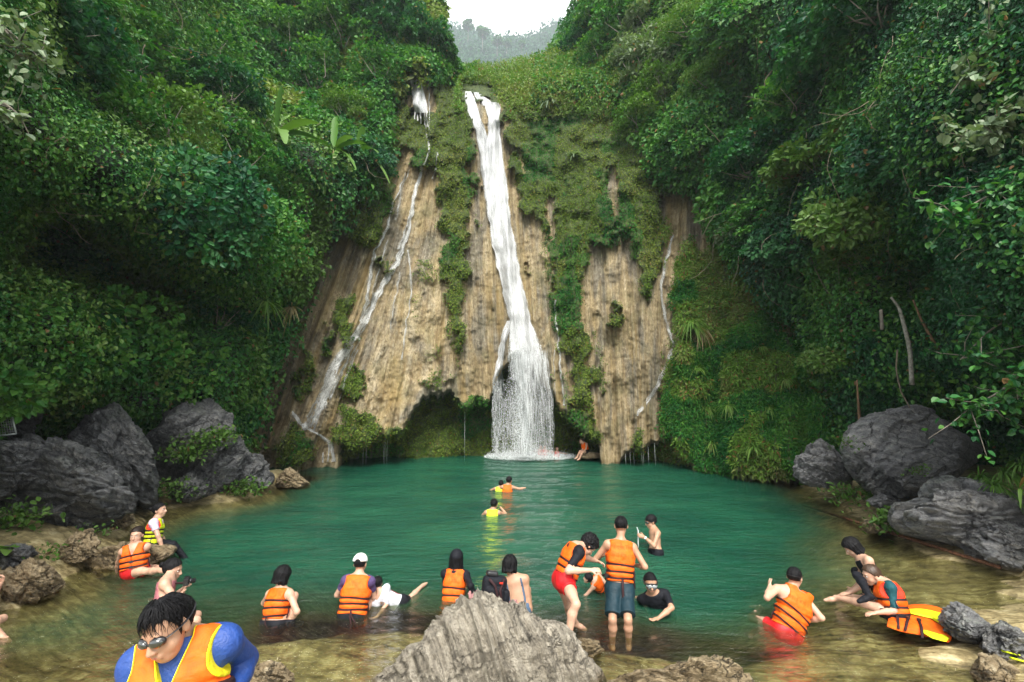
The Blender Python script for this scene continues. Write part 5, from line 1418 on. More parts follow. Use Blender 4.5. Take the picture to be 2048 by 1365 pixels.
VN = [([(1795, 700, 12.4), (1792, 740, 12.3), (1800, 780, 12.2), (1820, 815, 12.1)], 0.022, 'curved woody vine ending on top of the huge boulder'), ([(1680, 0, 15.2), (1676, 60, 15.2), (1674, 130, 15.2), (1672, 190, 15.2)], 0.02, 'long hanging vine at the top edge of the right hillside'),
      ([(1715, 10, 15), (1730, 80, 15), (1738, 130, 15), (1745, 180, 15)], 0.02, 'second long hanging vine, right of the first at the top edge'), ([(1560, 70, 18.5), (1564, 120, 18.5), (1528, 160, 18.5), (1532, 200, 18.5)], 0.025, 'crooked vine over the dark hollow on the right hillside'),
      ([(1600, 150, 17), (1630, 130, 17), (1660, 120, 16.8)], 0.02, 'sagging bare branch in the upper right hillside'), ([(1590, 440, 17), (1606, 480, 16.8), (1640, 560, 16.4), (1690, 640, 16)], 0.02, 'long thin vine hanging in front of the shaded right hillside'),
      ([(1940, 340, 8.5), (1970, 352, 8.5), (2030, 350, 8.4)], 0.016, 'bare forked twig at the right edge'), ([(290, 90, 13), (280, 140, 13), (282, 190, 13)], 0.015, 'thin hanging vine on the upper left hillside'), ([(180, 130, 12.6), (220, 138, 12.6), (265, 142, 12.6)], 0.014, 'straight bare twig across the upper left hillside')]
for pts, r, l in VN: stem_thing('vine', pts, [r, r * 0.9, r * 0.7], M_VINE if 'bare' not in l else M_BARKW, l, 'vine', 6, wob=0.05)

# rusty pipe along the right bank, metal frame at the left edge
P0, P1, P2 = W(1605, 1010, 15.6), W(1725, 1048, 12.2), W(2000, 1135, 8.9)
mb = MB(); mb.tube([P0 - P2, P1 - P2, (0, 0, 0)], [0.035, 0.035, 0.035], 10)
ob = mb.build('pipe', mat_simple('rusty_metal', (0.14, 0.065, 0.035), 0.8, 0.3, 0.5, 20)); ob.location = P2
tag(ob, 'long rusty brown pipe lying along the right shore', 'pipe')
fr = empty('metal_frame', W(0, 870, 10.2)); tag(fr, 'grey metal frame with wire mesh at the left edge among the rocks', 'fence')
M_STEEL = mat_simple('galvanised_steel', (0.42, 0.46, 0.46), 0.45, 0.5, 0.1, 30, metallic=0.6)
q = [np.array(W(x, y, 10.2) - fr.location) for x, y in ((-40, 828), (22, 824), (32, 868), (-40, 876))]
for i in range(4):
    mb = MB(); mb.tube([q[i], q[(i + 1) % 4]], [0.018, 0.018], 8); mb.build('frame_bar', M_STEEL, fr)
mb = MB()
for k in range(1, 14):
    u = k / 14
    mb.tube([q[0] * (1 - u) + q[1] * u, q[3] * (1 - u) + q[2] * u], [0.003, 0.003], 4)
    if k < 9: v = k / 9; mb.tube([q[0] * (1 - v) + q[3] * v, q[1] * (1 - v) + q[2] * v], [0.003, 0.003], 4)
mb.build('wire_mesh', M_STEEL, fr)
# ================================================================== people: one continuous skin grown from a posed skeleton
def s_cap(P, a, b, r1, r2):
    ab = b - a; L = float(ab @ ab) + 1e-9
    t = np.clip(((P - a) @ ab) / L, 0, 1)
    return np.linalg.norm(P - (a + t[:, None] * ab), axis=1) - (r1 + (r2 - r1) * t)
def s_ell(P, c, R, r):
    q = (P - c) @ R.T; r = np.asarray(r, float)
    k0 = np.linalg.norm(q / r, axis=1); k1 = np.linalg.norm(q / (r * r), axis=1) + 1e-6
    return k0 * (k0 - 1) / k1
def s_flat(P, a, b, R, r1, r2, fl):
    """capsule flattened along the forward axis of frame R"""
    S = R.copy(); S[1] = S[1] / fl
    return s_cap((P - a) @ S.T, np.zeros(3), S @ (b - a), r1, r2) * min(1.0, fl * 1.05)
def smin(a, b, k):
    h = np.clip(0.5 + 0.5 * (b - a) / k, 0, 1)
    return b + (a - b) * h - k * h * (1 - h)
def smax(a, b, k): return -smin(-a, -b, k)

def surface_nets(f, lo, hi, h):
    """mesh of f(P) = 0; f is evaluated finely only near the surface"""
    B = 4
    n = np.maximum(np.ceil((np.array(hi) - lo) / (h * B)).astype(int), 2)
    ax = [lo[i] + (np.arange(n[i]) * B + B / 2 - 0.5) * h for i in range(3)]
    C = np.stack(np.meshgrid(*ax, indexing='ij'), -1).reshape(-1, 3)
    fc = f(C)
    act = np.abs(fc) < h * B * 1.35
    F = np.repeat(np.repeat(np.repeat(fc.reshape(n), B, 0), B, 1), B, 2)
    idx = np.stack(np.unravel_index(np.nonzero(act)[0], n), -1)
    off = np.stack(np.meshgrid(*[np.arange(B)] * 3, indexing='ij'), -1).reshape(-1, 3)
    I = (idx[:, None] * B + off[None]).reshape(-1, 3)
    P = np.asarray(lo) + I * h
    F[I[:, 0], I[:, 1], I[:, 2]] = f(P)
    s = F < 0
    N = np.array(F.shape)
    c = [s[i:N[0] - 1 + i, j:N[1] - 1 + j, k:N[2] - 1 + k] for i in (0, 1) for j in (0, 1) for k in (0, 1)]
    cnt = sum(x.astype(np.int8) for x in c)
    cell = (cnt > 0) & (cnt < 8)
    ci = np.argwhere(cell)
    if len(ci) == 0: return np.zeros((0, 3)), np.zeros((0, 4), int)
    vid = -np.ones(cell.shape, np.int64); vid[cell] = np.arange(len(ci))
    acc = np.zeros((len(ci), 3)); w = np.zeros(len(ci))
    corners = [(i, j, k) for i in (0, 1) for j in (0, 1) for k in (0, 1)]
    val = {cc: F[ci[:, 0] + cc[0], ci[:, 1] + cc[1], ci[:, 2] + cc[2]] for cc in corners}
    for cc in corners:
        for a in range(3):
            if cc[a] == 0:
                dd = list(cc); dd[a] = 1; dd = tuple(dd)
                va, vb = val[cc], val[dd]
                m = (va < 0) != (vb < 0)
                t = va[m] / (va[m] - vb[m])
                p = np.tile(np.array(cc, float), (m.sum(), 1)); p[:, a] = t
                acc[m] += p; w[m] += 1
    V = np.asarray(lo) + (ci + acc / w[:, None]) * h
    faces = []
    for a in range(3):
        b, c2 = (a + 1) % 3, (a + 2) % 3
        sl0 = [slice(None)] * 3; sl1 = [slice(None)] * 3
        sl0[a] = slice(0, -1); sl1[a] = slice(1, None)
        e = s[tuple(sl0)] != s[tuple(sl1)]
        ins = s[tuple(sl0)]
        ei = np.argwhere(e)
        ok = (ei[:, b] > 0) & (ei[:, c2] > 0) & (ei[:, b] < N[b] - 1) & (ei[:, c2] < N[c2] - 1)
        ei = ei[ok]
        def v(db, dc):
            q = ei.copy(); q[:, b] -= db; q[:, c2] -= dc
            return vid[q[:, 0], q[:, 1], q[:, 2]]
        qd = np.stack([v(1, 1), v(0, 1), v(0, 0), v(1, 0)], -1)
        fl = ~ins[ei[:, 0], ei[:, 1], ei[:, 2]]
        qd[fl] = qd[fl][:, ::-1]
        faces.append(qd)
    Fq = np.concatenate(faces); Fq = Fq[(Fq >= 0).all(1)]
    return V, Fq

def skin_mat(name, col, rough=0.5):
    t = NT(name)
    n1 = t.noise(t.obj(), 9, 4); n2 = t.noise(t.obj(), 60, 3)
    c = t.mix(t.framp(n1, [(0.35, 0), (0.65, 1)]), tuple(v * 0.86 for v in col), tuple(min(1, v * 1.1) for v in col))
    c = t.mix(t.framp(n2, [(0.55, 0), (0.75, 0.35)]), c, (col[0] * 1.05, col[1] * 0.75, col[2] * 0.68))
    p = t.pbsdf(Base_Color=c, Roughness=rough, Normal=t.bump(n2, 0.15, 0.002))
    p.inputs['Specular IOR Level'].default_value = 0.45
    p.inputs['Subsurface Weight'].default_value = 0.12
    p.inputs['Subsurface Radius'].default_value = (0.02, 0.008, 0.004)
    return t.done(p)
def cloth_mat(name, col, rough=0.8, wr=14, wd=0.02, spec=0.2, col2=None):
    t = NT(name)
    n1 = t.noise(t.obj(), wr, 4, 0.6, 0.6); n2 = t.noise(t.obj(), 140, 3)
    c = t.mix(t.framp(n1, [(0.35, 0), (0.65, 1)]), tuple(v * 0.88 for v in col), col2 or tuple(min(1, v * 1.1) for v in col))
    p = t.pbsdf(Base_Color=c, Roughness=rough, Normal=t.bump(t.math('ADD', n1, t.math('MULTIPLY', n2, 0.12)), 0.7, wd))
    p.inputs['Specular IOR Level'].default_value = spec
    return t.done(p)
SK = {'light': skin_mat('skin_light', (0.50, 0.305, 0.215)), 'mid': skin_mat('skin_tan', (0.41, 0.235, 0.15)), 'dark': skin_mat('skin_brown', (0.36, 0.20, 0.125))}
M_ORANGE = cloth_mat('orange_vest_nylon', (0.82, 0.108, 0.006), 0.6, 11, 0.018, 0.22, (0.86, 0.145, 0.009))
M_YVEST = cloth_mat('yellow_vest_nylon', (0.62, 0.75, 0.015), 0.6, 11, 0.014, 0.3)
M_YTRIM = cloth_mat('yellow_trim', (0.85, 0.72, 0.02), 0.6)
M_RTRIM = cloth_mat('red_trim', (0.75, 0.035, 0.015), 0.6)
M_STRAP = cloth_mat('black_webbing', (0.030, 0.012, 0.014), 0.7, 40, 0.002)
M_BLACK = cloth_mat('black_cloth', (0.008, 0.009, 0.013), 0.7, 12, 0.014, 0.18)
M_NAVY = cloth_mat('dark_teal_shorts', (0.006, 0.026, 0.038), 0.6, 10, 0.018, 0.3)
M_RED = cloth_mat('red_shorts', (0.55, 0.010, 0.014), 0.5, 10, 0.014, 0.4)
M_BLUE = cloth_mat('blue_rashguard', (0.016, 0.055, 0.24), 0.5, 30, 0.012, 0.4)
M_PURPLE = cloth_mat('purple_shirt', (0.075, 0.05, 0.13), 0.8)
M_LILAC = cloth_mat('lilac_shirt', (0.58, 0.48, 0.60), 0.8, 22, 0.016)
M_PINK = cloth_mat('dusty_pink_top', (0.33, 0.12, 0.14), 0.8)
M_WHITE = cloth_mat('white_cloth', (0.50, 0.51, 0.56), 0.8)
M_TEAL = cloth_mat('teal_sleeve', (0.012, 0.07, 0.085), 0.6)
M_GREYBLUE = cloth_mat('grey_blue_strap', (0.07, 0.11, 0.17), 0.7)
M_CAPW = cloth_mat('white_cap_cloth', (0.78, 0.77, 0.74), 0.8, 30, 0.004)
M_GLASS = mat_simple('dark_lens', (0.015, 0.02, 0.018), 0.08, 0.8, 0.05, 5, 0.0, coat=1.0)
M_PLASTIC = mat_simple('black_plastic', (0.015, 0.015, 0.017), 0.3, 0.5, 0.1, 30)
M_CLEAR = mat_simple('pale_lens', (0.30, 0.34, 0.36), 0.08, 0.8, 0.05, 5, 0.0, coat=1.0)
M_EYE = mat_simple('eye_white', (0.75, 0.72, 0.68), 0.2, 0.5, 0.02)
M_LIP = mat_simple('lips', (0.48, 0.16, 0.13), 0.5, 0.4, 0.05)
M_INK = mat_simple('faded_ink', (0.52, 0.085, 0.01), 0.8, 0.2, 0.1)
M_BUCKLE = mat_simple('buckle', (0.02, 0.02, 0.022), 0.35, 0.5, 0.1)
def hair_mat():
    t = NT('black_hair')
    n = t.noise(t.vscale(t.obj(), (70, 70, 14)), 1.0, 4, 0.6, 0.5)
    c = t.ramp(n, [(0.35, (0.0025, 0.0028, 0.0035)), (0.7, (0.012, 0.0115, 0.013))])
    p = t.pbsdf(Base_Color=c, Roughness=0.5, Normal=t.bump(n, 1.0, 0.012))
    p.inputs['Specular IOR Level'].default_value = 0.14
    return t.done(p)
M_HAIR = hair_mat()
M_HAIRB = mat_simple('dark_brown_hair', (0.045, 0.025, 0.014), 0.45, 0.4, 0.3, 60, 0.5)

def unit(v): v = np.array(v, float); return v / (np.linalg.norm(v) + 1e-9)
def joint(spec, parent, L):
    """a joint from a direction ('v', x, y, z) or from a picture point and near/far sign, at bone length L"""
    if spec[0] == 'v': return parent + unit(spec[1:4]) * L
    if spec[0] == 'w': return np.array(spec[1:4], float)
    x, y, sg = spec
    d = unit(ray(x, y)); o = np.array([0, 0, CAM_Z]); oc = o - parent
    b = oc @ d; c = oc @ oc - L * L; D = b * b - c
    if D < 0 or sg == 0:
        q = o + d * (-b); g = np.linalg.norm(q - parent)
        return parent + unit(q - parent) * float(np.clip(g, .86 * L, 1.13 * L))
    return o + d * (-b + sg * math.sqrt(D))

class Person:
    def __init__(s, label, pel, neck, head=None, Y=7.0, yaw=0, k=1.0, hyaw=None, hpitch=0, hroll=0, la=None, ra=None, ll=None, rl=None, skin='mid', h=0.010, hand=True, torso=0.50, width=1.0, name='person', hk=1.12, bulk=1.0, sink=0.0):
        k = k * 1.03; s.bulk = bulk; s.k = k; s.label = label; s.skin = skin; s.h = h; s.width = width; s.hand = hand; s.name = name
        s.pel = at(pel[0], pel[1], Y) - np.array([0, 0, sink]) if len(pel) == 2 else np.array(pel, float)
        s.T = torso * k
        s.neck = joint(neck, s.pel, s.T); s.T = float(np.linalg.norm(s.neck - s.pel))
        s.u = unit(s.neck - s.pel)
        fy = np.array([math.sin(math.radians(yaw)), math.cos(math.radians(yaw)), 0])
        s.f = unit(fy - s.u * (fy @ s.u)); s.r = np.cross(s.f, s.u)
        s.head = joint(head or ('v', *(s.u + 0.15 * s.f + np.array([0, 0, 0.3]))), s.neck, 0.172 * k * max(hk, 0.9))
        hy = math.radians(yaw if hyaw is None else hyaw); hp = math.radians(hpitch)
        hf = np.array([math.sin(hy) * math.cos(hp), math.cos(hy) * math.cos(hp), math.sin(hp)])
        hu = unit(np.array([0, 0, 1.0]) - hf * hf[2]) if abs(hf[2]) < 0.97 else unit(s.u)
        hr = np.cross(hf, hu); a = math.radians(hroll)
        hr, hu = hr * math.cos(a) - hu * math.sin(a), hu * math.cos(a) + hr * math.sin(a)
        s.H = np.stack([hr, hf, hu]); s.hs = k * hk
        s.R = np.stack([s.r, s.f, s.u])
        sw = 0.175 * k * width; hw = 0.088 * k
        s.shL = s.neck - s.u * 0.055 * k - s.r * sw; s.shR = s.neck - s.u * 0.055 * k + s.r * sw
        s.hiL = s.pel - s.r * hw; s.hiR = s.pel + s.r * hw
        down = -s.u
        def arm(spec, sh, side):
            spec = spec or {}
            e = joint(spec.get('e', ('v', *(down * 0.9 + side * s.r * 0.25))), sh, 0.285 * k)
            w = joint(spec.get('w', ('v', *(e - sh + s.f * 0.1))), e, 0.245 * k)
            hd = unit(spec['h']) if 'h' in spec else unit(w - e)
            n = unit(spec.get('n', np.cross(hd, s.u) if abs(hd @ s.u) < 0.9 else s.f)); n = unit(n - hd * (n @ hd))
            return sh, e, w, hd, n, spec.get('curl', 0.5), side
        s.L = arm(la, s.shL, -1); s.Rr = arm(ra, s.shR, 1)
        def leg(spec, hp_, side):
            spec = spec or {}
            kn = joint(spec.get('k', ('v', *down)), hp_, 0.42 * k)
            an = joint(spec.get('a', ('v', 0, 0, -1)), kn, 0.40 * k)
            ft = unit(spec.get('f', s.f * np.array([1, 1, 0]) + np.array([0, 0, -0.15])))
            return hp_, kn, an, ft
        s.lL = leg(ll, s.hiL, -1); s.lR = leg(rl, s.hiR, 1)
        s.root = empty(name, s.pel); tag(s.root, label, 'person')
        PEOPLE_AT.append((s.pel[0], s.pel[1]))
        s.parts = []
        s.prims = []
        s._build_prims()

    def P(s, kind, k, *a): s.prims.append((kind, k * s.k, a, s._ball(kind, a)))
    def _ball(s, kind, a):
        if kind == 'cap': c = (a[0] + a[1]) / 2; r = np.linalg.norm(a[1] - a[0]) / 2 + max(a[2], a[3])
        elif kind == 'flat': c = (a[0] + a[1]) / 2; r = np.linalg.norm(a[1] - a[0]) / 2 + max(a[3], a[4])
        else: c = a[0]; r = max(a[2])
        return c, r
    def _build_prims(s):
        k = s.k; u, r, f = s.u, s.r, s.f; pel, neck, T = s.pel, s.neck, s.T; wd = s.width
        s.groups = {}
        def mark(n): s.groups[n] = len(s.prims)
        R = s.R
        mark('torso')
        s.P('flat', .06, pel - r * .045 * k, pel + r * .045 * k, R, .115 * k, .115 * k, .84)
        s.P('flat', .07, pel + u * .03 * k, pel + u * T * .42, R, .135 * k * wd, .118 * k * wd, .78)
        s.P('flat', .07, pel + u * T * .42, pel + u * T * .80, R, .120 * k * wd, .150 * k * wd, .72)
        s.P('flat', .05, s.shL + r * .06 * k, s.shR - r * .06 * k, R, .068 * k, .068 * k, .85)
        s.P('cap', .05, neck - u * .05 * k + f * .0, neck * .45 + s.head * .55, .062 * k, .052 * k)
        mark('buttock')
        s.P('ell', .05, s.hiL - f * .035 * k - u * .02 * k, R, (.080 * k, .075 * k, .085 * k)); s.P('ell', .05, s.hiR - f * .035 * k - u * .02 * k, R, (.080 * k, .075 * k, .085 * k))
        mark('arms')
        for sh, e, w, hd, n, curl, side in (s.L, s.Rr):
            s.P('ell', .04, sh - u * .01 * k, R, (.058 * k, .055 * k, .06 * k))
            B = s.bulk; s.P('cap', .03, sh, e, .048 * k * B, .040 * k * B)
            s.P('cap', .02, e, e * .6 + w * .4, .038 * k * B, .039 * k * B)
            s.P('cap', .02, e * .6 + w * .4, w, .039 * k * B, .026 * k)
        mark('legs')
        for hp_, kn, an, ft in (s.lL, s.lR):
            s.P('cap', .05, hp_ - u * .01, hp_ * .45 + kn * .55, .086 * k, .068 * k)
            s.P('cap', .03, hp_ * .45 + kn * .55, kn, .068 * k, .050 * k)
            back = unit(np.cross(np.cross(kn - hp_, an - kn), an - kn) + 1e-6 * f) if np.linalg.norm(np.cross(kn - hp_, an - kn)) > 1e-3 else -ft
            calf = kn * .7 + an * .3 - ft * .018 * k
            s.P('cap', .03, kn, calf, .049 * k, .054 * k); s.P('cap', .03, calf, an, .054 * k, .033 * k)
            s.P('cap', .03, an - ft * .03 * k - np.array([0, 0, .02 * k]), an + ft * .07 * k - np.array([0, 0, .03 * k]), .036 * k, .033 * k)
            s.P('cap', .02, an + ft * .07 * k - np.array([0, 0, .03 * k]), an + ft * .15 * k - np.array([0, 0, .045 * k]), .034 * k, .022 * k)
        mark('hands')
        if s.hand:
            for sh, e, w, hd, n, curl, side in (s.L, s.Rr):
                sd = np.cross(hd, n)
                pc = w + hd * .05 * k
                Rh = np.stack([sd, n, hd])
                s.P('ell', .015, pc, Rh, (.040 * k, .017 * k, .052 * k))
                for i in range(4):
                    off = (i - 1.5) * .019 * k
                    ln = (.030, .036, .033, .025)[i] * k
                    b0 = w + hd * .088 * k + sd * off
                    d1 = unit(hd + n * curl * .6); d2 = unit(hd * (1 - curl * .9) + n * curl * 1.5)
                    b1 = b0 + d1 * ln; b2 = b1 + d2 * ln
                    s.P('cap', .004, b0, b1, .0095 * k, .0088 * k); s.P('cap', .004, b1, b2, .0088 * k, .0070 * k)
                t0 = w + hd * .03 * k - sd * .032 * k * side * -1 if False else w + hd * .03 * k + sd * .030 * k * (-1)
                t1 = t0 + unit(hd * .7 - sd * .8 + n * .3) * .035 * k; t2 = t1 + unit(hd * .9 - sd * .2 + n * .5) * .030 * k
                s.P('cap', .006, t0, t1, .0125 * k, .0105 * k); s.P('cap', .004, t1, t2, .0105 * k, .008 * k)
        mark('head')
        c, H, q = s.head, s.H, s.hs
        L = lambda x, y, z: c + (np.array([x, y, z]) * q) @ H
        s.hl = L
        E = lambda kk, x, y, z, rx, ry, rz: s.P('ell', kk, L(x, y, z), H, (rx * q, ry * q, rz * q))
        E(.02, 0, -.012, .035, .081, .096, .088)
        E(.03, 0, .032, -.030, .062, .062, .082)
        E(.03, 0, .052, -.088, .034, .030, .026)
        E(.02, -.040, .045, -.035, .026, .026, .028); E(.02, .040, .045, -.035, .026, .026, .028)
        s.P('cap', .012, L(0, .092, .012), L(0, .110, -.026), .008 * q, .013 * q)
        s.P('cap', .008, L(-.012, .100, -.030), L(.012, .100, -.030), .009 * q, .009 * q)
        s.P('cap', .012, L(-.032, .080, .030), L(.032, .080, .030), .012 * q, .012 * q)
        s.P('cap', .010, L(-.020, .090, -.056), L(.020, .090, -.056), .0075 * q, .0075 * q)
        s.P('cap', .008, L(-.016, .088, -.067), L(.016, .088, -.067), .008 * q, .008 * q)
        for sx in (-1, 1):
            Rr_ = H
            s.P('ell', .008, L(.078 * sx, -.008, .0), Rr_, (.012 * q, .020 * q, .033 * q))
        mark('end')
        s.prims_rng = s.groups

    def field(s, Pn, names=None, grow=0.0):
        gs = list(s.groups.items())
        d = np.full(len(Pn), 1.0)
        for i in range(len(gs) - 1):
            nm, a = gs[i]; b = gs[i + 1][1]
            if names and nm not in names: continue
            for kind, k, ar, (bc, br) in s.prims[a:b]:
                m = np.nonzero(((Pn - bc) ** 2).sum(1) < (br + grow + 0.20) ** 2)[0]
                if len(m) == 0: continue
                Q = Pn[m]
                if kind == 'cap': v = s_cap(Q, *ar)
                elif kind == 'flat': v = s_flat(Q, *ar)
                else: v = s_ell(Q, *ar)
                d[m] = smin(d[m], v, max(k, 1e-3))
        # eye sockets
        if (names is None or 'head' in names):
            for sx in (-1, 1):
                e = s.hl(.031 * sx, .092, .010)
                m = np.nonzero(((Pn - e) ** 2).sum(1) < (0.05 * s.hs) ** 2)[0]
                if len(m): d[m] = smax(d[m], -(np.linalg.norm(Pn[m] - e, axis=1) - .015 * s.hs), .012 * s.hs)
        return d - grow

    def bounds(s, names=None, pad=0.05):
        gs = list(s.groups.items()); lo = np.full(3, 1e9); hi = -lo
        for i in range(len(gs) - 1):
            nm, a = gs[i]; b = gs[i + 1][1]
            if names and nm not in names: continue
            for kind, k, ar, (bc, br) in s.prims[a:b]: lo = np.minimum(lo, bc - br); hi = np.maximum(hi, bc + br)
        return lo - pad, hi + pad

    def mesh(s, name, f, lo, hi, mat, h=None, parent=None):
        V, F = surface_nets(f, lo, hi, h or s.h)
        if len(V) == 0: return None
        o = mesh_np(name, V - s.pel, F, mat, parent or s.root)
        if parent is not None and parent is not s.root: o.matrix_parent_inverse = Matrix()
        s.parts.append(o)
        return o

    def body(s):
        lo, hi = s.bounds(None, 0.03)
        return s.mesh('body', lambda P: s.field(P), lo, hi, SK[s.skin])

    def loc(s, P): return (P - s.pel) @ s.R.T      # x right, y forward, z up the spine

    def hair(s, style='short', mat=None):
        c, H, q = s.head, s.H, s.hs; L = s.hl
        def f(P):
            v = ((P - c) @ H.T) / q; x, y, z = v.T
            nz = 0.006 * fbm(np.stack([np.arctan2(x, y) * 7, z * 18, y * 12], -1), 3, 5) + (0.010 * ridged(v * 30, 2, 8) if style == 'curly' else 0.003 * ridged(np.stack([np.arctan2(x, -y) * 16, z * 6, z * 0], -1), 2, 3))
            g = 0.013 if style not in ('bob', 'crop') else (0.022 if style == 'bob' else 0.007)
            if style == 'curly': g = 0.026
            e = (np.sqrt((x / (.078 + g)) ** 2 + ((y + .012) / (.096 + g)) ** 2 + ((z - .035) / (.088 + g)) ** 2) - 1) * .085 + nz
            line = np.interp(z, [-.10, -.03, .015, .055, .075, .12], [-.030, -.012, .012, .040, .072, .13])
            if style in ('bob', 'curly'): line = np.interp(z, [-.10, -.03, .03, .06, .09], [.01, .02, .045, .075, .13])
            if style == 'wet':
                line = np.interp(z, [-.10, -.03, .02, .045, .065, .12], [-.03, -.014, -.002, .012, .045, .12]) + .030 * vnoise(np.stack([np.arctan2(x, y) * 6, z * 3, z * 0], -1), 3)
                nz = nz + .006 * ridged(np.stack([np.arctan2(x - .02, y + .03) * 9, z * 3, z * 0], -1), 3, 6)
            if style == 'fringe': line = np.interp(z, [-.10, -.03, .01, .030, .045, .12], [-.02, -.005, .02, .060, .12, .14])
            e = smax(e, (y - line + 0.006 * vnoise(v * 40, 2)), .008)
            low = {'short': -.055, 'crop': -.03, 'bob': -.09, 'curly': -.06, 'bun': -.05, 'tail': -.05, 'long': -.06, 'fringe': -.055, 'wet': -.055}[style]
            e = smax(e, low - z, .01)
            if style in ('bob', 'long'):
                bl = -.082 if style == 'bob' else -.125
                fl = .100 - .10 * np.minimum(z, 0); nz = nz + .006 * ridged(np.stack([np.arctan2(x, -y) * 7, z * 3, z * 0], -1), 3, 6)
                sd = (np.sqrt((x / fl) ** 2 + ((y + .024) / .092) ** 2) - 1) * .085 + nz
                sd = smax(smax(sd, z - .05, .02), bl + 0.022 * vnoise(v * 30, 4) - z, .01); sd = smax(sd, y - .035, .02)
                e = smin(e, sd, .02)
            if style == 'bun': e = smin(e, np.linalg.norm((v - np.array([0, -.135, .035])) / np.array([1, .85, 1]), axis=1) - .036 + nz, .01)
            if style == 'tail': e = smin(e, s_cap(v, np.array([0, -.10, .03]), np.array([0.0, -.135, -.13]), .026, .016) + nz, .015)
            return e * q
        r = .24 * q
        return s.mesh('hair', f, c - r, c + r, mat or M_HAIR, h=min(s.h, .009) * 0.8)

    def eyes(s):
        if s.h > 0.0105: return
        for sx in (-1, 1):
            mb = MB(); c = s.hl(.030 * sx, .078, .010) - s.pel
            u, v = np.linspace(0, np.pi, 7), np.linspace(0, 2 * np.pi, 11)
            U, Vv = np.meshgrid(u, v, indexing='ij')
            S = np.stack([np.sin(U) * np.cos(Vv), np.sin(U) * np.sin(Vv), np.cos(U)], -1).reshape(-1, 3) * np.array([.0135, .010, .006]) * s.hs
            mb.add(c + S @ s.H, grid_faces(7, 11)); e = mb.build('eye', M_EYE, s.root)
            mb = MB(); S2 = S * np.array([.42, 1.0, .95]) + np.array([0, .0018, 0]) * s.hs
            mb.add(c + S2 @ s.H, grid_faces(7, 11)); mb.build('iris', M_PLASTIC, e)
            mb = MB(); mb.tube([s.hl(sx * a, .090 - abs(a - .03) * .25, .030 + b) - s.pel for a, b in ((.014, 0), (.030, .005), (.046, .0))], [.002 * s.hs, .003 * s.hs, .0015 * s.hs], 6); mb.build('eyebrow', M_HAIR, s.root)
        mb = MB(); mb.tube([s.hl(a, .096 - abs(a) * .3, -.0605 + abs(a) * .10) - s.pel for a in (-.024, -.012, 0, .012, .024)], [.002 * s.hs, .0045 * s.hs, .005 * s.hs, .0045 * s.hs, .002 * s.hs], 6); mb.build('lips', M_LIP, s.root)

    # ---- garments
    def vest(s, mat=None, straps=3, trim=None, text=None, W0=.196, D0=.150, top=.035, bot=.015, strap_z=None, open_front=False, tilt=0.0, lining=None, name='life_jacket', collar=False):
        k = s.k; T = s.T; mat = mat or M_ORANGE
        wd = s.width
        def shape(P, grow=0.0):
            x, y, z = (s.loc(P)).T
            zz = z / T
            W = np.interp(zz, [0, .25, .55, .8, 1.08], [.178, .172, .188, .196, .150]) * k * wd * (W0 / .196)
            D = np.interp(zz, [0, .3, .7, 1.08], [.138, .142, .146, .085]) * k * (D0 / .150)
            q = (np.abs(x / W) ** 2.7 + np.abs((y - .004 * k) / D) ** 2.7) ** (1 / 2.7)
            d = (q - 1) * np.minimum(W, D) * 0.92
            d = d - 0.009 * k * fbm(np.stack([x, y, z * 1.4], -1) * 8 / k, 3, 4)
            for sz in s.vs: d = d + 0.013 * k * np.exp(-((z - sz) / (.018 * k)) ** 2)
            zt = T + top * k - 0.16 * np.abs(x)
            zb = bot * k + 0.02 * k * np.cos(x / k * 8)
            d = smax(d, z - zt - grow * 0, .02 * k); d = smax(d, zb - z, .015 * k)
            # arm holes
            ax = np.abs(x)
            ah = np.sqrt(((ax - .235 * k * wd) / .95) ** 2 + ((z - (T - .075 * k)) / 1.3) ** 2) - .098 * k
            d = smax(d, -ah, .012 * k)
            # neck opening, deeper in front
            nh = np.sqrt(x ** 2 + (y * .9) ** 2) - (.080 * k) - np.maximum(0, z - T) * 0.4
            nh = np.maximum(nh, (T - .035 * k + .055 * k * sstep(.03 * k, -.03 * k, y)) - z)
            d = smax(d, -nh, .012 * k)
            vv = np.abs(x) - np.clip((z - T * .52) * .30, 0, .07 * k) - .004 * k
            vv = np.maximum(vv, .05 * k - y)
            if open_front: d = smax(d, -vv, .006 * k)
            else: d = smax(d, -np.maximum(np.maximum(np.abs(x) - np.clip((z - T * .62) * .28, 0, .06 * k), .05 * k - y), T * .62 - z), .01 * k)
            return d - grow
        s.vshape = shape
        s.vs = strap_z if strap_z is not None else [T * v for v in ((.12, .32, .52) if straps == 3 else (.2, .45))][:straps]
        s.vs = list(s.vs)
        c = s.pel + s.u * T * .55
        R = np.array([.34, .34, .34]) * k * max(wd, 1) * 1.15
        hh = min(s.h, .010)
        v = s.mesh(name, lambda P: shape(P), c - R, c + R, mat, h=hh * .9)
        if trim is not None:
            def tf(P):
                x, y, z = s.loc(P).T
                zt = T + top * k - 0.16 * np.abs(x)
                ah = np.sqrt(((np.abs(x) - .235 * k * wd) / .95) ** 2 + ((z - (T - .075 * k)) / 1.3) ** 2) - .098 * k
                nh = np.sqrt(x ** 2 + (y * .9) ** 2) - .080 * k
                vv = np.maximum(np.abs(np.abs(x) - np.clip((z - T * .52) * .30, 0, .07 * k)) - .007 * k, .05 * k - y) if open_front else 1.0
                e = np.minimum(np.minimum(np.abs(ah) - .006 * k, np.abs(nh) - .006 * k), vv)
                sh_ = shape(P, .0025 * k)
                if trim is M_YTRIM: e = np.maximum(e, -(sh_ + .013 * k))
                return np.maximum(sh_, e)
            s.mesh('trim', tf, c - R, c + R, trim, h=hh * .7, parent=v)
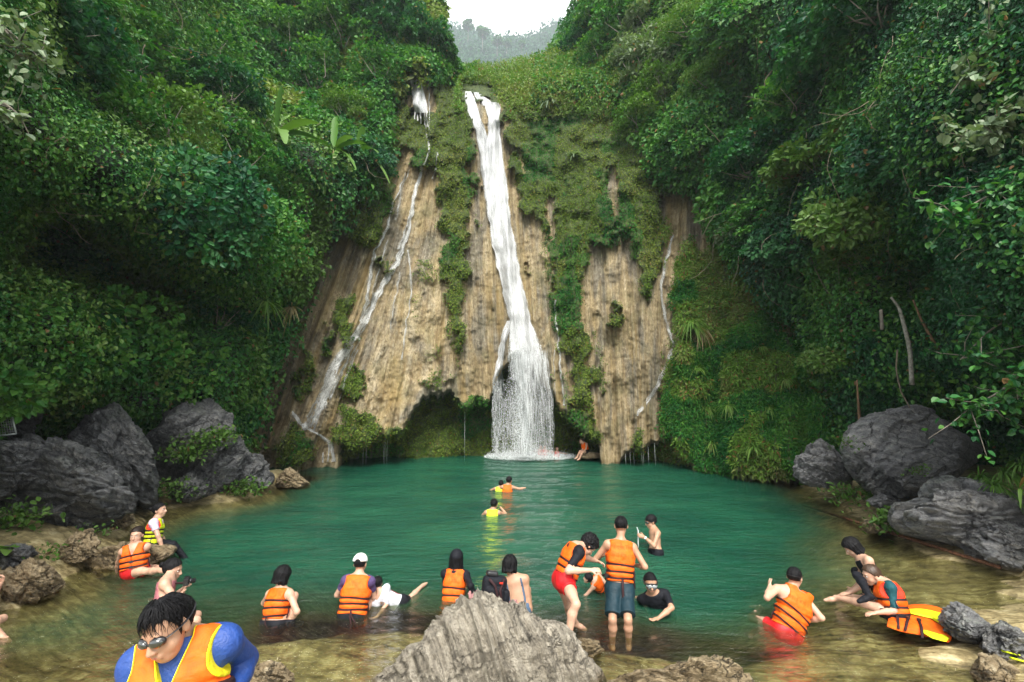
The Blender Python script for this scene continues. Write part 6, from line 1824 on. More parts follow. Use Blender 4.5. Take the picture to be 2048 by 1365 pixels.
        for i, sz in enumerate(s.vs):
            def sf(P, sz=sz, i=i):
                x, y, z = s.loc(P).T
                return np.maximum(np.maximum(shape(P, .007 * k), np.abs(z - sz - tilt * x - .006 * k * np.sin(x * 12 / k + i)) - .0135 * k), -shape(P, -.004 * k))
            s.mesh('strap', sf, c - R, c + R, M_STRAP, h=hh * .6, parent=v)
        if hh < .0105:
            for i, sz in enumerate(s.vs):
                for sx in (1, -1):
                    def sd(z, o=.008):
                        y = .02 * k; x = .3 * k
                        for _ in range(20):
                            Q = (s.pel + np.array([x * sx, y, z]) @ s.R)[None]; x -= float(np.clip(shape(Q)[0] - o * k, -.01, .05)) * .9
                        return (x * sx, y, z)
                    if (i + sx) % 2: continue
                    a = sd(sz); L_ = (.10 + .03 * i) * k
                    s.tail('strap_tail', [a, sd(max(sz - L_ * .5, .03 * k), .014), (a[0] * 1.06, a[1] - .01, sz - L_)], .011 * k)
                # front buckle
                y = .3 * k
                for _ in range(20):
                    Q = (s.pel + np.array([0, y, sz]) @ s.R)[None]; y -= float(np.clip(shape(Q)[0] - .008 * k, -.01, .05)) * .9
                mb = MB(); mb.box((-.028 * k, y - .006, sz - .018 * k), (.028 * k, y + .010, sz + .018 * k))
                mb.V[0] = mb.V[0] @ s.R; mb.build('buckle', M_BUCKLE, v, smooth=False)
        if text:
            for line, zz, size in text: s.write(v, line, zz * T, size * k)
        s.vobj = v
        return v
    def write(s, parent, body, z0, size, side=-1, mat=None):
        cu = bpy.data.curves.new('t', 'FONT'); cu.body = body; cu.size = size; cu.align_x = 'CENTER'; cu.extrude = 0; cu.resolution_u = 2
        ob = bpy.data.objects.new('t', cu); COL.objects.link(ob)
        me = bpy.data.meshes.new_from_object(ob.evaluated_get(bpy.context.evaluated_depsgraph_get()))
        n = len(me.vertices); co = np.zeros(n * 3); me.vertices.foreach_get('co', co); co = co.reshape(-1, 3)
        x = co[:, 0]; z = z0 + co[:, 1]
        x = x * (1 if side < 0 else -1)
        # march in from outside until the vest surface is met
        y = np.full(n, side * .30 * s.k)
        for _ in range(24):
            P = s.pel + np.stack([x, y, z], -1) @ s.R
            d = s.vshape(P) - .0035
            y = y - side * np.clip(d, -.01, .05) * .9
        me.vertices.foreach_set('co', (np.stack([x, y, z], -1) @ s.R).ravel()); me.update()
        o = bpy.data.objects.new('lettering', me); COL.objects.link(o); o.parent = parent
        me.materials.clear(); me.materials.append(mat or M_INK)
        bpy.data.objects.remove(ob)
    def garment(s, name, names, mat, grow=.010, region=None, h=None, extra=None):
        lo, hi = s.bounds(names, grow + .04)
        def f(P):
            d = s.field(P, names, grow * s.k)
            d = d + (0.0055 if s.h > .006 else 0.003) * ridged(np.stack([P[:, 0] * 9, P[:, 1] * 9, P[:, 2] * 16 + 4 * vnoise(P * 4, 8)], -1), 2, 3) * s.k
            if extra is not None: d = smin(d, extra(P), .03)
            return np.maximum(d, region(P)) if region else d
        return s.mesh(name, f, lo, hi, mat, h=h)
    def shirt(s, mat, sleeve=.14, name='shirt', bottom=-.05, grow=.011, neck=.0):
        """sleeve: length of arm covered (m); big values reach the wrist"""
        k = s.k
        def reg(P):
            z = (P - s.pel) @ s.u
            a = np.maximum(z - (s.T + neck * k), bottom * k - z)
            best = np.full(len(P), -1.0)
            for sh, e, w, *_ in (s.L, s.Rr):
                t1 = (P - sh) @ unit(e - sh); L1 = np.linalg.norm(e - sh)
                d1 = np.linalg.norm(P - (sh + np.clip(t1, 0, L1)[:, None] * unit(e - sh)), axis=1)
                t2 = (P - e) @ unit(w - e); L2 = np.linalg.norm(w - e)
                d2 = np.linalg.norm(P - (e + np.clip(t2, 0, L2)[:, None] * unit(w - e)), axis=1)
                s1 = np.where(d1 < d2, t1, L1 + t2)
                nearm = np.minimum(d1, d2) < .10 * k
                cut = s1 - sleeve * k
                lx = np.abs((P - s.pel) @ s.r)
                torso = (lx < .15 * k * s.width) & (z > 0) & (z < s.T) & (np.abs((P - s.pel) @ s.f) < .13 * k)
                m = nearm & ~torso
                a = np.where(m, cut, a)
            return a
        return s.garment(name, ('torso', 'arms'), mat, grow, reg)
    def shorts(s, mat, length=.22, top=.11, grow=.018, name='shorts', flare=.02):
        k = s.k
        def reg(P):
            z = (P - s.pel) @ s.u
            out = np.full(len(P), 9.0)
            ts = []
            for hp_, kn, *_ in (s.lL, s.lR):
                ax = unit(kn - hp_); t = (P - hp_) @ ax
                ts.append((np.linalg.norm(P - (hp_ + np.clip(t, 0, .42 * k)[:, None] * ax), axis=1), t))
            dl, tl = ts[0]; dr, tr = ts[1]
            t = np.where(dl < dr, tl, tr)
            return np.maximum(t - length * k, z - top * k)
        names = ('torso', 'buttock', 'legs')
        def f(P):
            g = grow * k
            d = s.field(P, names, g)
            for hp_, kn, *_ in (s.lL, s.lR):
                ax = unit(kn - hp_)
                d = smin(d, s_cap(P, hp_, hp_ + ax * min(length, .40) * k, .090 * k, (.070 + flare) * k), .015)
            d = d + 0.006 * fbm(P * 13, 3, 3)
            return np.maximum(d, reg(P))
        lo, hi = s.bounds(names, grow + .05)
        return s.mesh(name, f, lo, hi, mat)
    def tail(s, name, pts, w=.013, parent=None, mat=None):
        mb = MB(); P = np.array([s.pel + np.array(p) @ s.R if len(p) == 3 else at(*p) for p in pts]) - s.pel
        mb.tube(P, [w] * len(P), 6, flat=0.2, side=s.f); o = mb.build(name, mat or M_STRAP, parent or getattr(s, 'vobj', s.root))
        return o
    def goggles(s, lens=None, frame=None, strap=True, big=False, on_forehead=0.0, name='goggles'):
        mb = MB(); q = s.hs; L = s.hl; z0 = .010 + on_forehead; w = 1.35 if big else 1.0
        g = None
        def pad(cx):
            u, v = np.linspace(0.02, np.pi - .02, 9), np.linspace(0, 2 * np.pi, 17)
            U, Vv = np.meshgrid(u, v, indexing='ij')
            return np.stack([np.sin(U) * np.cos(Vv) * .030 * w, np.cos(U) * .015, np.sin(U) * np.sin(Vv) * .021 * w], -1).reshape(-1, 3), cx
        fr = MB()
        for sx in (-1, 1):
            S, _ = pad(0); c = np.array([.034 * sx * (1.05 if big else 1), .092, z0])
            rot = -0.35 * sx
            Rz = np.array([[math.cos(rot), math.sin(rot), 0], [-math.sin(rot), math.cos(rot), 0], [0, 0, 1]])
            fr.add(L(0, 0, 0) - s.pel + ((S * 1.14 @ Rz + c - np.array([0, .004, 0])) * q) @ s.H, grid_faces(9, 17))
        if big: fr.tube([L(a, .100, z0 + b) - s.pel for a, b in ((-.06, .03), (0, .036), (.06, .03))], [.009 * q] * 3, 6); fr.tube([L(a, .100, z0 + b) - s.pel for a, b in ((-.06, -.02), (-.02, -.045), (.02, -.045), (.06, -.02))], [.008 * q] * 4, 6)
        fr.tube([L(-.01, .100, z0) - s.pel, L(.01, .100, z0) - s.pel], [.006 * q] * 2, 6)
        g = fr.build(name, frame or M_PLASTIC, s.root)
        for sx in (-1, 1):
            S, _ = pad(0); c = np.array([.034 * sx * (1.05 if big else 1), .095, z0]); rot = -0.35 * sx
            Rz = np.array([[math.cos(rot), math.sin(rot), 0], [-math.sin(rot), math.cos(rot), 0], [0, 0, 1]])
            mb = MB(); mb.add(L(0, 0, 0) - s.pel + ((S @ Rz + c) * q) @ s.H, grid_faces(9, 17)); mb.build('lens', lens or M_GLASS, g)
        if strap:
            mb = MB(); n = 24; P = []
            for i in range(n + 1):
                a = math.radians(28 + (360 - 56) * i / n)
                P.append(L(.090 * math.sin(a), -.012 + .110 * math.cos(a), z0 + .012 * (1 - math.cos(a))) - s.pel)
            mb.tube(P, [.007 * q] * (n + 1), 6, flat=.35, side=s.H[2]); mb.build('strap', M_PLASTIC, g)
        return g
    def cap(s, mat, back=True, name='cap', brim=True):
        c, H, q = s.head, s.H, s.hs
        sg = -1 if back else 1
        def f(P):
            v = ((P - c) @ H.T) / q; x, y, z = v.T
            e = (np.sqrt((x / .098) ** 2 + ((y + .012) / .116) ** 2 + ((z - .035) / .108) ** 2) - 1) * .10
            e = smax(e, .035 - z - y * sg * -.12, .006)
            if brim:
                if not back:
                    b = np.maximum((np.sqrt((x / .075) ** 2 + ((y - .085) / .085) ** 2) - 1) * .07, np.abs(z - .048 + (x * x) * 3 + (y - .1) * .12) - .006); e = smin(e, b, .006)
                else:
                    b = np.maximum((np.sqrt((x / .07) ** 2 + ((y - .085) / .07) ** 2) - 1) * .07, np.abs(z - .045 + (x * x) * 3) - .006); e = smin(e, b, .006)
            if back:   # adjustment opening seen from behind
                e = smax(e, -(np.maximum(np.sqrt((x / .036) ** 2 + ((z - .052) / .026) ** 2) - 1, (y + .06) * 10) * .03), .004)
            return e * q
        return s.mesh(name, f, c - .22 * q, c + .24 * q, mat, h=min(s.h, .009) * .8)

ABV = dict(e=('v', 0, 0, 1))
TXT = [('Nguyen Thuy', .86, .062), ('0915 835 115', .68, .060)]

# -------- man bending, red shorts
p = Person('man in red shorts bending forward to fasten a strap, orange vest over black shirt', (1128, 1160), (1153, 1092, 0), (1176, 1090, 1), Y=6.45, yaw=78, hyaw=75, hpitch=-62,
           ra=dict(e=(1136, 1142, -1), w=(1181, 1141, -1), h=(1, -.1, .1), n=(0, .4, -1), curl=.7), la=dict(e=(1166, 1114, 1), w=(1192, 1122, 1), h=(.95, 0, -.35), n=(0, -.4, -1), curl=.7),
           rl=dict(k=(1152, 1209, -1), a=(1135, 1283, 1), f=(.85, -.5, -.25)), ll=dict(k=(1136, 1212, 1), a=(1152, 1246, 1), f=(.9, .2, -.35)), skin='light', h=.009, torso=.47)
p.body(); p.hair('curly'); p.eyes(); p.shirt(M_BLACK, .22, bottom=.0); p.vest(trim=M_ORANGE, straps=3); p.shorts(M_RED, .16, .10)
mb = MB(); a = W(1133, 1171, 6.28) - Vector(p.pel); 
mb.tube([a + Vector((-.012, 0, -.008)), a + Vector((0, -.003, .012)), a + Vector((.014, 0, -.008))], [.004] * 3, 5); mb.build('emblem', M_CAPW, p.root)
# -------- man standing with his back to the camera, teal shorts
p = Person('man standing knee deep with his back turned, orange vest and dark teal shorts', (1239, 1178), (1241, 1078, 0), (1242, 1053, 0), Y=6.95, yaw=0, hyaw=6, hpitch=-18,
           ra=dict(e=(1290, 1134, -1), w=(1272, 1131, 1), h=(-.8, .5, .0), curl=.8), la=dict(e=(1192, 1118, 1), w=(1202, 1112, 1), h=(.7, .7, .1), curl=.8),
           rl=dict(k=(1256, 1240, -1), a=(1257, 1292, 1), f=(.2, 1, -.2)), ll=dict(k=(1225, 1240, -1), a=(1224, 1292, 1), f=(-.1, 1, -.2)), skin='mid', h=.009, torso=.54, width=1.06)
p.body(); p.hair('crop'); p.shorts(M_NAVY, .36, .085, grow=.02, flare=.035); p.vest(trim=M_YTRIM if False else M_ORANGE, text=TXT, W0=.20, bot=.085, strap_z=[.145, .225, .315])
p.tail('strap_tail', [(.0, -.165, .14), (.005, -.17, .0), (.03, -.16, -.2), (.045, -.15, -.32)], .017)
p.tail('strap_tail', [(.17, -.05, .31), (.20, -.04, .22), (.205, -.02, .12), (.215, -.02, .02)], .014)
# strap being fastened, held by the bending man
p.tail('strap_tail', [(-.16, -.07, .15), (-.20, -.06, .16), (-.26, -.03, .15)], .014)
mb = MB(); q = np.array([-.215, -.065, .155]) @ p.R; mb.box(q - .022, q + .022); mb.build('buckle', M_BUCKLE, p.vobj, smooth=False)
# -------- child afloat between the two men
p = Person('small child in orange vest floating behind the hands of the bending man', (1206, 1178), (1190, 1160, -1), (1176, 1158, 0), Y=8.2, yaw=-40, k=.62, hyaw=-60, hpitch=10, h=.012, skin='light', hand=False,
           ra=dict(e=('v', .5, -.3, -.6)), la=dict(e=('v', -.6, 0, -.6)), rl=dict(k=('v', .6, .4, -.7)), ll=dict(k=('v', .5, .5, -.6)))
p.body(); p.hair('fringe'); p.vest(straps=2)
# -------- shirtless man with phone
p = Person('shirtless man standing waist deep, dark goggles on his forehead, looking at a phone', (1311, 1104), (1309, 1060, 0), (1302, 1044, 0), Y=10.1, yaw=-95, hyaw=-98, hpitch=-12, skin='mid', h=.010,
           ra=dict(e=(1313, 1090, 1), w=(1290, 1076, 1), h=(-1, 0, .3), curl=.8), la=dict(e=(1308, 1092, -1), w=(1288, 1074, -1), h=(-1, -.1, .35), curl=.8), torso=.46)
p.body(); p.hair('fringe'); p.eyes(); p.shorts(M_BLACK, .3, .06); p.goggles()
wr = np.array(p.L[2]) + (p.L[1] - p.L[2]) * .12 - p.pel
mb = MB(); d = unit(p.L[1] - p.L[2]); mb.tube([wr - d * .014, wr + d * .014], [.034, .034], 12); mb.build('wristwatch', M_CAPW, p.root)
ph = at(1276, 1068, 10.0); root = empty('phone', ph); tag(root, 'phone in a slim white frame held up by the shirtless man', 'phone')
M_PHONE = mat_simple('white_plastic', (0.82, 0.83, 0.84), 0.35, 0.5, 0.03)
mb = MB(); mb.box((-.006, -.04, -.08), (.006, .04, .08)); mb.build('case', M_PHONE, root, smooth=False)
mb = MB(); mb.box((.0065, -.034, -.07), (.0085, .034, .07)); mb.build('screen', M_GLASS, root, smooth=False)
mb = MB(); mb.tube([(0, 0, -.08), (-.004, 0, -.18), (0.0, 0, -.27)], [.009, .010, .009], 8); mb.tube([(0, 0, .08), (-.014, 0, .115), (-.022, 0, .135)], [.006, .008, .004], 8); mb.build('lanyard', M_PHONE, root)
# -------- man with diving mask
p = Person('man crouching chest deep in a black rash guard with a diving mask on his face', (1326, 1234), (1306, 1188, -1), (1301, 1166, -1), Y=7.7, yaw=196, hyaw=186, hpitch=-12, skin='mid', h=.009,
           ra=dict(e=(1278, 1198, 1), w=('v', -.3, .9, -.4), curl=.6), la=dict(e=(1343, 1216, -1), w=(1318, 1236, -1), h=(-1, -.2, -.2), n=(0, 0, 1), curl=.3), torso=.48,
           rl=dict(k=('v', .1, .9, -.1), a=('v', 0, .9, -.2)), ll=dict(k=('v', .3, .9, -.1), a=('v', .1, .9, -.2)))
p.body(); p.hair('crop'); p.eyes(); p.shirt(M_BLACK, .24, bottom=.0, name='rash_guard', neck=.03); p.shorts(M_BLACK, .3, .06); p.goggles(lens=M_CLEAR, big=True, name='diving_mask')
# -------- man sitting, askew vest, lower right
p = Person('man with sunglasses sitting in the shallows, askew orange vest with writing', (1572, 1240), (1583, 1172, 0), (1589, 1156, 0), Y=6.95, sink=.15, yaw=8, hyaw=48, hpitch=-8, skin='light', h=.009,
           ra=dict(e=(1643, 1236, -1), w=(1614, 1242, 1), h=(-1, .5, -.1), curl=.5), la=dict(e=(1534, 1196, -1), w=(1540, 1172, 1), h=(.3, .8, .3), curl=.7),
           rl=dict(k=('v', -.1, .9, -.1), a=('v', -.7, .4, -.6)), ll=dict(k=('v', -.45, .8, -.05), a=(1520, 1215, 1), f=(-1, .2, .3)), torso=.48, width=1.05)
p.body(); p.hair('crop'); p.eyes(); p.shorts(M_RED, .2, .09)
rr = math.radians(11); r0, u0 = p.R[0].copy(), p.R[2].copy()
p.R[0] = r0 * math.cos(rr) - u0 * math.sin(rr); p.R[2] = u0 * math.cos(rr) + r0 * math.sin(rr)
p.vest(text=[('0915 835 115', .76, .060)], W0=.225, D0=.165, top=.075, bot=.03, tilt=-.28)
p.R[0], p.R[2] = r0, u0
p.goggles(name='sunglasses')
# -------- woman squatting, black tank top
p = Person('woman with a black bob squatting at the shore in a black tank top and leggings', (1764, 1180), (1731, 1128, 0), (1717, 1109, 0), Y=7.4, yaw=-75, hyaw=-70, hpitch=-40, skin='light', h=.009,
           la=dict(e=(1731, 1178, -1), w=(1697, 1188, -1), h=(-1, 0, -.1), n=(0, 0, -1), curl=.35), ra=dict(e=(1728, 1160, 1), w=(1706, 1178, 1), curl=.4),
           ll=dict(k=(1714, 1152, -1), a=(1738, 1192, -1), f=(-1, 0, -.2)), rl=dict(k=(1711, 1143, 1), a=(1733, 1188, 1), f=(-1, 0, -.2)), torso=.52)
p.body(); p.hair('bob'); p.eyes(); p.garment('leggings', ('buttock', 'legs'), M_BLACK, .008)
def _reg(P):
    x, y, z = p.loc(P).T
    return np.maximum(np.maximum(z - p.T + .03, np.abs(x) - .115), -np.maximum(np.sqrt(x ** 2 * 1.2 + y ** 2 * .4) - .06, p.T - .13 - z) * 0 - .5)
p.garment('tank_top', ('torso', 'buttock'), M_BLACK, .009, lambda P: np.maximum(np.maximum(p.loc(P)[:, 2] - p.T + .02, np.abs(p.loc(P)[:, 0]) - .10 - .25 * np.maximum(0, p.T - .12 - p.loc(P)[:, 2])), -.03 - p.loc(P)[:, 2]))
# -------- woman in orange vest with green sleeve
p = Person('woman with a ponytail sitting in the shallows, loose orange vest over dark green shirt', (1792, 1230), (1774, 1176, 0), (1754, 1157, 0), Y=7.0, yaw=-68, hyaw=-84, hpitch=-14, skin='light', h=.009,
           la=dict(e=(1789, 1222, -1), w=(1752, 1226, -1), h=(-1, 0, -.1), n=(0, 0, -1), curl=.4), ra=dict(e=(1762, 1206, 1), w=(1738, 1200, 1), h=(-1, -.2, .4), curl=.6),
           ll=dict(k=(1727, 1208, 0), a=(1672, 1195, 1), f=(-1, .3, -.1)), rl=dict(k=(1740, 1204, 1), a=(1690, 1190, 1), f=(-1, .3, -.1)), torso=.46)
p.body(); p.hair('tail', M_HAIRB); p.eyes(); p.shirt(M_TEAL, .26, bottom=-.04); p.shorts(M_BLACK, .2, .08); p.vest(W0=.23, D0=.175, trim=M_RTRIM, straps=2, strap_z=[.10, .20])
# -------- person from behind with black cap
p = Person('person with black cap, long black sleeves and orange vest, left of the fluted rock', (904, 1216), (912, 1141, 0), (913, 1121, 0), Y=7.85, yaw=6, hyaw=4, hpitch=-6, skin='mid', h=.009,
           ra=dict(e=(941, 1172, -1), w=(952, 1200, 1), curl=.5), la=dict(e=(892, 1172, 1), w=('v', .3, .9, -.4)), rl=dict(k=('v', .15, 1, .25), a=('v', 0, .5, -1)), ll=dict(k=('v', -.15, 1, .25), a=('v', 0, .5, -1)), torso=.50)
p.body(); p.hair('long'); p.shirt(M_BLACK, .5, bottom=-.04); p.shorts(M_BLACK, .3, .08); p.vest(text=TXT, trim=M_ORANGE); p.cap(M_BLACK, False)
p.tail('strap_tail', [(.05, -.16, .08), (.04, -.17, .0), (-.02, -.16, -.06)], .013)
# -------- woman with bare back
p = Person('woman with black bob and bare back in a blue swimsuit behind the rock', (1040, 1218), (1029, 1160, 0), (1023, 1141, 0), Y=7.3, yaw=8, hyaw=5, hpitch=-22, skin='mid', h=.009,
           ra=dict(e=(1057, 1200, 1), w=('v', -.2, .9, -.3)), la=dict(e=(1006, 1196, 1), w=('v', .2, .9, -.3)), rl=dict(k=('v', .1, 1, .2)), ll=dict(k=('v', -.1, 1, .2)), torso=.49, width=.95)
p.body(); p.hair('bob')
p.garment('swimsuit', ('torso', 'buttock'), M_GREYBLUE, .007, lambda P: np.maximum(p.loc(P)[:, 2] - p.T + .03, np.minimum(np.abs(np.abs(p.loc(P)[:, 0] + 0) - .115) - .014, np.minimum(np.maximum(p.loc(P)[:, 2] - .06, -9), np.maximum(-p.loc(P)[:, 1] - .0, p.loc(P)[:, 2] - p.T + .12)))))
mb = MB(); c = p.neck * .7 + p.head * .3 - p.pel
mb.tube([c + (np.array([math.sin(a) * .062, math.cos(a) * .058, -.01 - .015 * math.cos(a)]) @ p.R) for a in np.linspace(0, 6.28, 20)], [.004] * 20, 5); mb.build('necklace', M_CAPW, p.root)
# -------- man with white cap
p = Person('man with white cap worn backwards, orange vest and purple sleeves, sitting in shallows', (704, 1232), (718, 1153, 0), (720, 1132, 0), Y=7.32, yaw=-4, hyaw=2, hpitch=-10, skin='light', h=.009,
           ra=dict(e=(748, 1194, 1), w=(746, 1216, 1), h=(.3, .6, -.3), curl=.6), la=dict(e=(674, 1190, 1), w=('v', .5, .8, -.4)), rl=dict(k=('v', .25, 1, .25), a=('v', 0, .4, -1)), ll=dict(k=('v', -.35, 1, .2), a=('v', 0, .4, -1)), torso=.54, width=1.08)
p.body(); p.hair('crop'); p.shirt(M_PURPLE, .17, bottom=-.02); p.shorts(M_BLACK, .3, .08); p.vest(trim=M_ORANGE, W0=.215, D0=.17, strap_z=[.085, .16, .235]); p.cap(M_CAPW, True)
p.tail('strap_tail', [(.01, -.185, .08), (.01, -.20, .0), (.07, -.30, -.09), (.09, -.42, -.13)], .013); p.tail('strap_tail', [(.01, -.185, .06), (.04, -.21, .0), (.13, -.28, -.08), (.17, -.36, -.12)], .013)
# -------- child in white jersey
p = Person('child in white jersey with dark red stripes lying beside the man in white cap', (800, 1209), (759, 1189, -1), (755, 1168, 1), Y=7.75, yaw=160, k=.74, hyaw=-10, hpitch=-20, skin='light', h=.009,
           ra=dict(e=(742, 1208, 0), w=('v', .2, -.3, -1)), la=dict(e=(772, 1222, 0), w=(754, 1234, -1), h=(-1, 0, -.3), n=(0, 0, 1), curl=.3),
           rl=dict(k=(824, 1192, 1), a=(846, 1170, 1), f=(.4, .8, .2)), ll=dict(k=(826, 1200, 1), a=(850, 1180, 1), f=(.4, .8, .2)), torso=.50)
p.f = unit(np.array([.25, -.35, -.9]) - p.u * (np.array([.25, -.35, -.9]) @ p.u)); p.r = np.cross(p.f, p.u); p.R = np.stack([p.r, p.f, p.u])
p.body(); p.hair('fringe'); p.shirt(M_WHITE, .13, bottom=-.02, name='jersey'); p.shorts(M_BLACK, .24, .07)
M_STRIPE = mat_simple('dark_red_stripe', (0.22, 0.012, 0.02), 0.8, 0.2, 0.1)
for i in range(3):
    xx = (-.03 + .03 * i)
    p.garment('stripe', ('torso',), M_STRIPE, .021, (lambda P, xx=xx: np.maximum(np.maximum(np.abs(p.loc(P)[:, 0] - xx) - .008, p.loc(P)[:, 1]), np.abs(p.loc(P)[:, 2] - p.T * .45) - .10)), h=.0065)
p.vshape = None
# -------- woman with short black hair, orange vest
p = Person('woman with wet black hair sitting knees up, orange vest, nearest the man in blue', (548, 1248), (561, 1179, 0), (564, 1159, 0), Y=7.12, yaw=14, hyaw=16, hpitch=-22, skin='light', h=.009,
           ra=dict(e=(594, 1224, -1), w=(578, 1243, 1), h=(-.7, .5, -.2), curl=.5), la=dict(e=(528, 1206, 1), w=('v', .5, .9, -.2)), rl=dict(k=(589, 1192, 1), a=(583, 1243, -1), f=(.6, .8, -.2)), ll=dict(k=('v', .1, 1, .5), a=('v', 0, .2, -1)), torso=.49, width=.98)
p.body(); p.hair('bob'); p.shorts(M_BLACK, .14, .05); p.vest(trim=M_ORANGE, bot=.05, strap_z=[.10, .205, .30])
p.tail('strap_tail', [(-.02, -.16, .10), (-.02, -.17, .02), (.05, -.18, -.05), (.2, -.16, -.03)], .013)
# -------- woman with camera
p = Person('woman in a dusty pink sleeveless top taking pictures, hair in a low bun', (322, 1232), (334, 1164, 0), (345, 1140, 1), Y=6.5, yaw=62, hyaw=82, hpitch=-14, skin='light', h=.008,
           ra=dict(e=(352, 1204, -1), w=(365, 1186, 1), h=(.45, .1, 1), n=(.8, .3, -.3), curl=.75), la=dict(e=(346, 1196, 1), w=(360, 1182, 1), h=(.7, .1, .7), n=(.7, 0, -.5), curl=.7), torso=.50, width=.95, rl=dict(k=('v', .8, .4, -.3)), ll=dict(k=('v', .6, .7, -.3)))
p.body(); p.hair('bun'); p.eyes(); p.garment('top', ('torso',), M_PINK, .010, lambda P: np.maximum(p.loc(P)[:, 2] - p.T + .03, np.abs(p.loc(P)[:, 0]) - .115 - .4 * np.maximum(0, p.T - .17 - p.loc(P)[:, 2]))); p.shorts(M_BLACK, .2, .08)
p.tail('camera_strap', [tuple((p.neck - p.pel + np.array([0, 0, .03])) @ p.R.T + np.array([.0, -.08, 0])), tuple((p.neck - p.pel) @ p.R.T + np.array([.085, .0, .02])), tuple((p.neck - p.pel) @ p.R.T + np.array([.06, .10, -.07])), tuple((at(372, 1166, 6.55) - p.pel) @ p.R.T)], .016, parent=p.root)
cm = empty('camera', at(374, 1163, 6.55)); tag(cm, 'black camera held up by the woman in the pink top', 'camera'); cm.rotation_euler = (0, 0, math.radians(-70))
mb = MB(); mb.box((-.065, -.03, -.04), (.065, .03, .04)); mb.box((-.022, -.03, .0402), (.022, .028, .062)); mb.build('camera_body', M_PLASTIC, cm, smooth=False)
mb = MB(); mb.tube([(0, .03, 0), (0, .055, 0), (0, .056, 0), (0, .10, 0)], [.034, .034, .030, .030], 16); mb.build('lens', M_PLASTIC, cm)
# -------- girl in orange vest facing the camera
p = Person('smiling girl in orange vest leaning back on her hands, face to the camera', (269, 1140), (270, 1100, 0), (272, 1082, 0), Y=8.75, yaw=158, hyaw=166, hpitch=-2, hroll=0, skin='light', h=.008, k=1.02, hk=1.12,
           ra=dict(e=(237, 1124, 1), w=(234, 1143, 1), h=(0, .5, -1), curl=.2), la=dict(e=(292, 1113, 1), w=(297, 1130, 1), h=(.2, .5, -1), curl=.2),
           rl=dict(k=(300, 1143, -1), a=(326, 1140, -1), f=(1, -.2, .2)), ll=dict(k=(303, 1136, 1), a=(330, 1136, -1), f=(1, 0, .2)), torso=.46)
p.body(); p.hair('short', mat_simple('dark_wet_hair', (0.016, 0.010, 0.008), 0.5, 0.2, 0.3, 60, 0.5)); p.eyes(); p.shorts(M_RED, .14, .06); p.vest(W0=.225, D0=.17, open_front=True, strap_z=[.06, .15, .25], top=.05)
# -------- woman in yellow vest
p = Person('woman in yellow green vest and lilac sleeves sitting on the shore rock', (303, 1090), (313, 1040, 0), (319, 1021, 0), Y=9.6, yaw=66, hyaw=82, hpitch=4, skin='light', h=.008,
           ra=dict(e=(316, 1072, -1), w=(325, 1097, -1), h=(.6, 0, -.8), n=(0, 0, -1), curl=.3), la=dict(e=(322, 1070, 1), w=(330, 1090, 1), h=(.6, 0, -.8)),
           rl=dict(k=(338, 1089, 0), a=(358, 1102, 0), f=(1, 0, -.5)), ll=dict(k=(336, 1086, 1), a=(354, 1098, 1), f=(1, 0, -.5)), torso=.50)
p.body(); p.hair('bun'); p.eyes(); p.shirt(M_LILAC, .17, bottom=-.02, grow=.018); p.garment('trousers', ('buttock', 'legs', 'torso'), M_BLACK, .012, lambda P: (P - p.pel) @ p.u - .09); p.vest(mat=M_YVEST, trim=M_RTRIM, W0=.205, strap_z=[.12, .20, .275])
# -------- swimmers
p = Person('swimmer in yellow green vest with goggles, alone in the middle of the pool', (984, 1055), (985, 1021, 0), (988, 1010, 0), Y=13.2, yaw=0, hyaw=20, skin='mid', h=.013, hand=False, ra=dict(e=('v', .6, .5, -.3), w=(1001, 1015, 1)), la=dict(e=('v', -.6, .3, -.6)))
p.body(); p.hair('short'); p.vest(mat=M_YVEST, straps=2, W0=.22); p.goggles(frame=M_CAPW)
p = Person('swimmer in orange vest holding the small swimmer, right one of the pair', (1014, 998), (1015, 971, 0), (1018, 963, 0), Y=16.6, yaw=0, hyaw=30, skin='mid', h=.015, hand=False, ra=dict(e=(1030, 976, 0), w=(1046, 977, 0)), la=dict(e=('v', -.6, .3, -.4)))
p.body(); p.hair('short'); p.vest(straps=1)
p = Person('small swimmer in yellow green vest, left one of the pair mid pool', (996, 998), (999, 976, 0), (1002, 968, 0), Y=16.7, yaw=0, k=.85, hyaw=10, skin='mid', h=.015, hand=False, ra=dict(e=('v', .6, .3, -.2)), la=dict(e=('v', -.8, .3, -.4)))
p.body(); p.hair('short'); p.vest(mat=M_YVEST, straps=1)
p = Person('person in an orange vest sitting on the ledge right of the foot of the waterfall', (1171, 904), (1169, 889, 0), (1165, 884, 0), Y=24.6, yaw=-120, hyaw=-100, skin='light', h=.018, hand=False,
           ra=dict(e=(1166, 898, -1), w=(1163, 903, -1)), la=dict(e=(1172, 898, -1), w=(1166, 905, -1)), rl=dict(k=(1160, 903, -1), a=(1156, 911, 0)), ll=dict(k=(1164, 905, -1), a=(1161, 912, 0)))
p.body(); p.hair('short', M_HAIRB); p.vest(straps=1); p.shorts(M_BLACK, .15, .08)
rock('rock_ledge', [(1150, 915), (1158, 908), (1175, 905), (1198, 907), (1205, 916), (1175, 918)], 24.8, 0.7, M_ROCKT, 'low brown ledge under the person right of the waterfall foot', cat='rock', seed=41)
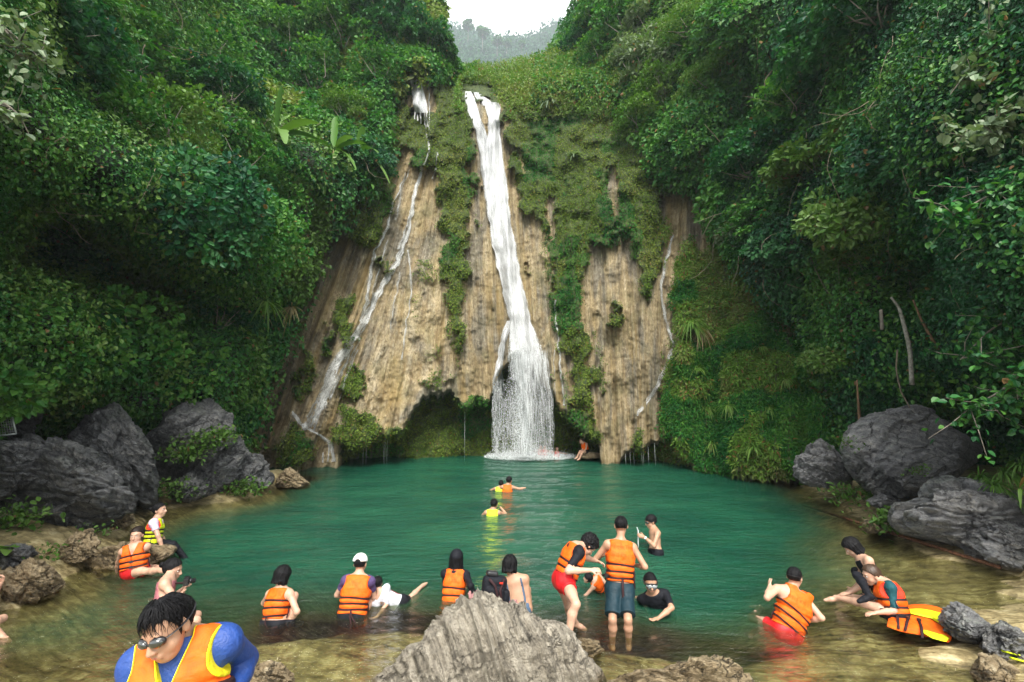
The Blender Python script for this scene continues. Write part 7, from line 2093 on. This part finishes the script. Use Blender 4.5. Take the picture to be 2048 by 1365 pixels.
for i, (x, y, lab) in enumerate(((1080, 899, 'swimmer in a red orange vest behind the falling water, left of three'), (1089, 899, 'swimmer in a red orange vest behind the falling water, middle of three'), (1113, 903, 'swimmer in a red orange vest behind the falling water, right of three'))):
    p = Person(lab, (x, y + 18), (x, y + 1, 0), (x + 1, y - 5, 0), Y=26.4, yaw=170, skin='light', h=.02, hand=False, ra=dict(e=('v', -.8, -.3, -.1)), la=dict(e=('v', .8, -.3, -.1)), k=.9)
    p.body(); p.hair('short', M_HAIRB); p.vest(straps=0, mat=M_RTRIM)
# -------- person at the left edge
p = Person('person sitting at the left edge, only a bent knee and shin showing', (-62, 1262), (-48, 1160, 0), (-40, 1130, 0), Y=6.9, yaw=70, skin='light', h=.010, ra=dict(e=(-20, 1190, -1), w=(2, 1168, 1), h=(.3, 0, 1), curl=.8), la=dict(e=(-15, 1195, 1), w=(0, 1172, 1)),
           rl=dict(k=(4, 1238, -1), a=(-35, 1262, -1), f=(1, -.2, -.2)), ll=dict(k=(-20, 1250, -1), a=(4, 1272, -1), f=(1, -.2, -.1)), torso=.5)
p.body(); p.hair('short'); p.shorts(M_BLACK, .2, .08); p.vest(straps=2)
# -------- man in the foreground
p = Person('man in the lower left foreground looking down, mirrored sunglasses, orange vest over blue rash guard', (345, 1545), (366, 1285, 0), (338, 1256, -1), Y=2.25, yaw=164, hyaw=186, hpitch=-20, hroll=10, skin='mid', h=.0055, k=1.04,
           la=dict(e=(492, 1318, 1), w=(462, 1400, -1), h=(-.6, .2, -.6)), ra=dict(e=(268, 1400, 0), w=('v', .3, -.3, -.8)), torso=.56, width=1.0, hand=True, bulk=1.05, hk=.98)
p.body(); p.hair('wet'); p.eyes(); p.shirt(M_BLUE, .60, bottom=-.05, name='rash_guard', neck=-.0, grow=.013); p.shorts(M_BLACK, .3, .06)
p.vest(trim=M_YTRIM, open_front=True, W0=.215, D0=.165, top=.05, strap_z=[.10, .20, .31], tilt=.12)
p.goggles(name='sunglasses')
mb = MB(); rg = np.random.default_rng(3)
for i in range(150):                     # wet strands combed forward over the brow and down the sides
    a0 = rg.uniform(-1.9, 1.9); el = rg.uniform(.75, 1.35)
    a1 = a0 + rg.normal(0, .12); end = rg.uniform(.02, .40) if abs(a0) < 1.0 else rg.uniform(-.25, .25)
    if -.9 < a0 < -.2: end -= rg.uniform(0, .3)
    pts = []
    for t in np.linspace(0, 1, 9):
        e = el * (1 - t) + end * t; a = a0 * (1 - t) + a1 * t + .05 * math.sin(t * 6 + i)
        g = .020 + .004 * math.sin(t * 3 + i) - .008 * t * t
        pts.append(p.hl((.081 + g) * math.sin(a) * math.cos(e), -.012 + (.096 + g) * math.cos(a) * math.cos(e), .035 + (.088 + g) * math.sin(e)) - p.pel)
    mb.tube(pts, np.linspace(.0032, .0008, 9) * p.hs, 5, flat=.6)
mb.build('hair_strands', M_HAIR, p.root)
FG = p

# ================================================================== loose things
bp = empty('backpack', at(985, 1206, 6.05)); tag(bp, 'black backpack with a red tag standing on the pale fluted rock', 'backpack')
bp.rotation_euler = (math.radians(-8), math.radians(8), math.radians(12))
def blob(name, f, lo, hi, h, mat, parent):
    V, F = surface_nets(f, np.array(lo, float), np.array(hi, float), h)
    return mesh_np(name, V, F, mat, parent)
def rbox(P, c, b, r):
    q = np.abs(P - np.array(c)) - (np.array(b) - r)
    return np.linalg.norm(np.maximum(q, 0), axis=1) + np.minimum(q.max(1), 0) - r
blob('main_bag', lambda P: smin(rbox(P, (0, .0, .15), (.155, .085, .16), .06), rbox(P, (.0, -.08, .10), (.12, .045, .09), .04), .02) - .008 * fbm(P * 9, 3, 4), (-.25, -.2, -.1), (.25, .2, .4), .008, M_BLACK, bp)
blob('side_pocket', lambda P: rbox(P, (.15, -.03, .08), (.045, .06, .09), .035) - .006 * fbm(P * 11, 3, 4), (.05, -.15, -.05), (.25, .1, .25), .008, M_BLACK, bp)
blob('top_flap', lambda P: rbox(P, (-.045, .0, .33), (.075, .06, .035), .03) - .004 * fbm(P * 11, 3, 4), (-.2, -.12, .22), (.1, .12, .42), .007, M_PLASTIC, bp)
mb = MB(); mb.tube([(-.10, -.13, .29), (-.02, -.135, .22), (.03, -.14, .10), (.02, -.12, -.02)], [.016] * 4, 6, flat=.3, side=(0, 1, 0)); mb.tube([(.10, -.10, .30), (.05, -.135, .17), (.10, -.15, .0)], [.016] * 3, 6, flat=.3, side=(0, 1, 0)); mb.build('shoulder_strap', M_STRAP, bp)
mb = MB(); mb.box((.035, -.142, .245), (.075, -.125, .262)); mb.build('tag', M_RTRIM, bp, smooth=False)
def cloth(label, x, y, Y, s, seed):
    o = blob('cloth', lambda P: (np.sqrt((P[:, 0] / s) ** 2 + (P[:, 1] / (s * .6)) ** 2 + (P[:, 2] / (s * .55)) ** 2) - 1) * s * .5 + .03 * ridged(P * 11 + seed, 2, seed), (-s * 1.5,) * 3, (s * 1.5,) * 3, .007, cloth_mat('crumpled_pink_cloth', (0.33, 0.17, 0.17), 0.85, 20, .02), None)
    o.location = at(x, y, Y); tag(o, label, 'cloth')
cloth('crumpled dusty pink cloth left of the backpack on the fluted rock', 951, 1196, 6.1, .13, 3)
cloth('crumpled pink cloth right of the backpack on the fluted rock', 1024, 1209, 6.1, .11, 6)

# empty life jacket lying at the right
def loose_jacket():
    root = empty('life_jacket', at(1838, 1255, 6.7)); tag(root, 'empty orange life jacket with yellow lining lying open beside the rounded grey stone', 'life jacket')
    o = np.array(root.location)
    def panel(name, outline, thick, mat, Y, rise, seed, parent=None, off=0.0):
        q = np.array(outline, float)
        P = water_pt(q[:, 0], q[:, 1], .12)
        # fill the outline with a soft cushion
        c = P.mean(0); n = 28; m = 9
        s_ = np.concatenate([[0], np.cumsum(np.linalg.norm(np.diff(np.vstack([P, P[:1]]), axis=0), axis=1))]); tt = np.linspace(0, s_[-1], n, endpoint=False)
        PP = np.vstack([P, P[:1]]); ring = np.stack([np.interp(tt, s_, PP[:, k]) for k in range(3)], -1)
        V = []
        for side in (1, -1):
            for j in range(m):
                u = j / (m - 1); rr = 1 - (1 - u) ** 1.0
                f = np.cos(u * np.pi / 2) if side > 0 else np.cos((1 - u) * np.pi / 2 - 0) 
                k = (1 - u) if side < 0 else u
                k = np.clip(k, 0.02, 1)
                h = thick * np.sqrt(max(0, 1 - k ** 3)) * side
                if side > 0: k, h = (u if u > .02 else .02), thick * np.sqrt(max(0, 1 - u ** 3))
                else: k, h = ((1 - u) if (1 - u) > .02 else .02), -thick * .5 * np.sqrt(max(0, 1 - (1 - u) ** 3))
                L = c + (ring - c) * k; L[:, 2] += h + off + rise(L[:, 0] - c[0], L[:, 1] - c[1]) + .012 * fbm(L * 7, 2, seed)
                V.append(L)
        V = np.array(V)
        return mesh_np(name, (V - o).reshape(-1, 3), grid_faces(len(V), n, True), mat, parent or root)
    a = panel('front_panel', [(1774, 1254), (1778, 1225), (1830, 1228), (1868, 1240), (1905, 1270), (1901, 1286), (1868, 1275), (1830, 1268), (1800, 1262)], .065, M_ORANGE, 6.7, lambda x, y: 0 * x, 1)
    panel('back_panel', [(1790, 1226), (1820, 1214), (1850, 1214), (1885, 1222), (1902, 1240), (1905, 1256), (1880, 1238), (1830, 1226)], .035, M_ORANGE, 7.0, lambda x, y: .03 + 0 * x, 2)
    panel('lining', [(1790, 1229), (1850, 1230), (1900, 1240), (1903, 1270), (1874, 1250), (1830, 1241)], .02, M_YVEST, 6.9, lambda x, y: .075 + 0 * x, 3)
    panel('lining', [(1840, 1268), (1868, 1262), (1900, 1282), (1893, 1290), (1865, 1282)], .02, M_YVEST, 6.5, lambda x, y: .03 + 0 * x, 4)
    for i, (x0, y0, x1, y1) in enumerate(((1792, 1228, 1797, 1258), (1816, 1238, 1810, 1262), (1838, 1242, 1845, 1276))):
        A = water_pt(x0, y0, .19) - o; B = water_pt(x1, y1, .14) - o
        mb = MB(); mb.tube([A, (A + B) / 2 + np.array([.012, 0, .035]), B], [.016] * 3, 6, flat=.3, side=(0, 0, 1)); st = mb.build('strap', M_STRAP, a)
        mb = MB(); mb.box(A + np.array([-.02, -.015, .0]), A + np.array([.02, .015, .03])); mb.build('buckle', M_BUCKLE, st, smooth=False)
loose_jacket()
fin = empty('life_jacket', at(2040, 1322, 5.8)); tag(fin, 'corner of a neon yellow life jacket with straps at the lower right edge', 'life jacket')
mb = MB(); mb.tube([(-.10, 0, .03), (.05, -.03, .0), (.3, -.1, -.05)], [.035] * 3, 8, flat=.35); mb.tube([(-.10, .10, .06), (.05, .06, .03), (.3, .0, .0)], [.03] * 3, 8, flat=.35); mb.build('panel', M_YVEST, fin)
mb = MB(); mb.tube([(-.02, .12, .09), (-.01, -.05, .05)], [.012] * 2, 6, flat=.4); mb.build('strap', M_STRAP, fin)

# ================================================================== moist air of the gorge
def make_haze():
    t = NT('haze_air')
    v = t.n('ShaderNodeVolumePrincipled', {'Color': (0.80, 0.88, 0.95, 1), 'Density': 0.0006, 'Anisotropy': 0.2})
    t.t.links.new(v.outputs[0], t.out.inputs['Volume'])
    mb = MB(); mb.box((-420, -60, -7.5), (420, 620, 480))
    o = mb.build('haze', t.m, smooth=False)
    tag(o, 'thin bluish haze that fades the distant ridge', 'haze', kind='stuff')
make_haze()
SC.cycles.volume_bounces = 0
make_water()
